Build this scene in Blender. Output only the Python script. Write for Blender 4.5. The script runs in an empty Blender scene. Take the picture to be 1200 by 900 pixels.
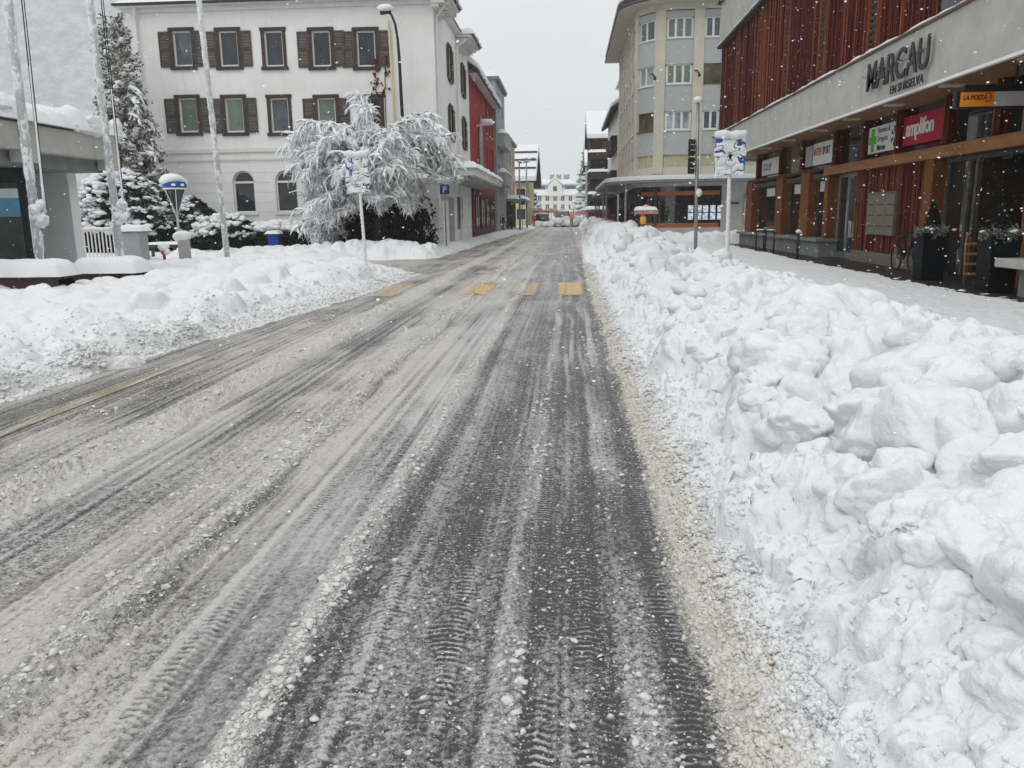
import bpy, bmesh, math, random
import numpy as np
from mathutils import Vector, Matrix
random.seed(7)
rng = np.random.default_rng(7)
S = bpy.context.scene
COL = S.collection
PI = math.pi

# ------------------------------------------------------------------ camera
FPX = 940.0
PITCH = math.atan(197.0 / FPX)
YAW = math.atan(67.0 / FPX * math.cos(PITCH))
ROLL = math.radians(-0.8)
CAM = Vector((0, 0, 1.6))
RC = Matrix.Rotation(YAW, 3, 'Z') @ Matrix.Rotation(PI / 2 - PITCH, 3, 'X') @ Matrix.Rotation(ROLL, 3, 'Z')
cd = bpy.data.cameras.new('camera'); cam = bpy.data.objects.new('camera', cd); COL.objects.link(cam)
cd.sensor_width = 36; cd.lens = 36 * FPX / 1200; cd.clip_start = 0.05; cd.clip_end = 5000
cam.matrix_world = Matrix.Translation(CAM) @ RC.to_4x4()
S.camera = cam

def ray(x, y):
    return RC @ Vector(((x - 600) / FPX, (450 - y) / FPX, -1))
def at(x, y, Y):
    d = ray(x, y); return CAM + d * (Y / d.y)
def gnd(x, y, z=0.0):
    d = ray(x, y); return CAM + d * ((z - CAM.z) / d.z)
def onx(x, y, X):
    d = ray(x, y); return CAM + d * (X / d.x)

# ------------------------------------------------------------------ noise
def _h(ix, iy, s):
    n = (ix.astype(np.int64) * 374761393 + iy.astype(np.int64) * 668265263 + s * 974634677) & 0xffffffff
    n = ((n ^ (n >> 13)) * 1274126177) & 0xffffffff
    n = ((n ^ (n >> 15)) * 2246822519) & 0xffffffff
    return ((n ^ (n >> 16)) & 0xffffff) / float(0xffffff)
def vn(x, y, s=0):
    x = np.asarray(x, float); y = np.asarray(y, float)
    fx = np.floor(x); fy = np.floor(y); tx = x - fx; ty = y - fy
    tx = tx * tx * tx * (tx * (tx * 6 - 15) + 10); ty = ty * ty * ty * (ty * (ty * 6 - 15) + 10)
    a = _h(fx, fy, s); b = _h(fx + 1, fy, s); c = _h(fx, fy + 1, s); d = _h(fx + 1, fy + 1, s)
    return ((a + (b - a) * tx) * (1 - ty) + (c + (d - c) * tx) * ty) * 2 - 1
def fbm(x, y, o=4, s=0, g=0.5):
    t = 0; a = 1.0; n = 0
    for i in range(o):
        t = t + a * vn(x, y, s + i * 17); n += a; a *= g; x = x * 2.03 + 5.1; y = y * 2.03 + 1.7
    return t / n
def worley(x, y, s=0):
    fx = np.floor(x); fy = np.floor(y); f1 = np.full(x.shape, 9.0); f2 = np.full(x.shape, 9.0)
    for i in (-1, 0, 1):
        for j in (-1, 0, 1):
            cx = fx + i; cy = fy + j
            d = np.hypot(cx + _h(cx, cy, s) - x, cy + _h(cx, cy, s + 5) - y)
            f2 = np.minimum(f2, np.maximum(f1, d)); f1 = np.minimum(f1, d)
    return f1, f2
def vn3(P, s=0):
    f = np.floor(P); t = P - f; t = t * t * (3 - 2 * t); r = 0
    for i in (0, 1):
        for j in (0, 1):
            for k in (0, 1):
                w = (t[:, 0] if i else 1 - t[:, 0]) * (t[:, 1] if j else 1 - t[:, 1]) * (t[:, 2] if k else 1 - t[:, 2])
                r = r + w * _h(f[:, 0] + i + (f[:, 2] + k) * 57, f[:, 1] + j, s)
    return r * 2 - 1
def sstep(a, b, x):
    t = np.clip((x - a) / (b - a), 0, 1); return t * t * (3 - 2 * t)

# ------------------------------------------------------------------ materials
def nt(name):
    m = bpy.data.materials.new(name); m.use_nodes = True
    t = m.node_tree; b = t.nodes['Principled BSDF']
    return m, t, b
def N(t, kind, **kw):
    n = t.nodes.new(kind)
    for k, v in kw.items():
        if k.startswith('i_'):
            n.inputs[k[2:].replace('_', ' ')].default_value = v
        else:
            setattr(n, k, v)
    return n
def math_n(t, op, a, b=None, c=None):
    n = t.nodes.new('ShaderNodeMath'); n.operation = op
    for i, v in enumerate((a, b, c)):
        if v is None: continue
        if isinstance(v, (int, float)): n.inputs[i].default_value = v
        else: t.links.new(v, n.inputs[i])
    return n.outputs[0]
def mixc(t, f, a, b):
    n = t.nodes.new('ShaderNodeMix'); n.data_type = 'RGBA'
    for i, v in ((0, f), (6, a), (7, b)):
        if isinstance(v, (int, float)): n.inputs[i].default_value = v
        elif isinstance(v, (tuple, list)): n.inputs[i].default_value = (*v, 1)
        else: t.links.new(v, n.inputs[i])
    return n.outputs[2]
def mapr(t, v, a, b, c=0.0, d=1.0, smooth=False):
    n = t.nodes.new('ShaderNodeMapRange')
    if smooth: n.interpolation_type = 'SMOOTHSTEP'
    t.links.new(v, n.inputs[0])
    for i, q in enumerate((a, b, c, d)): n.inputs[i + 1].default_value = q
    return n.outputs[0]
def noise_n(t, vec, scale, detail=4, rough=0.55, dist=0.0):
    n = N(t, 'ShaderNodeTexNoise'); n.inputs['Scale'].default_value = scale
    n.inputs['Detail'].default_value = detail; n.inputs['Roughness'].default_value = rough
    n.inputs['Distortion'].default_value = dist
    if vec is not None: t.links.new(vec, n.inputs['Vector'])
    return n.outputs[0]
def bump_n(t, h, strength, dist, nrm=None):
    n = t.nodes.new('ShaderNodeBump'); n.inputs['Strength'].default_value = strength; n.inputs['Distance'].default_value = dist
    t.links.new(h, n.inputs['Height'])
    if nrm is not None: t.links.new(nrm, n.inputs['Normal'])
    return n.outputs[0]
def spec(b, v):
    b.inputs['Specular IOR Level'].default_value = v

def mat(name, col, rough=0.7, var=0.18, scale=4.0, bump=0.0, bscale=60.0, metal=0.0, sp=0.3, col2=None, stretch=None):
    m, t, b = nt(name)
    tc = N(t, 'ShaderNodeTexCoord'); v = tc.outputs['Object']
    if stretch:
        mp = N(t, 'ShaderNodeMapping'); mp.inputs['Scale'].default_value = stretch; t.links.new(v, mp.inputs['Vector']); v = mp.outputs[0]
    n = noise_n(t, v, scale, 6, 0.62)
    lo = tuple(c * (1 - var) for c in col) if col2 is None else col2
    hi = tuple(min(1, c * (1 + var)) for c in col) if col2 is None else col
    c = mixc(t, mapr(t, n, 0.3, 0.7), lo, hi)
    t.links.new(c, b.inputs['Base Color'])
    b.inputs['Roughness'].default_value = rough; b.inputs['Metallic'].default_value = metal; spec(b, sp)
    if bump:
        t.links.new(bump_n(t, noise_n(t, v, bscale, 3), bump, 0.01), b.inputs['Normal'])
    return m

M = {}
M['asphalt_dark'] = mat('wet_asphalt', (.018, .018, .02), .5, .35, 8, .4, 150)
M['pole'] = mat('galvanised_metal', (.30, .31, .32), .45, .2, 9, metal=.6)
M['frost_pole'] = mat('frosted_pole', (.50, .51, .52), .6, .2, 14, .3, 60)
M['black'] = mat('black_metal', (.012, .012, .014), .5, .3, 9)
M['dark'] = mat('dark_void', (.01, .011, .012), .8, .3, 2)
M['plaster'] = mat('white_plaster', (.74, .74, .725), .85, .05, 1.1, .15, 90)
M['plaster_trim'] = mat('plaster_trim', (.64, .64, .62), .8, .06, 3, .1, 60)
M['brown_wood'] = mat('brown_shutter_wood', (.075, .058, .048), .7, .45, 14, .2, 60, stretch=(1, 1, .25))
M['brown_frame'] = mat('brown_frame_wood', (.05, .032, .026), .65, .35, 14)
M['white_frame'] = mat('white_window_frame', (.66, .66, .64), .5, .06, 8)
M['concrete'] = mat('pale_concrete', (.40, .40, .37), .85, .14, 1.6, .2, 50)
M['concrete_dk'] = mat('grey_concrete', (.20, .205, .205), .85, .2, 2.5, .25, 45)
M['beige'] = mat('beige_render', (.52, .49, .41), .85, .07, 1.5, .12, 70)
M['bluegrey'] = mat('blue_grey_panel', (.385, .405, .40), .75, .06, 2, .06, 60)
M['blind'] = mat('yellow_roller_blind', (.44, .41, .27), .7, .08, 6)
M['redplaster'] = mat('red_render', (.30, .014, .020), .8, .15, 2, .1, 60)
M['darkred'] = mat('dark_red_shopfront', (.10, .012, .016), .6, .3, 3)
M['tan'] = mat('tan_render', (.36, .30, .225), .85, .1, 1.5)
M['grey_wall'] = mat('grey_render', (.30, .32, .325), .85, .1, 1.5)
M['yellow_wall'] = mat('pale_yellow_render', (.58, .50, .30), .85, .1, 1.2)
M['cream'] = mat('cream_render', (.67, .66, .60), .85, .06, .8)
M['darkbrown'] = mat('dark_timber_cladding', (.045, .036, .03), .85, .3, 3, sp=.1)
M['rooftile'] = mat('dark_roof_edge', (.035, .032, .032), .7, .3, 9)
M['timber'] = mat('orange_timber', (.165, .060, .019), .65, .35, 7, .15, 50, stretch=(1, 1, .15), sp=.12)
M['timber_beam'] = mat('orange_timber_beam', (.23, .098, .034), .6, .3, 6, .15, 50, stretch=(1, .15, 1))
M['soffit'] = mat('timber_soffit', (.25, .13, .055), .65, .25, 8, .1, 30, stretch=(1, .1, 1))
M['redslat'] = mat('red_brown_slats', (.125, .024, .013), .6, .5, 16, .2, 40, col2=(.036, .008, .005), stretch=(1, 1, .12), sp=.08)
M['redslat_lt'] = mat('worn_red_slats', (.21, .062, .030), .65, .4, 16, .2, 40, stretch=(1, 1, .12), sp=.1)
M['louvre'] = mat('weathered_louvre', (.085, .078, .066), .8, .35, 6, sp=.1)
M['steel'] = mat('brushed_steel', (.42, .43, .44), .35, .12, 12, metal=.8)
M['bluesign'] = mat('blue_sign_enamel', (.015, .085, .30), .35, .1, 5)
M['whitesign'] = mat('white_sign_enamel', (.74, .74, .74), .4, .04, 5)
M['orange'] = mat('orange_enamel', (.80, .26, .02), .45, .06, 5)
M['orange_frame'] = mat('orange_shop_frame', (.40, .13, .04), .5, .12, 5)
M['magenta'] = mat('crimson_sign', (.40, .004, .032), .45, .06, 3)
M['red'] = mat('red_paint', (.5, .02, .02), .5, .15, 4)
M['green'] = mat('green_cross', (.12, .42, .03), .5, .1, 4)
M['letters'] = mat('dark_letters', (.02, .021, .023), .5, .2, 6)
M['mailbox'] = mat('bronze_mailboxes', (.15, .138, .10), .5, .1, 5)
M['yellowpole'] = mat('yellow_pole_paint', (.55, .47, .27), .6, .1, 6)
M['bark'] = mat('dark_bark', (.045, .034, .027), .9, .4, 9, .5, 25)
M['twig'] = mat('frosted_twig', (.10, .095, .095), .9, .35, 14)
M['leaf_dark'] = mat('evergreen_needles', (.018, .026, .015), .8, .6, 3)
M['leaf_olive'] = mat('olive_evergreen', (.125, .12, .08), .8, .5, 3)
M['bluebin'] = mat('blue_plastic', (.012, .045, .24), .45, .1, 5)
M['tyre'] = mat('rubber', (.015, .015, .015), .8, .2, 9)
M['skin'] = mat('skin', (.45, .28, .2), .6, .05, 5)
M['jacket_dark'] = mat('dark_jacket', (.016, .018, .025), .85, .3, 8)
M['jacket_blue'] = mat('blue_jacket', (.02, .04, .16), .85, .3, 8)
M['jacket_red'] = mat('red_jacket', (.30, .02, .02), .85, .3, 8)
M['jacket_orange'] = mat('orange_vest', (.75, .17, .06), .7, .2, 8)
M['trouser'] = mat('dark_trousers', (.014, .014, .017), .9, .3, 8)
M['carpaint'] = mat('dark_car_paint', (.02, .022, .024), .25, .1, 3, sp=.5)
M['woodsled'] = mat('varnished_beech', (.34, .16, .06), .5, .2, 9)
M['poster'] = mat('poster_blue', (.06, .22, .40), .4, .5, 2.0, col2=(.03, .06, .05))
M['lampglass'] = mat('ceiling_lamp_glass', (.6, .58, .52), .4, .04, 4)
M['screen_back'] = mat('poster_white_blue', (.62, .70, .78), .5, .12, 8)

def glass(name, col, rough=.04, var=.55):  # default mottling of the pane colour imitates uneven reflections
    m = mat(name, col, rough, var, 1.2, sp=.5); m.node_tree.nodes['Principled BSDF'].inputs['IOR'].default_value = 1.5
    return m
M['glass'] = glass('dark_window_glass', (.028, .033, .038))
M['glass_green'] = glass('green_curtained_glass', (.135, .175, .15), .06, .3)
M['glass_blue'] = glass('grey_blue_glass', (.075, .095, .115))
M['glass_pale'] = glass('pale_curtained_glass', (.26, .30, .33), .08)
M['glass_shop'] = glass('shop_glass', (.02, .023, .022), .03); spec(M['glass_shop'].node_tree.nodes['Principled BSDF'], 1.0)
M['glass_olive'] = glass('olive_blind_glass', (.09, .08, .045), .1)

def snow_mat(name, dirt=True, bump=.5, base=(.735, .75, .76), sss=.0):
    m, t, b = nt(name)
    tc = N(t, 'ShaderNodeTexCoord'); v = tc.outputs['Object']
    n1 = noise_n(t, v, 26, 5, .6); n2 = noise_n(t, v, 150, 3, .6)
    h = math_n(t, 'ADD', math_n(t, 'MULTIPLY', n1, 1.0), math_n(t, 'ADD', math_n(t, 'MULTIPLY', n2, .22), math_n(t, 'MULTIPLY', noise_n(t, v, 9, 4, .55), 1.3)))
    vz = N(t, 'ShaderNodeTexVoronoi', feature='SMOOTH_F1'); vz.inputs['Scale'].default_value = 52; t.links.new(v, vz.inputs['Vector']); vy = N(t, 'ShaderNodeTexVoronoi', feature='F1'); vy.inputs['Scale'].default_value = 120; t.links.new(v, vy.inputs['Vector'])
    patch = mapr(t, noise_n(t, v, 3.0, 3), .40, .62, .25, 1.0)
    h = math_n(t, 'SUBTRACT', h, math_n(t, 'MULTIPLY', patch, math_n(t, 'ADD', math_n(t, 'MULTIPLY', vz.outputs['Distance'], .55), math_n(t, 'MULTIPLY', vy.outputs['Distance'], .16))))
    t.links.new(bump_n(t, h, bump, .02), b.inputs['Normal'])
    c = mixc(t, mapr(t, noise_n(t, v, 2.2, 4), .35, .7), tuple(x * .965 for x in base), base)
    if dirt:
        a = N(t, 'ShaderNodeAttribute', attribute_name='dirt'); g = N(t, 'ShaderNodeAttribute', attribute_name='grey')
        nn = noise_n(t, v, 16, 5, .65)
        fac = mapr(t, math_n(t, 'ADD', a.outputs['Fac'], math_n(t, 'MULTIPLY', math_n(t, 'SUBTRACT', nn, .5), .7)), .25, .8)
        c = mixc(t, fac, c, (.595, .57, .515))
        fac2 = mapr(t, math_n(t, 'ADD', g.outputs['Fac'], math_n(t, 'MULTIPLY', math_n(t, 'SUBTRACT', noise_n(t, v, 22, 5, .7), .5), 1.0)), .35, .8)
        c = mixc(t, fac2, c, (.25, .235, .215))
    t.links.new(c, b.inputs['Base Color'])
    b.inputs['Roughness'].default_value = .65; spec(b, .25)
    if sss: b.inputs['Subsurface Weight'].default_value = sss; b.inputs['Subsurface Radius'].default_value = (1, .95, .9); b.inputs['Subsurface Scale'].default_value = .022
    return m
M['snow'] = snow_mat('fresh_snow', False)
M['snow_bank'] = snow_mat('ploughed_snow', True, .52); M['snow_block'] = snow_mat('snow_block', False, .52)
M['flake'] = mat('snowflake', (.9, .9, .92), .8, .02, 3)

# ------------------------------------------------------------------ mesh builder
class MB:
    def __init__(s): s.v = []; s.f = []; s.mi = []; s.cur = 0
    def add(s, vs, fs):
        o = len(s.v); s.v.extend([tuple(p) for p in vs]); s.f.extend([tuple(i + o for i in f) for f in fs]); s.mi.extend([s.cur] * len(fs))
    def box(s, a, b):
        x0, y0, z0 = (min(a[i], b[i]) for i in range(3)); x1, y1, z1 = (max(a[i], b[i]) for i in range(3))
        s.add([(x0, y0, z0), (x1, y0, z0), (x1, y1, z0), (x0, y1, z0), (x0, y0, z1), (x1, y0, z1), (x1, y1, z1), (x0, y1, z1)],
              [(0, 3, 2, 1), (4, 5, 6, 7), (0, 1, 5, 4), (1, 2, 6, 5), (2, 3, 7, 6), (3, 0, 4, 7)]); return s
    def obox(s, c, ax, ay, az):
        c = Vector(c); ax = Vector(ax); ay = Vector(ay); az = Vector(az); vs = []
        for k in (-1, 1):
            for j, i in ((-1, -1), (-1, 1), (1, 1), (1, -1)): vs.append(c + ax * i + ay * j + az * k)
        s.add(vs, [(0, 3, 2, 1), (4, 5, 6, 7), (0, 1, 5, 4), (1, 2, 6, 5), (2, 3, 7, 6), (3, 0, 4, 7)]); return s
    def quad(s, a, b, c, d): s.add([a, b, c, d], [(0, 1, 2, 3)]); return s
    def tube(s, pts, r, n=8, cap=True):
        pts = [Vector(p) for p in pts]; k = len(pts); rs = r if hasattr(r, '__len__') else [r] * k
        o = len(s.v); up = Vector((0, 0, 1)); prev = None; vs = []
        for i, p in enumerate(pts):
            d = (pts[min(i + 1, k - 1)] - pts[max(i - 1, 0)])
            d = d.normalized() if d.length > 1e-9 else Vector((0, 0, 1))
            if prev is None:
                a = d.cross(up); a = a.normalized() if a.length > 1e-3 else Vector((1, 0, 0))
            else:
                a = prev - d * prev.dot(d); a = a.normalized() if a.length > 1e-6 else d.orthogonal().normalized()
            prev = a; b = d.cross(a)
            for j in range(n):
                t = 2 * PI * j / n; vs.append(p + (a * math.cos(t) + b * math.sin(t)) * rs[i])
        fs = []
        for i in range(k - 1):
            for j in range(n):
                j2 = (j + 1) % n; fs.append((i * n + j, i * n + j2, (i + 1) * n + j2, (i + 1) * n + j))
        if cap: fs.append(tuple(range(n - 1, -1, -1))); fs.append(tuple((k - 1) * n + j for j in range(n)))
        s.add(vs, fs); return s
    def cyl(s, a, b, r, n=12): return s.tube([a, b], r, n)
    def lathe(s, c, prof, n=16):
        c = Vector(c); vs = []; fs = []
        for r, z in prof:
            for j in range(n): t = 2 * PI * j / n; vs.append(c + Vector((r * math.cos(t), r * math.sin(t), z)))
        for i in range(len(prof) - 1):
            for j in range(n): j2 = (j + 1) % n; fs.append((i * n + j, i * n + j2, (i + 1) * n + j2, (i + 1) * n + j))
        fs.append(tuple(range(n - 1, -1, -1))); fs.append(tuple((len(prof) - 1) * n + j for j in range(n)))
        s.add(vs, fs); return s
    def prism(s, poly, d):
        """poly: list of 3D points (planar), extruded by vector d"""
        n = len(poly); d = Vector(d); P = [Vector(p) for p in poly]
        s.add(P + [p + d for p in P], [tuple(range(n - 1, -1, -1)), tuple(range(n, 2 * n))] + [(i, (i + 1) % n, n + (i + 1) % n, n + i) for i in range(n)]); return s
    def blob(s, c, r, sub=2, rough=.25, planes=0):
        vs, fs = ICO[sub]; v = vs.copy()
        if planes:
            nn = rng.normal(size=(planes, 3)); nn /= np.linalg.norm(nn, axis=1)[:, None]; dd = rng.uniform(.62, .95, planes)
            dots = v @ nn.T
            rr = np.where(dots > .15, dd / np.maximum(dots, .15), 9)
            k = 22.0; rad = -np.log(np.exp(-k * np.minimum(rr, 1.25)).sum(1) + np.exp(-k * 1.12)) / k
            v = v * rad[:, None]
            o3 = rng.uniform(0, 90, 3); nb = np.abs(vn3(v * 1.7 + o3, 1)) * .20 + np.abs(vn3(v * 3.6 + o3, 2)) * .10 + vn3(v * 8 + o3, 3) * .035
            v = v * (.92 + nb)[:, None]
        if rough:
            ph = rng.uniform(0, 6.28, (4, 3)); w = rng.uniform(1.4, 3.6, (4, 3)); q = np.zeros(len(v))
            for i in range(4): q += np.sin(v[:, 0] * w[i, 0] + ph[i, 0]) * np.sin(v[:, 1] * w[i, 1] + ph[i, 1]) * np.sin(v[:, 2] * w[i, 2] + ph[i, 2])
            v = v * (1 + rough * q[:, None] * .6)
        r = np.asarray(r if hasattr(r, '__len__') else (r, r, r), float)
        v = v * r + np.asarray(c, float)
        o = len(s.v); s.v.extend(map(tuple, v)); s.f.extend([tuple(int(i) + o for i in f) for f in fs]); s.mi.extend([s.cur] * len(fs)); return s
    def build(s, name, m, parent=None, smooth=False, local=False, bevel=0):
        me = bpy.data.meshes.new(name)
        v = np.array(s.v, dtype=float) if s.v else np.zeros((0, 3))
        if parent is not None and not local: v = v - np.array(WLOC(parent))
        me.from_pydata(v.tolist(), [], s.f); me.update()
        ms = m if isinstance(m, (list, tuple)) else [m]
        for q in ms: me.materials.append(M[q] if isinstance(q, str) else q)
        if len(ms) > 1: me.polygons.foreach_set('material_index', s.mi)
        if smooth: me.polygons.foreach_set('use_smooth', [True] * len(me.polygons))
        o = bpy.data.objects.new(name, me); COL.objects.link(o)
        if parent is not None: o.parent = parent
        if bevel:
            bv = o.modifiers.new('bevel', 'BEVEL'); bv.width = bevel; bv.segments = 2; bv.limit_method = 'ANGLE'
        return o
def each(name, m, parent, boxes, bevel=0):
    for a, b in boxes: MB().box(a, b).build(name, m, parent, bevel=bevel)
def remap_y(root, f, only=None, skip=None):
    y0 = root.location.y; y1 = f(y0); root.location.y = y1
    def rec(o):
        for c in kids(o):
            if c.type == 'MESH' and (only is None or c.name.split('.')[0] in only) and (skip is None or c.name.split('.')[0] not in skip):
                n = len(c.data.vertices); v = np.empty(n * 3, np.float32); c.data.vertices.foreach_get('co', v); v = v.reshape(-1, 3); v[:, 1] = f(v[:, 1] + y0) - y1; c.data.vertices.foreach_set('co', v.ravel()); c.data.update()
            elif c.type == 'MESH' and skip is not None: pass
            rec(c)
    rec(root)
def WLOC(o):
    p = Vector((0, 0, 0))
    while o is not None: p = p + o.location; o = o.parent
    return p
def _ico(sub):
    bm = bmesh.new(); bmesh.ops.create_icosphere(bm, subdivisions=sub, radius=1)
    v = np.array([q.co[:] for q in bm.verts]); f = np.array([[w.index for w in q.verts] for q in bm.faces]); bm.free(); return v, f
ICO = {i: _ico(i + 1) for i in (0, 1, 2, 3, 4)}

def thing(name, label, cat, loc=(0, 0, 0), group=None):
    o = bpy.data.objects.new(name, None); COL.objects.link(o); o.location = loc; o.empty_display_size = .2
    return tag(o, label, cat, group)
def tag(o, label, cat, group=None):
    o['label'] = label; o['category'] = cat
    if group: o['group'] = group
    return o
def kind(o, k, label=None, cat=None):
    o['kind'] = k
    if label: o['label'] = label
    if cat: o['category'] = cat
    return o
def kids(o): return [c for c in COL.objects if c.parent == o]
def dup(o, loc=None, label=None, parent=None):
    c = o.copy(); COL.objects.link(c)
    if loc is not None: c.location = loc
    if label: c['label'] = label
    if parent is not None: c.parent = parent
    for k in kids(o): dup(k, parent=c)
    return c
def fast_mesh(name, V, F, m, attrs=None, smooth=True, parent=None):
    me = bpy.data.meshes.new(name); V = np.asarray(V, np.float32); F = np.asarray(F, np.int32); k = F.shape[1]
    me.vertices.add(len(V)); me.vertices.foreach_set('co', V.ravel())
    me.loops.add(F.size); me.loops.foreach_set('vertex_index', F.ravel())
    me.polygons.add(len(F)); me.polygons.foreach_set('loop_start', np.arange(0, F.size, k, dtype=np.int32))
    me.update(calc_edges=True)
    if smooth: me.polygons.foreach_set('use_smooth', np.ones(len(F), bool))
    for n, a in (attrs or {}).items():
        at_ = me.attributes.new(n, 'FLOAT', 'POINT'); at_.data.foreach_set('value', np.asarray(a, np.float32).ravel())
    me.materials.append(M[m] if isinstance(m, str) else m)
    o = bpy.data.objects.new(name, me); COL.objects.link(o)
    if parent is not None: o.parent = parent
    return o
def grid_faces(nr, nc, keep=None):
    i = np.arange(nr - 1)[:, None] * nc + np.arange(nc - 1)[None, :]
    F = np.stack([i, i + 1, i + nc + 1, i + nc], -1).reshape(-1, 4)
    return F if keep is None else F[keep.ravel()]
def snow_slab(mb, x0, x1, y0, y1, z, th, step=.12, rough=.3, zf=None, seed=1, over=.04):
    """a pillow of snow lying on a ledge: rounded, bulging, uneven edge"""
    nx = max(3, int((x1 - x0) / step)); ny = max(3, int((y1 - y0) / step)); nx = min(nx, 160); ny = min(ny, 160)
    u = np.linspace(-1, 1, nx + 1); w = np.linspace(-1, 1, ny + 1); U, W = np.meshgrid(u, w)
    X = x0 + (U + 1) / 2 * (x1 - x0); Y = y0 + (W + 1) / 2 * (y1 - y0)
    e = np.minimum(np.minimum(X - x0, x1 - X), np.minimum(Y - y0, y1 - Y)); r = min(th, .45 * min(x1 - x0, y1 - y0))
    prof = np.sqrt(np.clip(1 - (1 - np.clip(e / r, 0, 1)) ** 2, 0, 1))
    n = fbm(X * 2.2, Y * 2.2, 4, seed); H = th * prof * (1 + rough * n)
    cx, cy = (x0 + x1) / 2, (y0 + y1) / 2
    ov = over * (1 + n * 1.2) * (1 - np.clip(e / r, 0, 1))
    X = X + np.sign(X - cx) * np.where(np.minimum(X - x0, x1 - X) < r, ov, 0); Y = Y + np.sign(Y - cy) * np.where(np.minimum(Y - y0, y1 - Y) < r, ov, 0)
    Z0 = z if zf is None else zf(X, Y)
    nr, nc = X.shape; top = np.stack([X, Y, Z0 + H], -1).reshape(-1, 3); bot = np.stack([X, Y, Z0 + 0 * H - .003], -1).reshape(-1, 3)
    F = grid_faces(nr, nc).tolist(); o = nr * nc
    fs = [tuple(f) for f in F] + [tuple(i + o for i in f[::-1]) for f in F]
    mb.add(np.concatenate([top, bot]).tolist(), fs); return mb

def text_obj(name, txt, size, m, parent, origin, udir, vdir, ext=.01, xs=1.0, off=0.0, align='LEFT', space=1.0):
    cu = bpy.data.curves.new(name, 'FONT'); cu.body = txt; cu.size = size; cu.extrude = ext; cu.align_x = align; cu.offset = off; cu.space_character = space
    tmp = bpy.data.objects.new('tmp', cu); COL.objects.link(tmp)
    dg = bpy.context.evaluated_depsgraph_get(); me = bpy.data.meshes.new_from_object(tmp.evaluated_get(dg))
    bpy.data.objects.remove(tmp)
    u = Vector(udir).normalized(); v = Vector(vdir).normalized(); w = u.cross(v)
    p = WLOC(parent) if parent is not None else Vector((0, 0, 0)); o0 = Vector(origin) - p
    for q in me.vertices: c = q.co; q.co = o0 + u * (c.x * xs) + v * c.y + w * c.z
    me.materials.clear(); me.materials.append(M[m])
    o = bpy.data.objects.new(name, me); COL.objects.link(o); o.parent = parent
    return o
# ------------------------------------------------------------------ road surface under slush
def edge_r(Y):
    return .60 + (.015 + .035 * sstep(3, 8, Y)) * vn(Y * .9, Y * 0, 3) + .02 * vn(Y * 3.1, Y * 0, 4) + .9 * sstep(20, 95, Y)
def edge_l(Y):
    return -5.05 + .10 * vn(Y * .8, Y * 0, 5) + .05 * vn(Y * 2.7, Y * 0, 6) + .75 * sstep(6, 21, Y) - .75 * sstep(24, 34, Y) + 1.0 * sstep(36, 100, Y)
PX = np.array([-6.6, -5.3, -5.0, -4.75, -4.5, -4.2, -3.95, -3.6, -3.38, -3.22, -3.02, -2.85, -2.65, -2.4, -2.2, -2.02, -1.9, -1.80, -1.70, -1.5, -1.25, -1.09, -1.01, -.94, -.85, -.66, -.52, -.44, -.36, -.26, -.19, -.13, -.05, .005, .05, .15, .20, .25, .31, .42, .47, .54, .70, 2.6])
PC = np.array([.95, .85, .62, .52, .50, .50, .54, .50, .68, .88, .66, .46, .40, .56, .66, .60, .80, .36, .74, .70, .64, .70, .84, .54, .46, .50, .44, .32, .36, .50, .58, .30, .28, .46, .24, .26, .48, .52, .34, .28, .38, .80, 1., 1.])
PB = np.array([.8, .8, .7, .55, .55, .6, .65, .55, .6, .7, .62, .45, .45, .62, .7, .5, .55, .45, .72, .55, .30, .35, .42, .2, .12, .1, .1, .1, .1, .15, .2, .1, .1, .1, .1, .1, .15, .2, .15, .2, .6, .95, .9, .6])
RIDGES = ((-3.22, .16, .075), (-1.86, .12, .060), (-1.01, .055, .036), (-.19, .05, .010), (.23, .06, .013), (-2.15, .2, .015), (-4.0, .15, .014))
TREADS = ((-.44, .075), (-.09, .055), (.10, .065), (.40, .05), (-1.42, .06), (-.70, .06))
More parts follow.
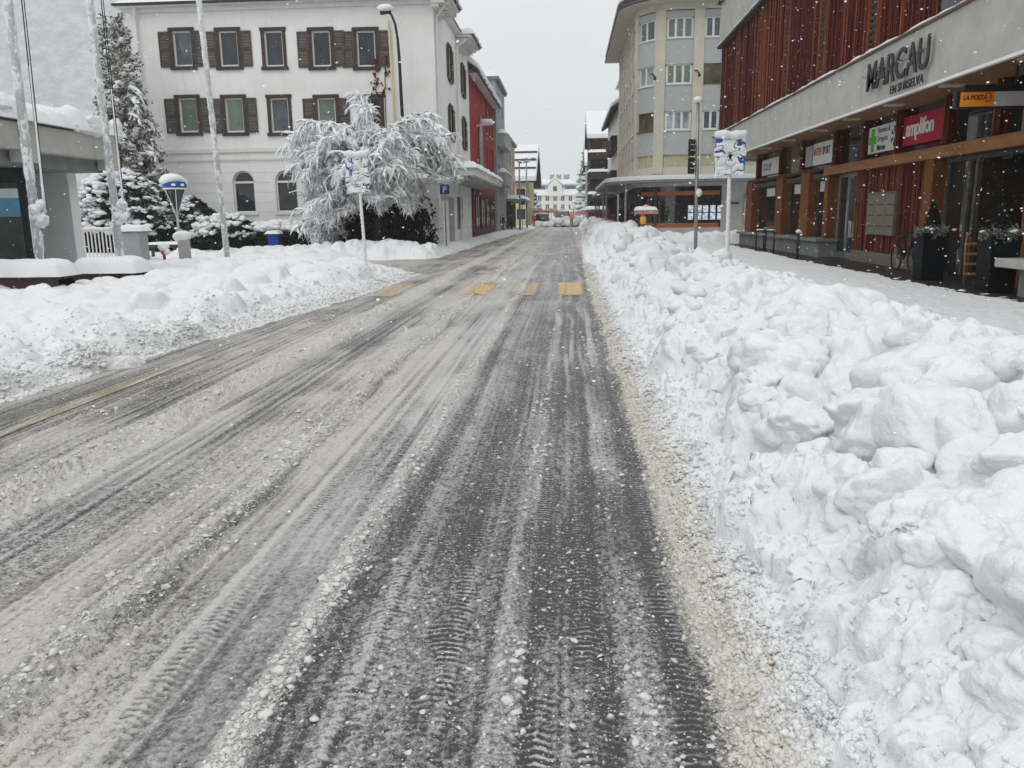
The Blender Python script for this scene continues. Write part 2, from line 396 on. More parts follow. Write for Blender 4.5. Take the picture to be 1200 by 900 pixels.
def road_fields(X, Y):
    wob = .045 * vn(Y * .35, X * .4, 11) + .02 * vn(Y * 1.3, X * 1.1, 12) + .008 * vn(Y * 5, X * 3, 13)
    drift = -.10 * sstep(6, 20, Y)
    Xw = X + wob * sstep(1.5, 6, Y) * 1.0 + wob * .4 + drift * np.exp(-((X + .1) / .8) ** 2)
    c = np.interp(Xw, PX, PC); br = np.interp(Xw, PX, PB)
    far = sstep(13, 30, Y)
    c = c * (1 - far * .5) + .44 * far * .5 + .05 * far * vn(X * 1.3, Y * .05, 14)
    streak = fbm(X * 7, Y * .5, 4, 20); patch = fbm(X * 1.1, Y * .55, 4, 31)
    lines = fbm(X * 24 + .5 * vn(Y * .3, X * .5, 34), Y * .10, 3, 35, .7)
    c = c + .34 * lines * (1 - .6 * sstep(8, 25, Y)) + .16 * streak + .22 * patch + .16 * fbm(X * 4, Y * 1.6, 4, 33)
    br = br * .85 + .35 * fbm(X * .9, Y * .25, 4, 41) + .10 * far
    # heights
    rid = np.zeros_like(X)
    for (x0, w, h) in RIDGES:
        mod = np.clip(.70 + 1.3 * fbm(Y * 1.6, X * 2 + x0, 3, 50 + int(-x0 * 10)), 0, 1.5)
        rid = rid + h * mod * np.exp(-((Xw - x0) / w) ** 2)
    f1, f2 = worley(X * 24 + .5 * vn(X * 30, Y * 30, 7), Y * 22 + .5 * vn(X * 30, Y * 30, 8), 61); clod = np.clip(1 - f1 * 1.25, 0, 1)
    g1, g2 = worley(X * 60, Y * 55, 62); fine = np.clip(1 - g1 * 1.3, 0, 1)
    cc = np.clip(c, 0, 1.1)
    near = 1 - sstep(9, 22, Y)
    h = .012 * cc + rid * (.15 + 1.25 * clod) + near * (.010 * cc * clod * sstep(.35, .8, cc) + .0065 * fine * sstep(.12, .6, cc)) + .005 * fbm(X * 5, Y * 2, 3, 66)
    c = c + rid * 6 + .10 * (clod - .45) * near + .20 * (fine - .4) * near
    tm = np.zeros_like(X); tu = np.zeros_like(X)
    for i, (x0, w) in enumerate(TREADS):
        q = np.exp(-((Xw - x0) / w) ** 4); tu = np.where(q > tm, Xw - x0, tu); tm = np.maximum(tm, q)
    lim = np.clip(.38 + 1.2 * fbm(X * 4, Y * 1.1, 4, 71) + .9 * fbm(X * 16, Y * 7, 3, 72), .0, 1) * np.where(X < -.6, .30, 1)
    tm = tm * lim * (1 - sstep(8, 16, Y))
    ph = Y / .036 + np.abs(tu) * 9 + .30 * fbm(X * 11, Y * 4, 3, 77)
    h = h + .0018 * tm * np.sin(2 * PI * ph)
    return h, np.clip(c, 0, 1.3), np.clip(br, 0, 1.2), tm, ph

def road_mat(name, base, base2):
    m, t, b = nt(name)
    pos = N(t, 'ShaderNodeNewGeometry').outputs['Position']
    A = lambda n: N(t, 'ShaderNodeAttribute', attribute_name=n).outputs['Fac']
    c, br, tm, ph = A('slush'), A('brown'), A('tread'), A('phase')
    wv = N(t, 'ShaderNodeVectorMath', operation='ADD'); wn = N(t, 'ShaderNodeTexNoise'); wn.inputs['Scale'].default_value = 30; wn.inputs['Detail'].default_value = 3; t.links.new(pos, wn.inputs['Vector'])
    ws = N(t, 'ShaderNodeVectorMath', operation='SCALE'); ws.inputs['Scale'].default_value = .035; t.links.new(wn.outputs['Color'], ws.inputs[0]); t.links.new(pos, wv.inputs[0]); t.links.new(ws.outputs[0], wv.inputs[1])
    def vor(sc):
        n = N(t, 'ShaderNodeTexVoronoi', feature='F1'); n.inputs['Scale'].default_value = sc; t.links.new(wv.outputs[0], n.inputs['Vector']); return math_n(t, 'SUBTRACT', 1.0, math_n(t, 'MULTIPLY', n.outputs['Distance'], 1.75))
    g1, g2, g3 = vor(95), vor(46), vor(20)
    n1 = noise_n(t, pos, 38, 5, .68); n2 = noise_n(t, pos, 150, 4, .65); n3 = noise_n(t, pos, 9, 4, .6)
    gr = math_n(t, 'ADD', math_n(t, 'MULTIPLY', g1, .24), math_n(t, 'ADD', math_n(t, 'MULTIPLY', g2, .28), math_n(t, 'MULTIPLY', g3, .14)))
    mp = N(t, 'ShaderNodeMapping'); mp.inputs['Scale'].default_value = (1.5, .42, 1); t.links.new(pos, mp.inputs['Vector']); sm = math_n(t, 'MULTIPLY', mapr(t, noise_n(t, mp.outputs[0], 1.0, 4, .5), .38, .54), mapr(t, A('leftness'), 0, 1)); rg = math_n(t, 'SUBTRACT', 1.0, math_n(t, 'MULTIPLY', sm, .8)); gr = math_n(t, 'MULTIPLY', gr, rg)
    tr = math_n(t, 'MULTIPLY', math_n(t, 'SINE', math_n(t, 'MULTIPLY', ph, 6.28318)), tm)
    k = math_n(t, 'ADD', c, math_n(t, 'MULTIPLY', math_n(t, 'SUBTRACT', n1, .5), .7))
    k = math_n(t, 'ADD', k, math_n(t, 'MULTIPLY', math_n(t, 'MULTIPLY', rg, math_n(t, 'SUBTRACT', n2, .5)), .9))
    k = math_n(t, 'ADD', k, gr)
    k = math_n(t, 'ADD', k, math_n(t, 'MULTIPLY', math_n(t, 'SUBTRACT', tr, math_n(t, 'MULTIPLY', tm, .45)), .58))
    cov = mapr(t, k, .10, .76, 0, 1, True)
    sl = mixc(t, mapr(t, math_n(t, 'ADD', br, math_n(t, 'MULTIPLY', math_n(t, 'SUBTRACT', n3, .5), .7)), .2, 1.0), (.41, .41, .405), (.42, .375, .305))
    sl = mixc(t, mapr(t, k, .65, 1.5), sl, (.60, .585, .555))
    asp = mixc(t, mapr(t, n2, .3, .7), base, base2)
    col = mixc(t, cov, asp, sl)
    t.links.new(col, b.inputs['Base Color'])
    t.links.new(mapr(t, cov, 0, 1, .18, .40), b.inputs['Roughness']); spec(b, .42)
    h = math_n(t, 'ADD', math_n(t, 'MULTIPLY', cov, .9), math_n(t, 'ADD', math_n(t, 'MULTIPLY', gr, .9), math_n(t, 'MULTIPLY', rg, math_n(t, 'MULTIPLY', n2, .45))))
    t.links.new(bump_n(t, h, .8, .012), b.inputs['Normal'])
    return m
M['road'] = road_mat('slushy_asphalt', (.030, .030, .033), (.060, .060, .064))
M['road_yellow'] = road_mat('slushy_yellow_paint', (.60, .37, .08), (.64, .42, .11))

M['road_line'] = road_mat('worn_yellow_line', (.24, .165, .06), (.30, .21, .085))

def road_sheet(name, xs, ys, m, dz=0.0, bias=0.0, hmax=None):
    X, Y = np.meshgrid(xs, ys)
    h, c, br, tm, ph = road_fields(X, Y)
    V = np.stack([X, Y, h + dz], -1).reshape(-1, 3)
    return fast_mesh(name, V, grid_faces(*X.shape), m, {'slush': np.clip(c + bias + (.55 * fbm(X * 22, Y * 2.2, 4, 88) if bias else 0), 0, 1.3), 'brown': br, 'tread': tm, 'phase': ph, 'leftness': 1 - sstep(-1.25, -.9, X)})
def geo(a, b, r):
    n = int(math.log(b / a) / r); return a * np.exp(np.linspace(0, math.log(b / a), n + 1))
ys = np.concatenate([geo(1.5, 30, .0042)[:-1], geo(30, 170, .012)])
kind(road_sheet('road', np.linspace(-6.7, 2.6, 760), ys, 'road'), 'structure', 'slushy grey asphalt road with tyre tracks')
kind(road_sheet('side_street', np.linspace(-40, -4.0, 240), np.linspace(21.5, 34, 220), 'road', -.012), 'structure', 'slushy side street opening left')
kind(road_sheet('cross_street', np.linspace(6, 60, 240), np.linspace(41.6, 52.4, 90), 'road', -.12, .5), 'structure', 'snowy cross street between the shops')
# yellow crossing bars and the worn edge line
for i, (px_, bias) in enumerate(((473, -.10), (568, -.45), (618, -.05), (668, -.55))):
    p = gnd(px_, 336)
    kind(road_sheet('crosswalk_stripe', np.linspace(p.x - .25, p.x + .25, 40), np.linspace(16.4, 19.5, 60), 'road_yellow', .005, bias), 'structure')
kind(road_sheet('edge_line', np.linspace(-4.42, -4.30, 12), geo(5.6, 9.2, .008), 'road_line', .005, .10), 'structure')

# ------------------------------------------------------------------ loose slush clods on the road
def lumps(name, P, R, sub, m, flat=.65, jit=.22, attrs=None, parent=None):
    v, f = ICO[sub]; n = len(P); k = len(v)
    q = v[None] * (1 + rng.uniform(-jit, jit, (n, k, 1)))
    pn = rng.normal(size=(n, 1, 3)); pn /= np.linalg.norm(pn, axis=2, keepdims=True); dt = (q * pn).sum(-1, keepdims=True); q = q - pn * np.maximum(dt - .25, 0)
    an = rng.uniform(0, 6.28, n); st = rng.uniform(.6, 1.45, (n, 2))
    x = q[..., 0] * st[:, :1]; y = q[..., 1] * st[:, 1:]; z = q[..., 2] * flat
    c, s_ = np.cos(an)[:, None], np.sin(an)[:, None]
    V = np.stack([x * c - y * s_, x * s_ + y * c, z], -1) * R[:, None, None] + P[:, None]
    F = (f[None] + (np.arange(n) * k)[:, None, None]).reshape(-1, 3)
    at_ = {a: np.repeat(b, k) for a, b in (attrs or {}).items()}
    return fast_mesh(name, V.reshape(-1, 3), F, m, at_, True, parent)
def clods():
    n = 230000
    Y = 1.7 * np.exp(rng.uniform(0, math.log(24 / 1.7), n)); X = rng.uniform(-5.0, .75, n)
    m_ = 40000; rk = rng.integers(0, 5, m_); rx = np.array([-3.22, -1.86, -1.01, -1.01, -2.15])[rk]; rw = np.array([.13, .09, .045, .05, .14])[rk]
    Y = np.concatenate([Y, 1.7 * np.exp(rng.uniform(0, math.log(16 / 1.7), m_))]); X = np.concatenate([X, rx + rng.normal(0, 1, m_) * rw]); n += m_
    h, c, br, tm, ph = road_fields(X, Y)
    d = np.zeros(n)
    for (x0, w, hh) in RIDGES: d = np.maximum(d, min(1, hh / .032) * np.exp(-((X - x0) / (w * 1.1)) ** 2))
    d = np.maximum(d, .9 * np.exp(-((X - .60) / .12) ** 2)); d = np.maximum(d, .30 * sstep(-1.0, -.8, X)); d = np.maximum(d, .035)
    lane = .35 + .65 * np.clip(.5 + 1.4 * fbm(X * 2, Y * .8, 3, 81), 0, 1)
    keep = rng.random(n) < d * lane * .55 * np.where(Y > 9, .5, 1)
    X, Y, h, br, d = X[keep], Y[keep], h[keep], br[keep], d[keep]
    R = np.minimum(.0026 + rng.pareto(2.9, len(X)) * .0028, .015) * (.65 + .75 * d) * (1 + .035 * Y)
    dirt = np.clip(br * .8 - .05, 0, .8); grey = rng.uniform(0, .22, len(X))
    kind(lumps('slush_clods', np.stack([X, Y, h + R * .15], -1), R, 0, 'clod', .62, .5, attrs={'dirt': dirt, 'grey': grey}), 'stuff', 'small clods of slush thrown along the tyre tracks')
def ridge_lumps():
    n = 9000; spec_ = np.array([(-3.22, .15), (-1.88, .10), (-1.01, .04), (-2.15, .12), (-.19, .035), (.27, .05), (-3.95, .12)]); k = rng.choice(7, n, p=[.30, .24, .16, .10, .06, .08, .06])
    Y = 1.8 * np.exp(rng.uniform(0, math.log(15 / 1.8), n)); X = spec_[k, 0] + rng.normal(0, 1, n) * spec_[k, 1]
    gate = np.clip(.35 + 1.6 * fbm(Y * 1.5, X * .5 + k * 7.7, 3, 90), 0, 1); ok = rng.random(n) < gate; X, Y = X[ok], Y[ok]
    h, c, br, tm, ph = road_fields(X, Y); R = np.minimum(.006 + rng.pareto(2.4, len(X)) * .005, .019) * (1 + .02 * Y)
    kind(lumps('slush_lumps', np.stack([X, Y, h + R * .05], -1), R, 1, 'clod', .7, .30, attrs={'dirt': np.clip(br * .9, 0, .85), 'grey': 0 * X}), 'stuff', 'bigger lumps of slush heaped along the wheel ruts')
M['clod'] = snow_mat('slush_clod', True, .5, (.66, .655, .64))
clods(); ridge_lumps()

# ------------------------------------------------------------------ ploughed snow banks (height fields of tumbled lumps)
def raster_bumps(H, X1, Y1, bumps):
    """raise rounded, tilted blocks out of a height field; X1 and Y1 are its column and row coordinates"""
    for (cx, cy, r, asp, an, hh, tx, ty, pw) in bumps:
        i0, i1 = np.searchsorted(Y1, (cy - 1.35 * r, cy + 1.35 * r)); j0, j1 = np.searchsorted(X1, (cx - 1.35 * r, cx + 1.35 * r))
        if i1 - i0 < 1 or j1 - j0 < 1: continue
        x, y = np.meshgrid(X1[j0:j1] - cx, Y1[i0:i1] - cy)
        c, s_ = math.cos(an), math.sin(an); u = (x * c + y * s_) / r * asp; w = (-x * s_ + y * c) / r / asp
        q = np.hypot(u, w) * (1 + .22 * vn(u * 1.7 + cx * 9, w * 1.7 + cy * 9, 7))
        ic = min(max(np.searchsorted(Y1, cy), 0), len(Y1) - 1); jc = min(max(np.searchsorted(X1, cx), 0), len(X1) - 1)
        base = BASE[ic, jc]
        dome = base + hh * (1 - np.clip(q, 0, 2) ** pw) + (tx * u + ty * w) * hh
        sub = H[i0:i1, j0:j1]
        d = dome - sub; k = .018 + .05 * hh
        H[i0:i1, j0:j1] = np.where(q < 1.3, sub + np.where(d > k, d, np.where(d < -k, 0, (d + k) ** 2 / (4 * k))), sub)
    return H
def base_right(X, Y):
    s = X - edge_r(Y)
    w = 1 + .25 * vn(Y * .5, X * 0, 91)
    up = np.interp(s, [-2, -.35, -.02, .06, .28, .6, 1.1, 1.7, 2.3, 2.9, 3.6, 4.4, 5.2, 30], [-.3, -.10, .0, .035, .085, .17, .31, .46, .54, .46, .26, .11, .09, .09])
    far = sstep(22, 50, Y)
    up2 = np.interp(s, [-2, -.3, 0, .6, 1.5, 2.6, 3.6, 30], [-.3, -.08, 0, .35, .6, .52, .22, .18])
    return (up * (1 - far) + up2 * far) * (.85 + .3 * fbm(X * .5, Y * .5, 3, 92) * sstep(.3, 1.5, s) + .15)
def base_left(X, Y):
    s = edge_l(Y) - X
    up = np.interp(s, [-2, -.3, 0, .15, .45, 1.0, 2.0, 4.0, 6.0, 9, 40], [-.3, -.09, 0, .03, .10, .28, .42, .38, .22, .20, .24])
    side = sstep(22.6, 24.4, Y) * (1 - sstep(30.5, 32.5, Y))
    wl = sstep(-9.5, -7.0, X)                                     # the mouth of the side street
    far = sstep(33, 37, Y)
    up = up * (1 - far) + far * np.interp(s, [-2, -.3, 0, .3, 1.0, 40], [-.3, -.05, 0, .12, .22, .25])
    return up * (1 - side * wl) - .10 * side * wl + .0 * X
def bank(name, xs, ys, basef, bumps, cut, dirtf, label):
    global BASE
    X, Y = np.meshgrid(xs, ys); BASE = basef(X, Y); H = BASE.copy()
    H = raster_bumps(H, xs, ys, bumps)
    lift = H - BASE
    mask = sstep(.02, .18, BASE); packed = sstep(.085, .14, BASE) if name != 'snow_bank_left' else np.ones_like(X)
    wx = X + .10 * vn(X * 3.1, Y * 3.1, 201) + .04 * vn(X * 9, Y * 9, 203); wy = Y + .10 * vn(X * 3.1, Y * 3.1, 202) + .04 * vn(X * 9, Y * 9, 204)
    soft = 1.0 if name != 'snow_bank_left' else .62
    calm = np.clip(lift * 5, 0, 1)
    nearf = 1 - sstep(12, 30, Y)
    bil = .15 * np.abs(vn(wx * 1.5, wy * 1.5, 111)) * (1 - .4 * calm) + .105 * np.abs(vn(wx * 3.3, wy * 3.3, 112)) + .040 * np.abs(vn(wx * 7, wy * 7, 113)) * (1 - .6 * calm) + .022 * np.abs(vn(wx * 15, wy * 15, 114)) * nearf * (1 - .35 * calm) + .016 * np.abs(vn(wx * 30, wy * 30, 115)) * nearf * (1 - .3 * calm)
    rough = np.clip(.55 + 1.1 * fbm(X * .9, Y * .9, 3, 116), .55, 1.15)
    H += mask * packed * soft * (bil * rough - .06)
    H += .012 * fbm(X * 3, Y * .8, 4, 118) * sstep(-.05, .06, BASE)
    edge = sstep(-.04, .04, BASE) * (1 - sstep(.10, .40, BASE))
    H += edge * (.045 * np.abs(vn(wx * 6, wy * 6, 121)) + .035 * np.abs(vn(wx * 13, wy * 13, 122)) + .022 * np.abs(vn(X * 29, Y * 29, 123)) * nearf - .004)
    if name == 'snow_bank_right':
        cap = 1.60 - .288 * X + .05 * vn(X * 1.5, Y * 1.5, 131); cap = np.maximum(cap, BASE + .03); kk = .06; dd = H - cap
        H = np.where(dd > kk, cap, np.where(dd < -kk, H, H - (dd + kk) ** 2 / (4 * kk)))
    if name == 'snow_bank_far': w_ = np.where(X > 6.5, sstep(41.9, 42.9, Y), sstep(40.2, 41.3, Y)); H = H * w_ - .18 * (1 - w_)
    d, g = dirtf(X, Y, BASE, H)
    slope = sstep(.0, .10, BASE) * (1 - sstep(.34, .5, BASE)) if name == 'snow_bank_right' else 0 * X
    XX = X - slope * (.050 * np.abs(vn(wx * 6 + 9, wy * 6 + H * 5, 141)) + .036 * np.abs(vn(wx * 14, wy * 14 + H * 11, 142)) * nearf + .020 * np.abs(vn(X * 33, Y * 33 + H * 30, 143)) * nearf - .03)
    V = np.stack([XX, Y, H], -1).reshape(-1, 3); nr, nc = X.shape
    k = ~cut(X, Y); k = k[:-1, :-1] & k[1:, 1:]
    low = (H[:-1, :-1] > -.16); F = grid_faces(nr, nc, k & low)
    o = fast_mesh(name, V, F, 'snow_bank', {'dirt': d, 'grey': g})
    kind(o, 'structure', label); return H, X, Y
def rand_bumps(n, fx, fy, rr, hfun, inside):
    out = []
    while len(out) < n:
        y = fy(); x = fx(y)
        if not inside(x, y): continue
        r = rr(y); hh = hfun(r)
        if x > 0: r = min(r, .62 * (x - float(edge_r(np.array([float(y)]))[0]) - .12)); hh = min(hh, r * .8) * min(1, max(.25, (x - float(edge_r(np.array([float(y)]))[0]) - .1) / 1.0))
        if r < .03: continue
        out.append((x, y, r, random.uniform(.75, 1.3), random.uniform(0, PI), hh, random.uniform(-.55, .55), random.uniform(-.55, .55), random.choice((2.0, 2.6, 3.5, 5))))
    out.sort(key=lambda b: -b[2]); return out
rb = rand_bumps(1700, lambda y: random.uniform(.85, 4.2 if y < 36 else 4.2), lambda: 1.5 * math.exp(random.random() * math.log(110 / 1.5)),
                lambda y: min(.46, .06 + random.paretovariate(1.6) * .055) * (1 + .012 * y), lambda r: r * random.uniform(.35, .85),
                lambda x, y: x - edge_r(np.array([float(y)]))[0] > .42 and random.random() < 1.25 - .22 * x)
rb += [(1.38, 2.75, .36, 1.25, 2.2, .30, -.35, .45, 3.5), (1.95, 2.35, .42, 1.1, .4, .30, .2, .3, 4), (1.15, 3.6, .30, 1.2, 1.0, .24, .3, .3, 3), (1.9, 3.6, .45, 1.2, .7, .3, -.3, .4, 4),
       (2.6, 4.3, .5, 1.3, 2.8, .3, .3, .3, 3), (1.6, 5.6, .45, 1.3, .1, .34, -.3, .5, 5), (2.3, 5.2, .42, 1.2, .3, .33, .2, .4, 4), (3.2, 5.0, .5, 1.2, .9, .3, .2, -.2, 3), (1.25, 7.4, .5, 1.3, .2, .3, .3, .4, 4),
       (3.3, 7.2, .6, 1.2, 2.6, .4, .2, .3, 3), (2.5, 8.6, .5, 1.2, 2, .36, .2, .3, 3)]
xs = np.concatenate([np.linspace(.2, 5.6, 470)[:-1], np.linspace(5.6, 9.3, 90)])
ys = np.concatenate([geo(1.35, 40, .0045)[:-1], geo(40, 41.5, .01)])
def dirt_r(X, Y, B, H):
    s = X - edge_r(Y); d = (1 - sstep(.0, .15, s + .07 * fbm(X * 3, Y * 3, 3, 7)))
    d = d * (1 - .75 * sstep(18, 45, Y)); return d * .85, .25 * (1 - sstep(-.02, .12, s)) + .08 * sstep(-.1, .3, s) * (1 - sstep(.3, .7, s)) + .05 * np.clip(fbm(X * 1.6, Y * 1.6, 3, 9), 0, 1)
HR, XR, YR = bank('snow_bank_right', xs, ys, base_right, rb, lambda X, Y: X > 7.36 + .10 * vn(Y * 1.2, Y * 0, 8) + .05 * vn(Y * 4, Y * 0, 9), dirt_r, 'tumbled pile of ploughed snow along the right kerb')
# beyond the cross street: the same ridge of snow carries on towards the square
rb2 = [(b[0], b[1], b[2], *b[3:]) for b in rand_bumps(900, lambda y: random.uniform(1.4, 4.4), lambda: random.uniform(40, 128), lambda y: random.uniform(.2, .7), lambda r: r * random.uniform(.4, .9), lambda x, y: True)]
rb2 += [(b[0], b[1], b[2], *b[3:]) for b in rand_bumps(260, lambda y: random.uniform(4, 22), lambda: random.uniform(41, 50), lambda y: random.uniform(.15, .5), lambda r: r * random.uniform(.4, .8), lambda x, y: True)]
def base_right2(X, Y):
    b = base_right(X, Y) * 1.0
    return np.where(X > 4, np.maximum(b, .10 + .22 * sstep(41, 43, Y) * (1 - sstep(48, 51.5, Y))), b) + .18 * sstep(45, 70, Y) * sstep(1.6, 2.6, X) * (1 - sstep(3.6, 4.6, X))
xs = np.concatenate([np.linspace(.2, 5.2, 130)[:-1], np.linspace(5.2, 40, 220)])
ys = np.concatenate([geo(40.2, 130, .006)])
bank('snow_bank_far', xs, ys, base_right2, sorted(rb2, key=lambda b: -b[2]), lambda X, Y: ((X > 5.5) & (Y > 53.2)) | ((X > 7.0) & (Y < 42.0)), lambda X, Y, B, H: (.14 * (1 - sstep(.1, .5, X - edge_r(Y))), .05 + 0 * X), 'long ridge of ploughed snow towards the square')
lb = rand_bumps(1500, lambda y: -5.3 - random.random() ** 1.3 * 13, lambda: 3.5 * math.exp(random.random() * math.log(34 / 3.5)),
                lambda y: min(.5, .10 + random.paretovariate(2.2) * .06) * (1 + .012 * y), lambda r: r * random.uniform(.22, .5),
                lambda x, y: not (22.5 < y < 33 and x > -9) and (y > 6 or x > -9))
lb += rand_bumps(240, lambda y: random.uniform(-14, -5.6), lambda: random.uniform(31.5, 34.5), lambda y: random.uniform(.15, .4), lambda r: r * random.uniform(.5, .9), lambda x, y: True)
xs = np.concatenate([np.linspace(-40, -14, 90)[:-1], np.linspace(-14, -3.6, 420)])
ys = np.concatenate([geo(4.0, 40, .0055)[:-1], geo(40, 130, .012)])
def dirt_l(X, Y, B, H):
    s = edge_l(Y) - X; n = fbm(X * 2.5, Y * 2.5, 4, 17)
    return .30 * (1 - sstep(.0, .35, s + .15 * n)), .42 * (1 - sstep(.10, .70, s + .40 * n)) + .02
HL, XL, YL = bank('snow_bank_left', xs, ys, base_left, sorted(lb, key=lambda b: -b[2]), lambda X, Y: X < -60, dirt_l, 'trampled lumpy snow beside the left kerb')
def snow_z(x, y):
    H, X1, Y1 = (HR, XR[0], YR[:, 0]) if x > 0 else (HL, XL[0], YL[:, 0])
    i = min(max(int(np.searchsorted(Y1, y)), 0), len(Y1) - 1); j = min(max(int(np.searchsorted(X1, x)), 0), len(X1) - 1)
    return float(H[i, j])

# tumbled solid blocks half buried in the right bank
def blocks(name, n, label, sel):
    mb = MB(); k = 0
    while k < n:
        x, y, r, sub = sel(k)
        z = snow_z(x, y)
        mb.blob((x, y, z + r * random.uniform(-.6, -.15)), (r * random.uniform(.8, 1.4), r * random.uniform(.8, 1.4), r * random.uniform(.75, 1.15)), sub, .16, random.choice((9, 12, 16))); k += 1
    kind(mb.build(name, 'snow_block', None, True), 'stuff', label)
def sel_near(k):
    y = 1.9 * math.exp(random.random() * math.log(20 / 1.9)); e = edge_r(np.array([y]))[0]; x = e + .55 + random.random() ** 1.1 * 2.8
    r = min(.32, .04 + random.paretovariate(1.6) * .038) * (1 + .03 * y); r = min(r, .36 * (x - e) - .10, .36)
    while x > 1.3 and snow_z(x, y) + r * .55 > 1.62 - .288 * x and r > .03: r *= .8
    return x, y, max(r, .02), (4 if r / y > .035 else 3 if r / y > .012 else 2)
blocks('snow_blocks', 950, 'broken blocks of ploughed snow on the right bank', sel_near)
def sel_far(k):
    y = random.uniform(14, 100); x = edge_r(np.array([y]))[0] + .5 + random.random() * 2.8
    if y > 41: pass
    return x, min(y, 40.9) if y < 41 else y, random.uniform(.1, .3), 2
_sz = snow_z
def snow_z(x, y):
    if x > 0 and y > 41.2: return .5
    return _sz(x, y)
blocks('distant_snow_blocks', 420, 'broken blocks of snow further along the right bank', sel_far)
mb = MB()
for k in range(170):
    x = random.uniform(-4.2, 3.6); y = random.uniform(112, 121); r = random.uniform(.3, .85)
    mb.blob((x, y, .2 + .75 * math.exp(-((x + .2) / 2.6) ** 2) * random.random()), (r, r, r * .7), 2, .1, 8)
kind(mb.build('snow_heap', 'snow', None, True), 'stuff', 'big heap of ploughed snow where the road ends')
# crumbs of dirty snow along both road edges
def crumbs():
    def field(n, y0, y1, edge, sgn, sfun, Hh, Xc, Yc, smax, r0, rmax, name, label, dirtfun, skip=None):
        Y = y0 * np.exp(rng.uniform(0, math.log(y1 / y0), n)); s = sfun(n); X = edge(Y) + sgn * s
        ok = (s > -.3) & (s < smax)
        if skip is not None: ok &= ~skip(Y)
        X, Y, s = X[ok], Y[ok], s[ok]
        clump = vn(X * 5, Y * 5, 301) * .5 + vn(X * 14, Y * 14, 302) * .5; ok = rng.random(len(X)) < np.clip((.45 if name == 'snow_crumbs' else .75) + 1.0 * clump, .05, 1); X, Y, s = X[ok], Y[ok], s[ok]
        j = np.clip(np.searchsorted(Xc, X), 0, len(Xc) - 1); i = np.clip(np.searchsorted(Yc, Y), 0, len(Yc) - 1)
        Z = np.maximum(Hh[i, j], road_fields(X, Y)[0]); R = np.minimum(r0 + rng.pareto(2.3, len(X)) * r0, rmax) * (1 + .03 * Y)
        d, g = dirtfun(s, len(s)); kind(lumps(name, np.stack([X, Y, Z - R * .1], -1), R, 0, 'snow_bank', .8, .42, attrs={'dirt': d, 'grey': g}), 'stuff', label)
    field(90000, 1.7, 26, edge_r, 1, lambda n: rng.normal(.06, .07, n), HR, XR[0], YR[:, 0], .42, .0042, .014, 'kerb_slush', 'beige crumbled slush along the right road edge', lambda s, n: ((1 - sstep(.02, .17, s + rng.normal(0, .06, n))) * .78, rng.uniform(0, .12, n)))
    field(3500, 1.7, 26, edge_r, 1, lambda n: .22 + rng.exponential(.26, n), HR, XR[0], YR[:, 0], 1.6, .0036, .019, 'snow_crumbs', 'white crumbs of snow on the slope of the right bank', lambda s, n: (0 * s + .04, 0 * s))
    field(40000, 4.5, 26, edge_l, -1, lambda n: rng.exponential(.26, n) - .10, HL, XL[0], YL[:, 0], 1.3, .006, .030, 'gutter_slush', 'grey crumbled slush along the left road edge', lambda s, n: ((1 - sstep(.1, .5, s)) * .35, (.50 - sstep(.15, .6, s) * .5) * rng.uniform(.3, 1, n)), lambda Y: (Y > 22.8) & (Y < 33))
crumbs()

# ------------------------------------------------------------------ wide ground, pavement, hills
mb = MB(); mb.add([(-900, -60, -.2), (900, -60, -.2), (900, 1500, -.2), (-900, 1500, -.2)], [(0, 1, 2, 3)])
kind(mb.build('ground', 'snow'), 'structure', 'snow covered ground')
m, t, b = nt('wet_paving')
pos = N(t, 'ShaderNodeNewGeometry').outputs['Position']; n = noise_n(t, pos, 3, 6, .7); n2 = noise_n(t, pos, 160, 3)
t.links.new(mixc(t, mapr(t, n, .58, .75), mixc(t, n2, (.012, .012, .012), (.035, .034, .034)), (.10, .10, .10)), b.inputs['Base Color'])
b.inputs['Roughness'].default_value = .42; t.links.new(bump_n(t, n2, .4, .006), b.inputs['Normal']); M['paving'] = m
mb = MB(); mb.box((7.0, -6, -.1), (12, 41.8, .075)); kind(mb.build('pavement', 'paving'), 'structure', 'dark wet pavement under the shop canopy')
# small leftovers of snow on the dark pavement edge
mb = MB()
for k in range(46):
    y = random.uniform(10, 38); mb.blob((7.40 + random.expovariate(7), y, .07), (random.uniform(.02, .10), random.uniform(.02, .16), random.uniform(.01, .035)), 2, .25)
kind(mb.build('pavement_snow', 'snow', None, True), 'stuff', 'scattered leftovers of snow on dark pavement')
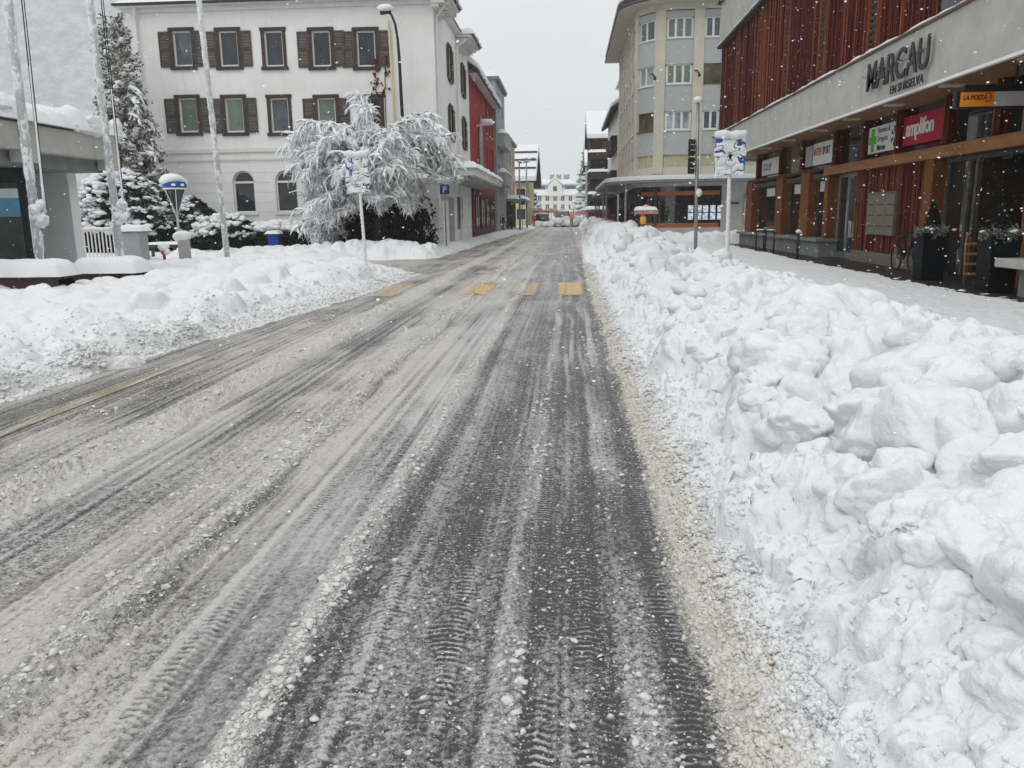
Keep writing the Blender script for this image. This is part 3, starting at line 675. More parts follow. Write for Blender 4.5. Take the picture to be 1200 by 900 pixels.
# ------------------------------------------------------------------ building helpers
def facade(mb, O, u, nrm, W, z0, z1, ops, depth=.22):
    """wall sheet with real holes: O=(x,y) at u=0, u and nrm are horizontal unit vectors; ops: (u0,u1,v0,v1,arch)"""
    P = lambda a, z, d=0: (O[0] + u[0] * a - nrm[0] * d, O[1] + u[1] * a - nrm[1] * d, z)
    us = sorted({0, W, *[q for o in ops for q in o[:2]]}); vs = sorted({z0, z1, *[q for o in ops for q in o[2:4]]})
    for i in range(len(us) - 1):
        for j in range(len(vs) - 1):
            a0, a1, v0, v1 = us[i], us[i + 1], vs[j], vs[j + 1]; ca, cv = (a0 + a1) / 2, (v0 + v1) / 2
            if any(o[0] < ca < o[1] and o[2] < cv < o[3] for o in ops): continue
            mb.quad(P(a0, v0), P(a1, v0), P(a1, v1), P(a0, v1))
    for o in ops:
        a0, a1, v0, v1 = o[:4]; arch = len(o) > 4 and o[4]
        mb.quad(P(a0, v0), P(a0, v0, depth), P(a0, v1, depth), P(a0, v1)); mb.quad(P(a1, v0), P(a1, v1), P(a1, v1, depth), P(a1, v0, depth))
        mb.quad(P(a0, v0), P(a1, v0), P(a1, v0, depth), P(a0, v0, depth))
        if arch:
            r = (a1 - a0) / 2; n = 12; c = (a0 + a1) / 2; zc = v1 - r
            for k in range(n):
                t0, t1 = PI - PI * k / n, PI - PI * (k + 1) / n
                b0, b1 = c + r * math.cos(t0), c + r * math.cos(t1); w0, w1 = zc + r * math.sin(t0), zc + r * math.sin(t1)
                mb.quad(P(b0, w0), P(b1, w1), P(b1, v1), P(b0, v1)); mb.quad(P(b0, w0), P(b0, w0, depth), P(b1, w1, depth), P(b1, w1))
        else:
            mb.quad(P(a0, v1), P(a0, v1, depth), P(a1, v1, depth), P(a1, v1))
class Plane:
    """local frame on a wall: (a along, z up, d outwards)"""
    def __init__(s, O, u, nrm): s.O = O; s.u = u; s.n = nrm
    def p(s, a, z, d=0): return Vector((s.O[0] + s.u[0] * a + s.n[0] * d, s.O[1] + s.u[1] * a + s.n[1] * d, z))
    def box(s, mb, a0, a1, z0, z1, d0, d1):
        c = s.p((a0 + a1) / 2, (z0 + z1) / 2, (d0 + d1) / 2)
        mb.obox(c, Vector((*s.u, 0)) * abs(a1 - a0) / 2, Vector((*s.n, 0)) * abs(d1 - d0) / 2, (0, 0, abs(z1 - z0) / 2)); return mb
def window(pl, par, a0, a1, z0, z1, frame='white_frame', gl='glass', d=-.12, fw=.07, mull=0, trans=None, sill=None, name='window', fd=.06, arch=False):
    mb = MB()
    pl.box(mb, a0, a0 + fw, z0, z1, d - fd, d + .002); pl.box(mb, a1 - fw, a1, z0, z1, d - fd, d + .002)
    pl.box(mb, a0 + fw, a1 - fw, z0, z0 + fw, d - fd, d); pl.box(mb, a0 + fw, a1 - fw, z1 - fw, z1, d - fd, d)
    for k in range(mull):
        c = a0 + (a1 - a0) * (k + 1) / (mull + 1); pl.box(mb, c - fw * .55, c + fw * .55, z0 + fw, z1 - fw, d - fd, d - .004)
    if trans: pl.box(mb, a0 + fw, a1 - fw, trans - fw * .5, trans + fw * .5, d - fd, d - .006)
    if sill: pl.box(mb, a0 - .06, a1 + .06, z0 - .07, z0 - .003, d - fd, .07)
    w = mb.build(name, frame, par)
    g = MB(); g.quad(pl.p(a0 + fw * .5, z0 + fw * .5, d - fd * .7), pl.p(a1 - fw * .5, z0 + fw * .5, d - fd * .7), pl.p(a1 - fw * .5, z1 - fw * .5, d - fd * .7), pl.p(a0 + fw * .5, z1 - fw * .5, d - fd * .7))
    g.build('pane', gl, w); return w
def shutter(pl, par, a0, a1, z0, z1, tilt=.05):
    mb = MB(); d0, d1 = .03, .075
    pl.box(mb, a0, a0 + .06, z0, z1, d0, d1); pl.box(mb, a1 - .06, a1, z0, z1, d0, d1)
    for z in (z0, (z0 + z1) / 2 - .04, z1 - .09): pl.box(mb, a0 + .06, a1 - .06, z, z + .09, d0, d1 - .004)
    n = int((z1 - z0) / .075)
    for k in range(n):
        z = z0 + .09 + (z1 - z0 - .18) * (k + .5) / n
        c = pl.p((a0 + a1) / 2, z, .05); mb.obox(c, Vector((*pl.u, 0)) * ((a1 - a0) / 2 - .062), Vector((*pl.n, 0)) * .022 + Vector((0, 0, -.014)), Vector((*pl.n, 0)) * .004 + Vector((0, 0, .008)))
    return mb.build('shutter', 'brown_wood', par)

# ------------------------------------------------------------------ white corner building with brown shutters
FY = 40.0
XL_, XR_ = at(166, 150, FY).x, at(512, 150, FY).x
def rustic_plaster():
    m, t, b = nt('rusticated_plaster')
    tc = N(t, 'ShaderNodeTexCoord'); sx = N(t, 'ShaderNodeSeparateXYZ'); t.links.new(tc.outputs['Object'], sx.inputs[0])
    z = sx.outputs[2]; fr = math_n(t, 'FRACT', math_n(t, 'DIVIDE', z, .48)); low = math_n(t, 'LESS_THAN', z, 4.35)
    g = math_n(t, 'MULTIPLY', math_n(t, 'LESS_THAN', fr, .085), low)
    n = noise_n(t, tc.outputs['Object'], 1.3, 6); st = noise_n(t, tc.outputs['Object'], .35, 5)
    c = mixc(t, mapr(t, n, .3, .7), (.72, .72, .705), (.77, .77, .755)); c = mixc(t, mapr(t, st, .50, .75, 0, .45), c, (.55, .55, .52)); mp_ = N(t, 'ShaderNodeMapping'); mp_.inputs['Scale'].default_value = (2.2, 2.2, .12); t.links.new(tc.outputs['Object'], mp_.inputs['Vector']); c = mixc(t, mapr(t, noise_n(t, mp_.outputs[0], 1.6, 5, .65), .54, .80, 0, .40), c, (.50, .49, .46))
    t.links.new(c, b.inputs['Base Color']); b.inputs['Roughness'].default_value = .9; spec(b, .2)
    h = math_n(t, 'SUBTRACT', math_n(t, 'MULTIPLY', noise_n(t, tc.outputs['Object'], 80, 3), .12), g)
    t.links.new(bump_n(t, h, 1.0, .03), b.inputs['Normal']); return m
M['rustic'] = rustic_plaster()
WB = thing('white_house', 'white plastered three storey corner house with brown shutters', 'house', (XL_, FY, 0))
front = Plane((XL_, FY), (1, 0), (0, -1)); W = XR_ - XL_
side = Plane((XR_, FY), (0, 1), (1, 0)); SD = 13.6
wc = lambda x, y: (at(x, y, FY).x - XL_, at(x, y, FY).z)
r1 = [wc(x, 57) for x in (214, 268, 321, 376.5, 429)]; r2 = [wc(x, 135) for x in (221, 275, 328, 383, 436)]
ar = [wc(x, 224) for x in (286, 336)]
ops = []
for (c, z) in r1 + r2: ops.append((c - .46, c + .46, z - .80, z + .80))
ab = [ar[0][0], ar[1][0], ar[1][0] + 2.2, ar[1][0] + 5.6]
zA = ar[0][1]
for c in ab: ops.append((c - .55, c + .55, zA - 1.05, zA + .98, True))
EZ = at(300, 5, FY).z
mb = MB(); facade(mb, front.O, front.u, front.n, W, -.3, EZ, ops)
zr1, zr2 = r1[2][1], r2[2][1]
sops = []; sw = [5.0, 10.6]
for c in sw:
    for z in (zr1, zr2): sops.append((c - .5, c + .5, z - .8, z + .8))
facade(mb, side.O, side.u, side.n, SD, -.3, EZ + .3, sops)
mb.quad((XL_, FY, -.3), (XL_, FY + SD, -.3), (XL_, FY + SD, EZ), (XL_, FY, EZ)); mb.quad((XL_, FY + SD, -.3), (XR_, FY + SD, -.3), (XR_, FY + SD, EZ), (XL_, FY + SD, EZ))
front.box(mb, -.3, W + .3, EZ, EZ + .12, -SD - .2, .25)
mb.build('wall', 'rustic', WB)
mb = MB()
zl = wc(300, 176)[1]; zl2 = wc(300, 186)[1]
front.box(mb, -.02, W + .07, zl - .09, zl + .09, 0, .09); front.box(mb, -.02, W + .05, zl2 - .07, zl2 + .03, 0, .05)
side.box(mb, .001, SD, zl - .09, zl + .09, 0, .07); side.box(mb, .001, SD, zl2 - .07, zl2 + .03, 0, .05)
front.box(mb, -.5, W + .5, EZ - .06, EZ - .005, .0, .5); front.box(mb, -.35, W + .3, EZ - .25, EZ - .065, .0, .18)
mb.build('string_course', 'plaster_trim', WB)
def shuttered(pl, c, z, left=True, right=True, gl='glass', closed=False, k=0):
    mb = MB()
    pl.box(mb, c - .60, c - .45, z - .82, z + .80, -.02, .05); pl.box(mb, c + .45, c + .60, z - .82, z + .80, -.02, .05)
    pl.box(mb, c - .64, c + .64, z + .80, z + .95, -.02, .07); pl.box(mb, c - .66, c + .66, z - .97, z - .82, -.02, .11)
    s = mb.build('window_surround', 'brown_frame', WB)
    window(pl, WB, c - .44, c + .44, z - .78, z + .79, gl=gl, d=-.09, fw=.06)
    if left: shutter(pl, WB, c - 1.14, c - .62, z - .84, z + .78)
    if right: shutter(pl, WB, c + .62, c + 1.14, z - .84, z + .78)
    if closed: shutter(pl, WB, c - .44, c, z - .80, z + .8); shutter(pl, WB, c, c + .44, z - .80, z + .8)
for i, (c, z) in enumerate(r1): shuttered(front, c, z, i != 2, i != 2, ('glass_blue', 'glass', 'glass', 'glass', 'glass')[i])
for i, (c, z) in enumerate(r2): shuttered(front, c, z, i not in (2, 4), i not in (2, 4), ('glass_green', 'glass_green', 'glass_blue', 'glass_green', 'glass')[i], closed=i == 4)
for c in sw:
    for z in (zr1, zr2): shuttered(side, c, z)
for i, c in enumerate(ab):
    z0, z1 = zA - 1.05, zA + .98; r = .55; d = -.12; mb = MB()
    front.box(mb, c - .55, c - .47, z0, z1 - r, d - .06, d); front.box(mb, c + .47, c + .55, z0, z1 - r, d - .06, d); front.box(mb, c - .47, c + .47, z1 - r - .05, z1 - r + .05, d - .06, d + .003)
    front.box(mb, c - .47, c + .47, z0, z0 + .08, d - .06, d)
    mb.tube([front.p(c + .51 * math.cos(t), z1 - r + .51 * math.sin(t), d - .03) for t in np.linspace(0, PI, 15)], .04, 6)
    w = mb.build('arched_window', 'white_frame', WB)
    g = MB(); pts = [front.p(c - .5, z0, d - .04), front.p(c + .5, z0, d - .04)] + [front.p(c + .52 * math.cos(t), z1 - r + .52 * math.sin(t), d - .04) for t in np.linspace(0, PI, 13)]
    g.add(pts, [tuple(range(len(pts)))]); g.build('pane', 'glass', w)
    t = MB(); front.box(t, c - .66, c + .66, z0 - .12, z0, -.02, .08)
    t.build('window_sill', 'plaster_trim', WB)
# eaves on the street side, broken by a raised wall bay; snowy roof
mb = MB(); sn = MB()
for (a0, a1) in ((-.6, 2.3), (7.6, 11.6)):
    for k, (dz, o0, o1) in enumerate(((.0, 0, .95), (-.16, 0, .6), (-.30, 0, .32))): side.box(mb, a0 + .08 * k, a1 - .08 * k, EZ + dz - .14, EZ + dz - .003 * k, o0 - .02, o1)
    for q in np.arange(a0 + .3, a1 - .1, .62): side.box(mb, q, q + .14, EZ - .34, EZ - .155, .33, .80)
    mb.build('cornice', 'plaster_trim', WB); mb = MB()
    p0, p1 = side.p(a0, EZ, -.3), side.p(a1, EZ, 1.02)
    snow_slab(sn, p0.x, p1.x, p0.y, p1.y, EZ + .01, .42, .1, .3, seed=3, over=.1)
mb = MB(); side.box(mb, 3.1, 6.9, EZ + .3, EZ + 1.6, -2.0, .012); mb.prism([side.p(2.7, EZ + 1.6, .3), side.p(7.3, EZ + 1.6, .3), side.p(5, EZ + 3.2, .3)], Vector((-4.5, 0, 0)))
mb.build('gable', 'plaster', WB)
mb = MB(); e = EZ + .12; zt = EZ + 4.2
A = [(XL_ - .5, FY - .5, e), (XR_ + .4, FY - .5, e), (XR_ + .4, FY + SD, e), (XL_ - .5, FY + SD, e)]; B = [(XL_ + 4.5, FY + 4.5, zt), (XR_ - 4.5, FY + 4.5, zt), (XR_ - 4.5, FY + SD - 4, zt), (XL_ + 4.5, FY + SD - 4, zt)]
mb.add(A + B, [(0, 1, 5, 4), (1, 2, 6, 5), (2, 3, 7, 6), (3, 0, 4, 7), (4, 5, 6, 7)])
sn.add(mb.v, mb.f); sn.build('roof', 'snow', WB, True)
mb = MB(); front.box(mb, -.55, W + .55, EZ + .0, EZ + .10, .5, .62); mb.tube([side.p(-.55, EZ - .02, .95), side.p(2.3, EZ - .02, .95)], .07, 8); mb.tube([side.p(7.6, EZ - .02, .95), side.p(11.6, EZ - .02, .95)], .07, 8)
mb.build('gutter', 'rooftile', WB)
mb = MB(); mb.tube([front.p(.5, EZ - .05, .5), front.p(.3, EZ - .5, .12), front.p(.3, .1, .12)], .06, 8); mb.build('downpipe', 'white_frame', WB); mb = MB(); mb.tube([side.p(-.3, EZ - .05, .8), side.p(.25, EZ - .8, .1), side.p(.25, .1, .1)], .06, 8); mb.build('downpipe', 'white_frame', WB); mb = MB()
mb.tube([side.p(7.9, EZ - .05, .85), side.p(7.4, EZ - .7, .1), side.p(7.4, .1, .1)], .06, 8)
mb.build('downpipe', 'white_frame', WB)
mb = MB(); side.box(mb, 3.2, 5.0, .2, 2.6, -.02, .05); w = mb.build('door', 'grey_wall', WB)
mb = MB(); side.box(mb, 6.6, 8.8, .9, 2.7, -.02, .03); mb.build('window', 'glass', WB)
# dried climber on the wall
tp = Plane((0, FY), (1, 0), (0, -1))
q = thing('creeper', 'thin dried reddish creeper hanging on the white wall', 'creeper', front.p(wc(440, 100)[0], .3, .05))
mb = MB(); lf = MB()
for (x0, y0, x1, y1) in ((440, 72, 441, 112), (453, 68, 451, 110)):
    pts = [at(x0 + (x1 - x0) * k / 8 + random.uniform(-1, 1), y0 + (y1 - y0) * k / 8, FY - .05) for k in range(9)]; mb.tube(pts, .018, 5)
    for p in pts:
        if random.random() < .8:
            for _ in range(random.randint(1, 6)): lf.blob(p + Vector((random.gauss(0, .09), -.03, random.gauss(0, .12))), random.uniform(.03, .07), 1, .3)
    mb.tube([at(x1, y1, FY - .05), Vector((at(x1, y1, FY).x, FY - .05, .3))], .018, 5)
mb.build('stem', 'bark', q); lf.build('leaves', mat('dry_red_leaf', (.10, .022, .02), .8, .4, 9), q)

# flat entrance canopy over the street side
cy0, cy1 = 41.3, 58.4; cx1 = -4.6
CN = thing('entrance_canopy', 'flat white concrete canopy loaded with snow projecting from the white house', 'canopy', (XR_, cy0, 0))
mb = MB(); mb.box((XR_ - .0, cy0, 3.62), (cx1, cy1, 4.0)); mb.build('canopy_slab', 'plaster_trim', CN, bevel=.02)
mb = MB(); mb.box((XR_ + .02, cy0 + .2, 3.42), (cx1 - .35, cy1 - .2, 3.618)); mb.build('soffit', 'grey_wall', CN)
mb = MB(); snow_slab(mb, XR_, cx1 + .02, cy0 - .02, cy1, 3.99, .34, .14, .4, seed=9, over=.1); mb.build('snow_cap', 'snow', CN, True)
for y in (42.2, 47.6, 53.2):
    mb = MB(); mb.box((-6.9, y, .0), (-6.45, y + .4, 3.42)); mb.build('pillar', 'plaster', CN)

# ------------------------------------------------------------------ the street beyond, left side
def block_house(name, label, x0, x1, y0, y1, h, wallm, sidewins, frontwins, roof='flat', th=.5, gl='glass', frame='white_frame', ridge=3.0, face=1):
    t = thing(name, label, 'building', ((x0 + x1) / 2, y0, 0)); mb = MB()
    xs_ = x1 if face > 0 else x0
    sp = Plane((xs_, y0), (0, 1), (face, 0)); fp = Plane((x0, y0), (1, 0), (0, -1)); so = []; fo = []
    for (a, z, w, hh) in sidewins: so.append((a - w / 2, a + w / 2, z - hh / 2, z + hh / 2))
    for (a, z, w, hh) in frontwins: fo.append((a - w / 2, a + w / 2, z - hh / 2, z + hh / 2))
    facade(mb, sp.O, sp.u, sp.n, y1 - y0, -.3, h, so); facade(mb, fp.O, fp.u, fp.n, x1 - x0, -.3, h, fo)
    xo = x0 if face > 0 else x1
    mb.quad((xo, y0, -.3), (xo, y1, -.3), (xo, y1, h), (xo, y0, h)); mb.quad((x0, y1, -.3), (x1, y1, -.3), (x1, y1, h), (x0, y1, h)); mb.quad((x0, y0, h), (x1, y0, h), (x1, y1, h), (x0, y1, h))
    mb.build('wall', wallm, t)
    for o in so: window(sp, t, *o, gl=gl, frame=frame, sill=True)
    for o in fo: window(fp, t, *o, gl=gl, frame=frame, sill=True)
    if roof == 'flat':
        e = MB(); e.box((x0 - .25, y0 - .25, h + .003), (x1 + .25, y1 + .25, h + .22)); r = e.build('roof', 'concrete_dk', t)
        s = MB(); snow_slab(s, x0 - .3, x1 + .3, y0 - .3, y1 + .3, h + .22, th, .35, .3, seed=int(y0)); s.build('snow_cap', 'snow', r, True)
    else:
        ax = 'y' if roof == 'ridge_y' else 'x'; o = .7; e = MB()
        if ax == 'y':
            xm = (x0 + x1) / 2; P = [(x0 - o, h - .25), (xm, h + ridge), (x1 + o, h - .25), (x1 + o, h - .45), (xm, h + ridge - .22), (x0 - o, h - .45)]
            e.prism([(a, y0 - .4, z) for a, z in P], (0, y1 - y0 + .8, 0)); s = MB(); PS = [(x0 - o - .06, h - .26), (x0 - o, h - .25 + th), (xm, h + ridge + th), (x1 + o, h - .25 + th), (x1 + o + .06, h - .26), (xm, h + ridge + .003)]
            s.prism([(a, y0 - .45, z) for a, z in PS], (0, y1 - y0 + .9, 0)); g = MB(); g.prism([(x0, y0 + .01, h), (x1, y0 + .01, h), (xm, y0 + .01, h + ridge - .25)], (0, y1 - y0 - .02, 0))
        else:
            ym = (y0 + y1) / 2; P = [(y0 - o, h - .25), (ym, h + ridge), (y1 + o, h - .25), (y1 + o, h - .45), (ym, h + ridge - .22), (y0 - o, h - .45)]
            e.prism([(x0 - .4, a, z) for a, z in P], (x1 - x0 + (.8 if name != 'yellow_house' else 1.6), 0, 0)); s = MB(); PS = [(y0 - o - .06, h - .26), (y0 - o, h - .25 + th), (ym, h + ridge + th), (y1 + o, h - .25 + th), (y1 + o + .06, h - .26), (ym, h + ridge + .003)]
            s.prism([(x0 - .45, a, z) for a, z in PS], (x1 - x0 + (.9 if name != 'yellow_house' else 1.7), 0, 0)); g = MB(); g.prism([(x0 + .01, y0, h), (x0 + .01, y1, h), (x0 + .01, ym, h + ridge - .25)], (x1 - x0 - .02, 0, 0))
        r = e.build('roof', 'rooftile', t); s.build('snow_cap', 'snow', r, bevel=.12); g.build('gable', wallm, t)
    return t, sp, fp
XS = XR_
# red house: windows along the street, pointed niche, shop below
wn = [(a, z, .9, 2.1) for z in (6.0, 9.0) for a in (11.5, 14.0, 16.3)]
RH, sp, fp = block_house('red_house', 'dark red house with snowy eaves beside the white corner house', XS - 9, XS - .02, FY + SD + .02, 71.5, 10.9, 'redplaster', wn, [], 'ridge_y', .45, gl='glass_pale', ridge=3.4)
mb = MB(); sp.box(mb, .6, 17.4, .25, 3.4, .003, .06); mb.build('shop_front', 'darkred', RH)
for a in (2.0, 5.6, 9.4, 13.2): window(sp, RH, a, a + 2.6, .7, 3.0, frame='darkred', gl='glass_shop', d=.12, mull=1)
mb = MB(); pts = [sp.p(a, z, .05) for a, z in ((5.3, 4.9), (7.5, 4.9), (7.5, 7.3), (6.4, 8.8), (5.3, 7.3))]; mb.prism(pts, (.06, 0, 0)); mb.build('niche_panel', 'pole', RH)
mb = MB(); snow_slab(mb, XS - .2, XS + .62, FY + SD + .2, 71.6, 10.55, .5, .2, .4, seed=21, over=.12); mb.build('eaves_snow', 'snow', RH, True)
# dormer block with a higher snowy roof
mb = MB(); mb.box((XS - 6, 60, 11.5), (XS - 1.6, 67, 13.2)); d = mb.build('dormer', 'redplaster', RH); mb = MB(); snow_slab(mb, XS - 6.4, XS - 1.1, 59.5, 67.6, 13.2, 1.0, .2, .2, seed=4); mb.build('snow_cap', 'snow', d, True)
GH, sp, fp = block_house('grey_flats', 'narrow pale grey block of flats with bays behind the red house', XS - 9, XS + .15, 72, 82, 13.0, 'grey_wall', [(a, z, 1.5, 1.7) for z in (5.3, 8.3, 11.3) for a in (2.5, 7)], [(7.9, z, 1.4, 1.6) for z in (5.3, 8.3, 11.3)])
for z in (5.6, 8.9):
    mb = MB(); sp.box(mb, 1, 8.6, z - 1.3, z - .2, 0, .7); b_ = mb.build('balcony', 'bluegrey', GH); mb = MB(); p0, p1 = sp.p(1, z, 0), sp.p(8.6, z, .75); snow_slab(mb, p0.x, p1.x, p0.y, p1.y, z - .2, .35, .2, seed=6); mb.build('snow_cap', 'snow', b_, True)
BH, sp, fp = block_house('tan_house', 'flat roofed tan house in the left row past the grey flats', XS - 8, XS + .1, 83, 98, 9.4, 'tan', [(a, z, 1.5, 1.5) for z in (4.6, 7.6) for a in (2.5, 7, 11.5)], [(6.6, 4.6, 1.4, 1.5), (6.6, 7.6, 1.4, 1.5)], th=.35)
mb = MB(); sp.box(mb, .5, 14.2, .2, 3.0, .003, .1); mb.build('shop_front', 'darkbrown', BH)
mb = MB(); sp.box(mb, .3, 14.4, 3.05, 3.3, 0, 1.8); aw = mb.build('awning', 'grey_wall', BH); mb = MB(); p0, p1 = sp.p(.3, 3.3, 0), sp.p(14.4, 3.3, 1.85); snow_slab(mb, p0.x, p1.x, p0.y, p1.y, 3.3, .35, .2, seed=8); mb.build('snow_cap', 'snow', aw, True)
YH, sp, fp = block_house('yellow_house', 'pale yellow house under a tall snowy roof with ladders of snow guards', XS - 9, XS + .9, 112, 134, 6.4, 'yellow_wall', [(a, z, 1.3, 1.5) for z in (2.0, 4.7) for a in (3, 8, 13, 18)], [(a, z, 1.3, 1.5) for z in (1.8, 4.5) for a in (6.4, 9.0)], 'ridge_x', .7, ridge=4.8)
mb = MB()
for f in (.2, .45, .7):
    y = 112 - .7 + (11.7) * f; z = 6.15 + 5.05 * f; mb.box((XS - 9, y, z + .78), (XS + 2.0, y + .25, z + 1.0))
mb.build('snow_guard', 'louvre', YH)
# cream town house closing the view
CY = 258.0
cx0, cx1_ = at(624, 240, CY).x, at(676, 240, CY).x
CH = thing('cream_town_house', 'cream town house with snowy mansard roof closing the street', 'house', ((cx0 + cx1_) / 2, CY, 0))
cp = Plane((cx0, CY), (1, 0), (0, -1)); Wc = cx1_ - cx0; eave = at(650, 228.5, CY).z; top = at(650, 211, CY).z
ops = []
for px_ in (632.5, 641.5, 650.5, 659.5, 668.5):
    for py_ in (232.5, 242.5): a = at(px_, py_, CY); ops.append((a.x - cx0 - .62, a.x - cx0 + .62, a.z - .85, a.z + .85))
for px_ in (632.5, 641.5, 650.5, 659.5, 668.5): a = at(px_, 251, CY); ops.append((a.x - cx0 - .62, a.x - cx0 + .62, a.z - .7, a.z + .7))
mb = MB(); facade(mb, cp.O, cp.u, cp.n, Wc, -2, eave, ops, .3); mb.box((cx0, CY + .4, -2), (cx1_, CY + 12, eave)); mb.build('wall', 'cream', CH)
for o in ops: window(cp, CH, *o, gl='glass_blue', d=-.15, fw=.1, mull=1)
mb = MB(); mb.add([(cx0 - 1, CY - 1, eave), (cx1_ + 1, CY - 1, eave), (cx1_ + 1, CY + 12, eave), (cx0 - 1, CY + 12, eave), (cx0 + 1.6, CY + 4, top), (cx1_ - 1.6, CY + 4, top), (cx1_ - 1.6, CY + 8, top + .8), (cx0 + 1.6, CY + 8, top + .8)], [(0, 1, 5, 4), (1, 2, 6, 5), (2, 3, 7, 6), (3, 0, 4, 7), (4, 5, 6, 7), (3, 2, 1, 0)])
rf = mb.build('roof', 'snow', CH)
mb = MB(); g = at(650.5, 230, CY).x; mb.prism([(g - 2.1, CY - .9, eave - .4), (g + 2.1, CY - .9, eave - .4), (g + 2.1, CY - .9, eave + 3.0), (g, CY - .9, eave + 5.0), (g - 2.1, CY - .9, eave + 3.0)], (0, 6, 0)); gb = mb.build('gable', 'cream', CH)
mb = MB(); mb.box((g - .6, CY - .96, eave + 1.1), (g + .6, CY - .92, eave + 2.6)); mb.build('window', 'glass_blue', gb)
mb = MB(); mb.prism([(g - 2.4, CY - 1, eave + 3.0), (g, CY - 1, eave + 5.1), (g + 2.4, CY - 1, eave + 3.0), (g + 2.4, CY - 1, eave + 3.6), (g, CY - 1, eave + 5.8), (g - 2.4, CY - 1, eave + 3.6)], (0, 6.2, 0)); mb.build('snow_cap', 'snow', gb)
for sx in (-1, 1):
    mb = MB(); c = g + sx * 5.4; mb.box((c - 2.6, CY + 1.0, eave + 1.2), (c + 2.6, CY + 3.6, eave + 3.2)); dm = mb.build('dormer', 'grey_wall', CH)
    mb = MB(); mb.box((c - 2.7, CY + .9, eave + 3.2), (c + 2.7, CY + 4, eave + 3.6)); mb.build('snow_cap', 'snow', dm)
    mb = MB(); mb.box((c - 2.2, CY + .95, eave + 1.6), (c + 2.2, CY + .99, eave + 2.8)); mb.build('window', 'glass_blue', dm)
for (px_, w) in ((664, .9), (655, .8), (647, .7)):
    mb = MB(); p = at(px_, 208, CY + 7); mb.box((p.x - w, CY + 6.4, top - .5), (p.x + w, CY + 7.6, top + 2.0)); ch = mb.build('chimney', 'grey_wall', rf); mb = MB(); mb.blob((p.x, CY + 7, top + 2.1), (w * 1.1, .8, .45), 2, .1); mb.build('snow_cap', 'snow', ch, True)
ax0, ax1 = cx1_ + .1, at(693, 240, 262).x
GA = thing('grey_hall', 'plain grey hall with snowy roof right of the cream town house', 'building', ((ax0 + ax1) / 2, 260, 0))
mb = MB(); mb.box((ax0, 262, -2), (ax1, 276, at(680, 221, 262).z)); mb.build('wall', 'grey_wall', GA); mb = MB(); zz = at(680, 221, 262).z; mb.prism([(ax0, 261, zz), (ax0, 269, zz + 5), (ax0, 277, zz)], (ax1 - ax0, 0, 0)); mb.build('roof', 'snow', GA)
mb = MB(); mb.box((ax0 + .6, 261.9, -1.5), (ax1 - 2, 261.97, at(680, 239, 262).z)); mb.build('door', 'concrete_dk', GA)
# ------------------------------------------------------------------ timber fronted shop building on the right
TB = thing('timber_shop_building', 'shop building with red brown timber slats above a deep canopy', 'building', (9.2, 40, 0))
WX = 9.2
wp = Plane((WX, 40), (0, -1), (-1, 0))            # a = 40 - Y
A_ = lambda Y: 40 - Y
YN = 6.0
# dark shell; the doorway is cut as its own recess in front of it
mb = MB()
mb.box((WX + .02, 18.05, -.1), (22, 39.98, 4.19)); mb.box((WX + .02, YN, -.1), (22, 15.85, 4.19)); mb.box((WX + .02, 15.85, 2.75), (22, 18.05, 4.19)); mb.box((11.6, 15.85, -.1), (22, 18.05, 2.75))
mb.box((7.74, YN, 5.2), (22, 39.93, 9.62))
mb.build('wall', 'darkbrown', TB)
mb = MB(); mb.box((11.5, 15.86, .08), (11.58, 18.04, 2.74)); mb.build('interior_wall', mat('hall_timber', (.10, .06, .02), .6, .3, 3), TB)
mb = MB(); mb.box((7.42, YN, 4.24), (WX + .6, 39.9, 4.32)); mb.build('soffit', 'soffit', TB)
mb = MB(); y = 39.95
fz = at(0, 0, 10)  # noqa
while y > YN:
    y2 = max(YN, y - 4.05); mb.box((7.35, y2 + .008, 4.12), (7.62, y, 5.30)); y = y2
mb.box((7.36, 39.952, 4.12), (WX + 3, 40.1, 5.3))
mb.build('fascia', 'concrete', TB, bevel=.012)
mb = MB(); mb.box((7.30, YN, 5.30), (7.76, 40.12, 5.345)); mb.build('fascia_flashing', mat('copper_flashing', (.15, .085, .055), .5, .25, 6, metal=.3), TB)
mb = MB(); mb.box((7.345, YN, 4.06), (7.44, 40.1, 4.119)); mb.build('drip_edge', 'whitesign', TB)
mb = MB(); snow_slab(mb, 7.29, 7.74, YN, 40.1, 5.345, .085, .09, .7, seed=33, over=.025); mb.build('ledge_snow', 'snow', TB, True)
# upper band
mb = MB(); mb.box((7.5, YN, 9.62), (9, 40.0, 11.55)); mb.box((9, 39.6, 9.62), (20, 40.0, 11.55)); mb.build('parapet', 'concrete', TB)
mb = MB(); mb.box((7.42, YN, 9.52), (7.9, 40.1, 9.62)); mb.box((7.35, YN, 11.55), (9, 40.1, 11.68)); mb.build('parapet_flashing', 'rooftile', TB)
mb = MB(); snow_slab(mb, 7.40, 7.52, YN, 40.1, 9.618, .09, .09, .4, seed=35, over=.02); snow_slab(mb, 7.3, 9.2, YN, 40.15, 11.68, .30, .14, .3, seed=36); mb.build('parapet_snow', 'snow', TB, True)
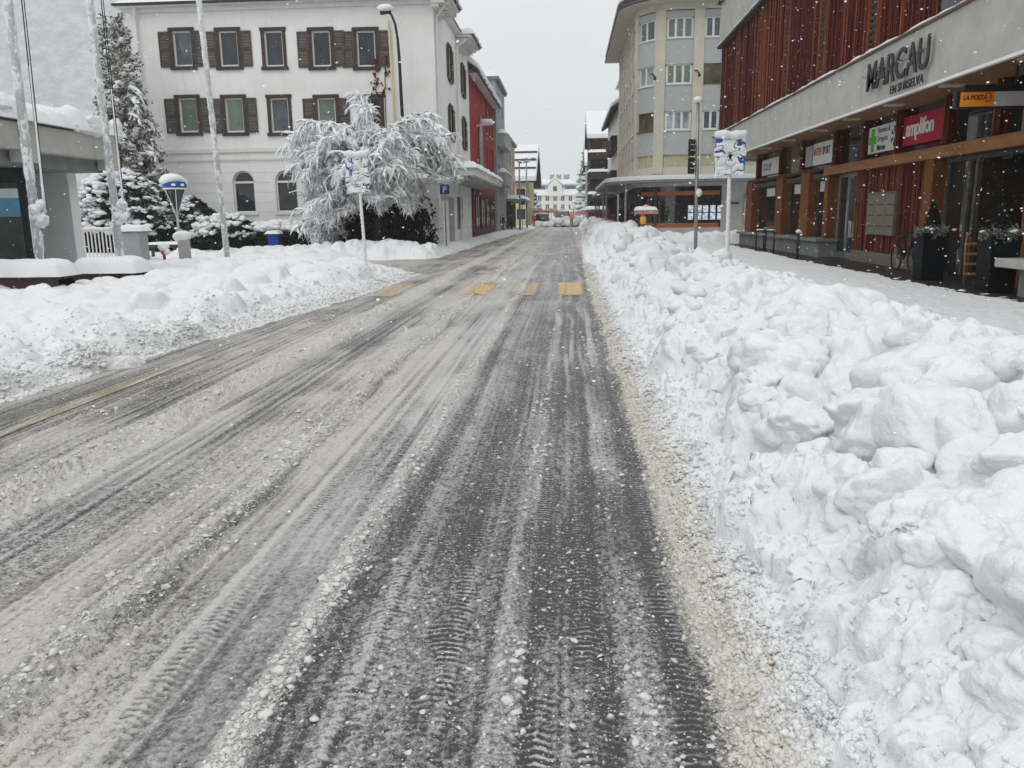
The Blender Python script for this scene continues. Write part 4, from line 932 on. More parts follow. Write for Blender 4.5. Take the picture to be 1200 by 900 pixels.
# slats and louvre strips
sl = MB(); lo = MB(); lt = MB()
lv = [36.1, 32.1, 28.05, 24.05, 20.05, 16.2, 12.2, 8.2]
y = 39.93
while y > YN:
    if any(abs(y - q) < .30 for q in lv): y -= .02; continue
    w = random.choice((.045, .05, .06)); d = random.choice((.0, .03, .05, .05, .08)); x = 7.70 - d
    (lt if random.random() < .11 else sl).box((x, y - w, 5.40), (7.735, y, 9.56)); y -= w + random.choice((.022, .03, .035, .05))
for q in lv:
    n = 26
    for k in range(n):
        z = 5.45 + (9.5 - 5.45) * (k + .5) / n
        lo.obox((7.69, q, z), (.055, 0, -.05), (0, .26, 0), (.006, 0, .012))
    for e in (-.29, .29): lt.box((7.60, q + e - .02, 5.4), (7.735, q + e + .02, 9.56))
    lo.build('louvre', 'louvre', TB); lo = MB()
sl.build('slat_cladding', 'redslat', TB); lt.build('slat_cladding', 'redslat_lt', TB)
mb = MB(); mb.box((7.55, 15.2, 5.5), (7.72, 17.0, 6.5)); w_ = mb.build('window', 'glass', TB); mb = MB(); mb.box((7.45, 15.6, 5.75), (7.53, 16.7, 5.83)); mb.build('rail', 'steel', w_)
# columns of the clerestory
cols = [38.3, 34.3, 31.2, 27.4, 24.7, 22.2, 19.4, 17.1, 14.6]
mb = MB()
each('clerestory_post', 'redslat', TB, [((8.92, y - .13, 3.12), (WX + .02, y + .13, 4.238)) for y in cols])
mb = MB()
each('post_edge', 'timber', TB, [((8.895, y + .06, 3.12), (8.918, y + .13, 4.238)) for y in cols])
mb = MB(); mb.box((8.86, 27.45, 3.0), (WX + .0, 40, 3.115)); mb.box((8.98, YN, 3.05), (WX + .0, 27.44, 3.118)); mb.build('transom', 'brown_frame', TB)
mb = MB(); mb.box((8.72, YN, 2.80), (8.975, 27.75, 3.07)); mb.build('beam', 'timber_beam', TB, bevel=.01)
for i in range(len(cols) - 1):
    g = MB(); a, b_ = cols[i] - .135, cols[i + 1] + .135; g.quad((WX - .06, a, 3.118), (WX - .06, b_, 3.118), (WX - .06, b_, 4.238), (WX - .06, a, 4.238)); pn = g.build('clerestory_pane', 'glass_olive' if i == 1 else 'glass_shop', TB)
# left shop windows with timber fins
g = MB(); g.quad((WX - .05, 40, .68), (WX - .05, 27.2, .68), (WX - .05, 27.2, 3.0), (WX - .05, 40, 3.0)); g.build('shop_window', 'glass_shop', TB)
fins = [(39.9, 38.6), (34.2, 33.2), (30.6, 29.55), (27.75, 27.35)]
mb = MB()
each('timber_fin', 'timber', TB, [((8.78, b_, .71), (WX - .04, a, 2.998)) for a, b_ in fins], .012)
mb = MB()
for a, b_ in ((38.6, 34.2), (33.2, 30.6), (29.55, 27.75)): mb = MB(); mb.box((8.92, b_ + .003, 2.72), (9.1, a - .003, 2.9)); mb.box((9.10, b_ + .003, .71), (9.16, b_ + .07, 2.7205)); mb.box((9.10, a - .07, .71), (9.16, a - .003, 2.7205)); mb.build('window_head', 'louvre', TB)
mb = MB()
each('window_banner', 'lampglass', TB, [((9.11, y - .7, 2.3), (9.14, y + .7, 2.66)) for y in (36.4, 31.9, 28.6)])
mb = MB(); mb.box((8.40, 27.1, .60), (WX - .04, 40, .70)); mb.box((8.55, 27.2, .07), (WX - .04, 39.95, .597)); mb.build('plinth', 'concrete_dk', TB, bevel=.01)
# glazed door
mb = MB()
for y in (27.3, 26.4, 25.5): mb.box((WX - .08, y - .04, .08), (WX + .0, y + .04, 2.75))
mb.box((WX - .08, 25.46, 2.7), (WX, 27.34, 2.8)); mb.box((WX - .08, 25.46, .08), (WX, 27.34, .28)); dr = mb.build('door', 'steel', TB)
g = MB(); g.quad((WX - .04, 27.3, .28), (WX - .04, 25.5, .28), (WX - .04, 25.5, 2.7), (WX - .04, 27.3, 2.7)); g.build('pane', 'glass_shop', dr)
mb = MB(); mb.cyl((WX - .14, 26.2, .9), (WX - .14, 26.2, 1.9), .02, 8); mb.build('handle', 'steel', dr)
# timber wall
sl = MB(); lt = MB(); y = 25.38
while y > 20.0:
    w = random.choice((.03, .035, .045)); (lt if random.random() < .4 else sl).box((9.02 - random.choice((0, .012, .025)), y - w, .42), (9.12, y, 2.795)); y -= w + random.choice((.012, .018, .022))
sl.build('timber_wall', 'redslat', TB); lt.build('timber_wall', 'redslat_lt', TB)
mb = MB(); mb.box((9.0, 19.99, .07), (WX + .01, 25.4, .41)); mb.build('wall_base', 'mailbox', TB)
mb = MB()
each('timber_post', 'timber', TB, [((8.78, b_, .08), (WX, a, 2.798)) for a, b_ in ((19.97, 19.55), (15.5, 15.05), (12.2, 11.8))], .01)
# big entrance glazing: two panes, frames, open sliding doorway, posters
g = MB(); g.quad((WX - .04, 19.54, .1), (WX - .04, 18.1, .1), (WX - .04, 18.1, 2.75), (WX - .04, 19.54, 2.75)); g.build('shop_window', 'glass_shop', TB)
mb = MB()
for y, w in ((19.5, .05), (18.45, .06), (18.1, .06), (15.9, .05)): mb.box((WX - .1, y - w, .09), (WX + .0, y + w, 2.75))
mb.box((WX - .12, 15.85, 2.7), (WX + .015, 19.54, 2.798)); mb.build('door_frame', 'louvre', TB)
g = MB(); g.quad((WX - .04, 15.84, .1), (WX - .04, 12.2, .1), (WX - .04, 12.2, 2.75), (WX - .04, 15.84, 2.75)); pw = g.build('shop_window', 'glass_pale', TB)
for z0, z1, m_, y0 in ((2.05, 2.3, 'red', 15.80), (1.55, 1.75, 'glass', 15.8), (1.15, 1.3, 'darkred', 15.75), (.85, 1.0, 'bluegrey', 15.8)):
    mb = MB(); mb.box((WX - .052, y0 - .28, z0), (WX - .045, y0, z1)); mb.build('poster', m_, TB)
mb = MB(); mb.box((WX - .1, 15.9, .078), (11.5, 18.1, .088)); mb.build('door_mat', 'black', TB)
mb = MB(); mb.box((WX - .14, 16.6, 2.62), (WX - .12, 17.0, 2.69)); mb.build('door_sensor', 'black', TB)
each('ceiling_lamp', 'lampglass', TB, [((8.05, y - .12, 4.20), (8.5, y + .12, 4.238)) for y in (36.5, 33, 29.5, 26, 23, 20, 17, 14)])

def panel_sign(name, label, y0, y1, z0, z1, m_, x=9.0, d=.06, cat='sign', group=None):
    t = thing(name, label, cat, (x, (y0 + y1) / 2, z0), group); mb = MB(); mb.box((x, y1, z0), (x + d, y0, z1)); mb.build('panel', m_, t, bevel=.006); return t
UD, VD = (0, -1, 0), (0, 0, 1)
s1 = panel_sign('shop_sign', 'small white shop sign with black lettering, farthest along the clerestory', 37.8, 34.75, 3.24, 3.92, 'whitesign')
text_obj('lettering', 'CCLL JP', .40, 'letters', s1, (8.996, 37.5, 3.45), UD, VD, .004, 1.0, .004)
s2 = panel_sign('shop_sign', 'white sign with red and navy sports lettering', 30.0, 27.65, 3.24, 4.0, 'whitesign')
mb = MB(); mb.box((9.0, 30.15, 3.24), (9.06, 30.95, 3.98)); mb.build('panel', 'bluegrey', s2)
text_obj('lettering', 'INTER', .36, 'red', s2, (8.996, 29.9, 3.58), UD, VD, .004, .86, .006); text_obj('lettering', 'SPORT', .36, 'letters', s2, (8.996, 28.93, 3.58), UD, VD, .004, .76, .006)
s3 = panel_sign('pharmacy_sign', 'white pharmacy sign with green cross beside the red sign', 24.55, 22.34, 3.25, 4.0, 'whitesign')
mb = MB(); c = (24.2, 3.62); mb.box((8.992, c[0] - .12, c[1] - .33), (9.0, c[0] + .12, c[1] + .33)); mb.box((8.990, c[0] - .27, c[1] - .11), (8.9985, c[0] + .27, c[1] + .11)); mb.build('cross', 'green', s3)
for i, (tx, zz) in enumerate((('Apoteca &', 3.80), ('Drogeria', 3.56), ('Marcau', 3.32))): text_obj('lettering', tx, .22, 'letters', s3, (8.996, 23.85, zz), UD, VD, .003, .95, .006 if i == 2 else 0)
mb = MB()
for a in range(6):
    t_ = a * PI / 3; mb.prism([(8.992, 22.62 - .05 * math.sin(t_), 3.62 + .05 * math.cos(t_)), (8.992, 22.62 - .22 * math.sin(t_ + .25), 3.62 + .28 * math.cos(t_ + .25)), (8.992, 22.62 - .22 * math.sin(t_ - .25), 3.62 + .28 * math.cos(t_ - .25))], (.006, 0, 0))
mb.build('snowflake_emblem', 'letters', s3)
s4 = panel_sign('hearing_shop_sign', 'crimson sign with white rounded lettering', 22.05, 19.55, 3.27, 4.02, 'magenta')
text_obj('lettering', 'amplifon', .56, 'whitesign', s4, (8.994, 21.85, 3.52), UD, VD, .005, .90, .014, space=.95)
# big metal letters on the fascia
ml = thing('building_lettering', 'big dark metal letters on the pale fascia', 'sign', (7.3, 19.6, 4.4))
ml.location.y = 19.6
q0 = onx(1014, 108, 7.24); q1 = onx(1042, 111, 7.24)
text_obj('lettering', 'MARCAU', .90, 'letters', ml, (7.25, q0.y, q0.z), UD, VD, .016, .92, .012, space=1.03)
text_obj('lettering', 'EN SURSELVA', .25, 'letters', ml, (7.25, q1.y, q1.z), UD, VD, .010, 1.06, .003, space=1.10)
mb = MB()
for y in np.arange(18.2, 21.5, .45): mb.cyl((7.35, y, q0.z + .4), (7.24, y, q0.z + .4), .012, 6)
mb.box((7.29, 18.0, q0.z + .38), (7.31, 21.5, q0.z + .42)); mb.build('mounting_rail', 'steel', ml)
# projecting post office sign under the canopy
ps = thing('hanging_sign', 'orange and grey box sign hanging from the canopy soffit', 'sign', (8.6, 16.4, 3.7))
L = at(1124, 116, 16.4).x; z0, z1 = at(1124, 126, 16.4).z, at(1124, 108, 16.4).z; xm = at(1165, 116, 16.4).x
mb = MB(); mb.box((L - .05, 16.4, z0 - .02), (9.15, 16.55, z1 + .02)); mb.build('box_frame', 'black', ps)
mb = MB(); mb.box((L + .02, 16.385, z0 + .01), (xm, 16.4, z1 - .005)); mb.build('panel', 'orange', ps)
mb = MB(); mb.box((xm + .003, 16.386, z0 + .01), (9.14, 16.4, z1 - .005)); mb.build('panel', mat('grey_lilac_enamel', (.46, .44, .45), .45, .05, 6), ps)
mb = MB(); mb.box((L + .08, 16.4, z1 + .022), (9.15, 16.52, z1 + .12)); mb.build('bracket', 'black', ps)
mb = MB(); mb.cyl((8.4, 16.47, z1 + .12), (8.4, 16.47, 4.24), .02); mb.cyl((9.0, 16.47, z1 + .12), (9.0, 16.47, 4.24), .02); mb.build('hanger', 'black', ps)
h_ = z1 - z0
text_obj('lettering', 'LA POSTA', h_ * .42, 'letters', ps, (L + .07, 16.382, z0 + h_ * .48), (1, 0, 0), VD, .003, .82, .003)
mb = MB(); ex = xm - .13; zz = z0 + h_ * .62
mb.tube([(ex + .07 * math.cos(t_), 16.38, zz + h_ * .27 * math.sin(t_)) for t_ in np.linspace(-2.2, 2.2, 12)], .011, 6); mb.box((ex - .06, 16.376, zz - .008), (ex + .04, 16.384, zz + .012)); mb.build('emblem', 'red', ps)

UPPER = {'fascia', 'fascia_flashing', 'drip_edge', 'ledge_snow', 'parapet', 'parapet_flashing', 'parapet_snow', 'slat_cladding', 'louvre', 'soffit', 'ceiling_lamp'}
FU = lambda y: 1.038 * y + 1.19
FG = lambda y: 1.011 * y + .80
for o_ in kids(TB):
    f_ = FU if o_.name.split('.')[0] in UPPER else FG; n_ = len(o_.data.vertices); v_ = np.empty(n_ * 3, np.float32); o_.data.vertices.foreach_get('co', v_); v_ = v_.reshape(-1, 3); v_[:, 1] = f_(v_[:, 1] + 40) - 40; o_.data.vertices.foreach_set('co', v_.ravel()); o_.data.update()
    for c_ in kids(o_):
        n_ = len(c_.data.vertices); v_ = np.empty(n_ * 3, np.float32); c_.data.vertices.foreach_get('co', v_); v_ = v_.reshape(-1, 3); v_[:, 1] = f_(v_[:, 1] + 40) - 40; c_.data.vertices.foreach_set('co', v_.ravel()); c_.data.update()
for r_ in (s1, s2, s3, s4): remap_y(r_, FG)

# ------------------------------------------------------------------ rounded grey and beige corner building
RB = thing('round_corner_building', 'beige and blue grey flats with a rounded corner over dark shop windows', 'building', (6, 53, 0))
FYR = 53.0; CX, CYc, RR = 6.9, 55.5, 2.5; XF = 16.0; XSd = CX - RR; YE = 72.0; L1 = XF - CX; L2 = RR * PI / 2
SE = L1 + L2 + (YE - CYc)
def path(s):
    if s <= L1: return Vector((XF - s, FYR, 0)), Vector((0, -1, 0))
    if s <= L1 + L2:
        t_ = (s - L1) / RR; return Vector((CX - RR * math.sin(t_), CYc - RR * math.cos(t_), 0)), Vector((-math.sin(t_), -math.cos(t_), 0))
    return Vector((XSd, CYc + s - L1 - L2, 0)), Vector((-1, 0, 0))
def strip(mb, s0, s1, z0, z1, d0, d1):
    cuts = sorted({s0, s1, *[q for q in np.arange(L1, L1 + L2 + .01, L2 / 12) if s0 < q < s1]}); vs = []; fs = []
    for q in cuts:
        p, n = path(q)
        for d, z in ((d0, z0), (d1, z0), (d1, z1), (d0, z1)): vs.append((p.x + n.x * d, p.y + n.y * d, z))
    k = len(cuts)
    for i in range(k - 1):
        for j in range(4): fs.append((4 * i + j, 4 * i + 4 + j, 4 * i + 4 + (j + 1) % 4, 4 * i + (j + 1) % 4))
    fs += [(0, 1, 2, 3), (4 * k - 1, 4 * k - 2, 4 * k - 3, 4 * k - 4)]; mb.add(vs, fs)
def sx(px_, Y=FYR): return XF - at(px_, 120, Y).x
pil = [(sx(823), sx(811)), (L1 + .85, L1 + 1.5), (L1 + 3.05, L1 + 3.65)]
pil = [(sx(861) - 4, sx(861) - 3.4), (sx(861) + .3, sx(861) + .9)] + pil
s_ = L1 + L2 + 2.0
while s_ < SE: pil.append((s_, s_ + .45)); s_ += 2.6
zt = at(790, 14, FYR).z; ze = at(790, 3, FYR).z
wz = [(at(790, b_, FYR).z, at(790, a, FYR).z) for a, b_ in ((20, 44), (75, 98), (130, 152), (181, 206))]
ZC = 3.9
mb = MB(); strip(mb, 0, SE, ZC + .2, ze, -.6, -.22); strip(mb, 0, SE, zt + .15, ze, -.2, .02)
for a, b_ in pil: strip(mb, a, b_, ZC + .2, zt + .148, -.215, .06)
strip(mb, 0, SE, ZC - .2, ZC + .6, -.2, -.012); mb.box((XSd + .5, FYR + 2.6, -.2), (XF, YE, ze)); mb.build('wall', 'beige', RB)
edges = [0] + [q for p in pil for q in p] + [SE]
sp_ = MB(); fr = MB()
bays = [(edges[i], edges[i + 1]) for i in range(0, len(edges), 2)]
for bi, (a, b_) in enumerate(bays):
    if b_ - a < .3: continue
    zl_ = ZC + .603
    zs = [zl_]
    for z0, z1 in sorted(wz): zs += [z0, z1]
    zs.append(zt + .147)
    for k in range(0, len(zs) - 1, 2):
        if zs[k + 1] - zs[k] > .05: strip(sp_, a, b_, zs[k], zs[k + 1] - .06, -.2, -.02)
    for k, (z0, z1) in enumerate(sorted(wz, reverse=True)):
        w = MB(); n = 3 if b_ - a > 1.7 else 2
        aa, bb = a + .09, b_ - .09
        strip(w, aa, bb, z0, z0 + .08, -.2, -.10); strip(w, aa, bb, z1 - .08, z1 + .0, -.2, -.10)
        for j in range(n + 1):
            c = aa + (bb - aa) * j / n; strip(w, c - .07, c + .07, z0 + .08, z1 - .08, -.2, -.104)
        strip(w, a - .0, b_ + .0, z0 - .06, z0 - .002, -.2, .05)
        fm = 'white_frame'
        if k == 3: fm = 'blind'
        if k == 1 and bi == 2 or (k == 2 and bi == 4): fm = 'glass_olive'
        wo = w.build('window', fm, RB); g = MB(); strip(g, aa + .01, bb - .01, z0 + .04, z1 - .04, -.2, -.145)
        g.build('pane', 'blind' if k == 3 else random.choice(['glass_pale', 'glass_blue', 'glass_green']) if fm == 'white_frame' else 'glass_olive', wo)
sp_.build('spandrel', 'bluegrey', RB)
mb = MB(); strip(mb, 0, SE + .6, ze, ze + .16, -2, 1.15); mb.build('eaves', 'beige', RB); mb = MB(); strip(mb, 0, SE + .6, ze + .162, ze + .5, -2, 1.12); strip(mb, 0, SE + .6, ze + .02, ze + .13, 1.152, 1.2); mb.build('roof', 'rooftile', RB)
mb = MB()
for (za, zb, d) in ((ze + .502, ze + .68, 1.16), (ze + .68, ze + .86, 1.05), (ze + .86, ze + .95, .85)): strip(mb, 0, SE + .6, za, zb + .0, -2.2, d)
mb.box((XSd + 2, FYR + 2, ze + .5), (XF, YE, ze + .95)); mb.build('roof_snow', 'snow', RB)
mb = MB(); strip(mb, 0, SE, 3.52, 3.66, .0, 1.9); mb.build('canopy', 'concrete_dk', RB); mb = MB(); strip(mb, 0, SE, 3.663, 3.86, .0, 1.93); strip(mb, 0, SE, 3.86, 3.93, .2, 1.8); mb.build('canopy_snow', 'snow', RB)
mb = MB(); strip(mb, 0, SE, 3.30, 3.518, -.2, .25); strip(mb, 0, sx(850), -.2, 3.298, -.2, 0); strip(mb, sx(850), SE, -.2, .72, -.2, .04); mb.build('ground_floor_wall', mat('grey_beige_base', (.47, .46, .43), .85, .1, 2), RB)
mb = MB(); strip(mb, sx(850) + .003, SE, .722, 3.298, -.2, -.12); mb.build('shop_window', 'glass_shop', RB)
mb = MB(); strip(mb, sx(847.5), sx(748), 2.74, 3.0, -.11, -.05); strip(mb, sx(847.5), sx(748), .73, 1.0, -.11, -.05); mb.build('shop_window_frame', 'orange_frame', RB)
mb = MB()
for s_ in [sx(748), L1 + 1.2, L1 + 2.6, L1 + 3.9, L1 + 5.5, L1 + 8, L1 + 10.5, L1 + 13, L1 + 15.5, L1 + 18]: mb = MB(); strip(mb, s_, s_ + .16, .722, 3.298, -.11, .02); mb.build('shop_mullion', 'louvre', RB)
mb = MB()
for s_ in (L1 + 2.2, L1 + 7, L1 + 12): p, n = path(s_); p = p + n * 1.6; mb = MB(); mb.cyl((p.x, p.y, 0), (p.x, p.y, 3.52), .07); mb.build('canopy_post', 'pole', RB)

for j, (px_, z_) in enumerate([(px_, z_) for px_ in (809.5, 819.3, 827, 835.5, 844) for z_ in (0, 1)]):
    m, t, b = (None,) * 3
    x = at(px_, 245, FYR).x; zz = at(px_, 244.5 if z_ == 0 else 253.5, FYR).z; mb = MB(); mb.box((x - .165, FYR + .03, zz - .21), (x + .165, FYR + .06, zz + .21)); o = mb.build('display_screen', 'screen', RB) if 'screen' in M else None
    if o is None:
        m, t, b = nt('lit_display'); tc = N(t, 'ShaderNodeTexCoord'); n = noise_n(t, tc.outputs['Object'], 5, 3); c = mixc(t, mapr(t, n, .40, .58), (.30, .40, .52), (.78, .84, .90)); t.links.new(c, b.inputs['Base Color']); t.links.new(c, b.inputs['Emission Color']); b.inputs['Emission Strength'].default_value = .42; M['screen'] = m
        mb.build('display_screen', 'screen', RB)
mb = MB(); strip(mb, sx(847), sx(804), 1.05, 2.72, -.118, -.112); mb.build('display_backing', 'black', RB)
pst = thing('shop_poster', 'orange bordered pale poster on the grey corner shop wall', 'poster', (at(882, 245, FYR).x, FYR, .8))
mb = MB(); a, b_ = at(871, 262, FYR), at(897, 228, FYR); mb.box((a.x - .05, FYR - .05, a.z - .05), (b_.x + .05, FYR - .003, b_.z + .05)); mb.build('frame', 'pole', pst)
mb = MB(); mb.box((a.x, FYR - .06, a.z), (b_.x, FYR - .051, b_.z)); mb.build('panel', mat('pale_poster', (.55, .57, .58), .5, .06, 3), pst)
mb = MB(); mb.box((a.x, FYR - .065, a.z), (b_.x, FYR - .0605, a.z + .2)); mb.box((a.x, FYR - .065, b_.z - .24), (b_.x, FYR - .0605, b_.z)); mb.build('stripe', 'orange', pst)
mb = MB()
for k, (x0, x1) in enumerate(((.62, .95), (.42, 1.0), (.58, .95))): mb.box((a.x + (b_.x - a.x) * x0, FYR - .066, a.z + 1.12 - .2 * k), (a.x + (b_.x - a.x) * x1, FYR - .0607, a.z + 1.2 - .2 * k))
mb.build('print', 'red', pst)
st = thing('street_name_plate', 'small blue street name plate on the grey corner shop wall', 'sign', at(861, 238, FYR - .02)); p = at(861, 238, FYR)
mb = MB(); mb.box((p.x - .27, FYR - .03, p.z - .08), (p.x + .27, FYR - .003, p.z + .08)); mb.build('plate', 'bluesign', st)
for a, b_ in ((sx(768.5), 9.9),):
    pass
for px_, py_ in ((765, 89), (816, 86)):
    p = at(px_, py_, FYR); w = thing('wall_lamp', 'small dark bracket on the beige pilaster ' + ('nearest the rounded corner' if px_ < 800 else 'right of the wide windows'), 'lamp', (p.x, FYR + (.4 if px_ < 800 else 0), p.z)); mb = MB(); y = FYR - .06 + (.35 if px_ < 800 else 0)
    mb.tube([(p.x - .1, y, p.z + .15), (p.x, y - .25, p.z + .12), (p.x + .12, y - .4, p.z - .1)], .045, 8); mb.blob((p.x + .12, y - .4, p.z - .16), (.09, .09, .12), 2, 0); mb.build('bracket', 'black', w)

# ------------------------------------------------------------------ further houses on the right
H1, sp, fp = block_house('balcony_house', 'white house with dark balconies behind the rounded corner building', 4.5, 15, 74, 92, 10.9, 'plaster', [(a, z, 1.2, 1.6) for z in (5.2, 8.2) for a in (12, 15.5)], [], 'ridge_y', .45, ridge=3.6, face=-1)
for z in (5.0, 8.0):
    mb = MB(); sp.box(mb, 1, 10.5, z - .8, z + .5, .0, .55); mb.build('balcony', 'darkbrown', H1)
mb = MB(); mb.box((5.2, 77, 11.2), (8.5, 82, 13.4)); d = mb.build('dormer', 'darkbrown', H1); mb = MB(); snow_slab(mb, 4.7, 9, 76.6, 82.4, 13.4, .8, .3, .2, seed=5); mb.build('snow_cap', 'snow', d, True)
mb = MB(); sp.box(mb, 0, 18, 3.4, 3.62, 0, 1.6); c_ = mb.build('canopy', 'concrete_dk', H1); mb = MB(); p0, p1 = sp.p(0, 3.62, 1.65), sp.p(18, 3.62, 0); snow_slab(mb, p0.x, p1.x, p0.y, p1.y, 3.62, .36, .2, .35, seed=51); mb.build('snow_cap', 'snow', c_, True)
mb = MB(); sp.box(mb, .2, 17.8, .6, 3.2, .003, .05); mb.build('shop_window', 'glass_shop', H1)
mb = MB()
for a in np.arange(.2, 18, 2.2): mb = MB(); sp.box(mb, a, a + .2, .1, 3.4, .05, .12); mb.build('shop_mullion', 'louvre', H1)
for a in (4, 9, 14): mb = MB(); sp.box(mb, a, a + .12, 0, 3.4, 1.4, 1.52); mb.build('canopy_post', 'louvre', H1)
H2, sp, fp = block_house('dark_chalet', 'dark timber house with three snowy balconies facing the road', 3.0, 13, 108, 122, 11.4, 'darkbrown', [(a, z, 1.2, 1.6) for z in (3.6, 6.6, 9.4) for a in (4, 9)], [(a, z, 1.5, 1.5) for z in (3.6, 6.6, 9.4) for a in (6.6,)], 'ridge_x', .6, ridge=3.4, face=-1)
for z in (4.2, 7.0, 9.4):
    mb = MB(); fp.box(mb, -.3, 4.6, z - .9, z, .0, 1.3); b_ = mb.build('balcony', 'darkbrown', H2); mb = MB(); p0, p1 = fp.p(-.3, z, 1.35), fp.p(4.6, z, 0); snow_slab(mb, p0.x, p1.x, p0.y, p1.y, z, .36, .15, .3, seed=61); mb.build('snow_cap', 'snow', b_, True)
mb = MB(); fp.box(mb, 1.6, 4.2, 9.5, 10.9, .01, .06); mb.build('awning_panel', 'timber', H2)
H3, sp, fp = block_house('grey_gable_house', 'grey house with steep snowy roof behind the dark chalet', 3.3, 12, 136, 150, 9.6, 'grey_wall', [(a, z, 1.2, 1.5) for z in (3.6, 6.6) for a in (4, 9)], [(2, z, 1.2, 1.5) for z in (3.6, 6.6)], 'ridge_x', .7, ridge=4.2, face=-1)
# ------------------------------------------------------------------ vegetation
def leaf_mesh(name, P, size, m, parent, elong=2.2, droop=0.0):
    n = len(P); d = rng.normal(size=(n, 3)); d[:, 2] -= droop; d /= np.linalg.norm(d, axis=1)[:, None]
    e = np.cross(d, rng.normal(size=(n, 3))); e /= np.linalg.norm(e, axis=1)[:, None] + 1e-9
    s = size * rng.uniform(.5, 1.4, n)[:, None]; a = d * s * elong * .5; b = e * s * .5
    V = np.stack([P - a - b * .3, P - a * .2 + b, P + a, P - a * .2 - b], 1).reshape(-1, 3) - np.array(WLOC(parent))
    F = np.arange(n * 4).reshape(-1, 4); return fast_mesh(name, V, F, m, None, False, parent)
def snow_tuft(mb, c, r, k=3, flat=.6, sub=1):
    for _ in range(k): mb.blob(Vector(c) + Vector((random.gauss(0, r * .6), random.gauss(0, r * .6), random.gauss(0, r * .25))), (r * random.uniform(.6, 1.2), r * random.uniform(.6, 1.2), r * flat * random.uniform(.7, 1.2)), sub, .3)

# the drooping, frost covered tree
random.seed(21); wt = Vector((-8.45, 36.0, .2))
WT = thing('weeping_tree', 'rounded weeping tree buried in frost and snow before the white house', 'tree', wt)
mb = MB(); mb.tube([wt, wt + Vector((.1, 0, 1.5)), wt + Vector((-.1, .1, 3.2)), wt + Vector((0, 0, 4.6))], [.24, .19, .15, .10], 8); mb.build('trunk', 'bark', WT, True)
tw = MB(); sn = MB(); fr_ = MB()
def vcurve(p, d, n, step, sag, jit):
    out = [p.copy()]; d = d.normalized()
    for _ in range(n):
        d = (d + Vector((random.gauss(0, jit), random.gauss(0, jit), -sag + random.gauss(0, jit)))).normalized(); p = p + d * step; out.append(p.copy())
    return out
for i in range(250):
    az = i * 2.39996 + random.uniform(-.2, .2); z0 = random.uniform(1.8, 4.55) if i % 4 else random.uniform(.8, 2.2); out_ = random.uniform(.35, 1.0)
    el = random.uniform(.35, 1.15)
    if z0 < 1.7 and math.cos(az) > -.35: continue
    d = Vector((math.cos(az) * out_, math.sin(az) * out_, el))
    far_ = i % 6 == 0
    if far_: d = Vector((abs(math.cos(az)) + .7, math.sin(az) * .4 - .2, .42))
    limb = vcurve(wt + Vector((0, 0, z0)), d, 11, random.uniform(.36, .44) if far_ else random.uniform(.25, .36), random.uniform(.11, .20), .06)
    zmn = lambda q: .35 if q.x < -9.5 else (2.1 + .5 * math.sin(q.x * 5) if q.x < -6.5 else 3.1)
    limb = [q for q in limb if q.z > zmn(q) + .1]
    k = len(limb)
    if k < 5: continue
    tw.tube(limb, [.045 * (1 - j / k) + .009 for j in range(k)], 5)
    sn.tube([p + Vector((0, 0, .06)) for p in limb[2:]], [random.uniform(.03, .075) for _ in limb[2:]], 6)
    for j in range(2, k):
        for _ in range(6):
            a2 = az + random.gauss(0, 1.1); p = limb[j] + (limb[min(j + 1, k - 1)] - limb[j]) * random.random()
            tg = vcurve(p, Vector((math.cos(a2) * .8, math.sin(a2) * .8, random.uniform(-.1, .6))), random.randint(3, 7), random.uniform(.09, .17), random.uniform(.15, .5), .17)
            tg = [q for q in tg if q.z > zmn(q)]
            if len(tg) < 2: continue
            if random.random() < .6: tw.tube([q - Vector((0, .012, .012)) for q in tg], .010, 3, False)
            w = random.choice((.010, .013, .016, .024, .036, .052))
            fr_.tube([q + Vector((0, 0, .012)) for q in tg], [w * random.uniform(.5, 1.5) for _ in tg[:-1]] + [.006], 4, False)
            for _ in range(3):
                q = random.choice(tg); t2 = vcurve(q, Vector((random.gauss(0, 1), random.gauss(0, 1), random.uniform(-.6, .5))), 3, random.uniform(.05, .11), .3, .25)
                fr_.tube(t2, [.010, .012, .008, .004], 3, False)
        if random.random() < .92:      # a ragged finger of snow lying along the bough
            c = vcurve(limb[j] + Vector((random.gauss(0, .12), random.gauss(0, .12), .03)), Vector((math.cos(az) + random.gauss(0, .5), math.sin(az) + random.gauss(0, .5), -.35)), 6, random.uniform(.06, .12), .22, .22)
            if c[-1].z < zmn(c[-1]): continue
            sn.tube(c, [.03] + [random.uniform(.03, .14) for _ in range(4)] + [.04, .012], 6)
            for _ in range(2): sn.tube(vcurve(random.choice(c), Vector((random.gauss(0, 1), random.gauss(0, 1), -.9)), 4, .07, .4, .2), [.03, .045, .03, .02, .008], 5)
tw.build('limbs', 'twig', WT, True); sn.build('snow_load', 'snow', WT, True); M['frost'] = mat('rime_frost', (.84, .85, .86), .8, .04, 6); fr_.build('crown', 'frost', WT, True)

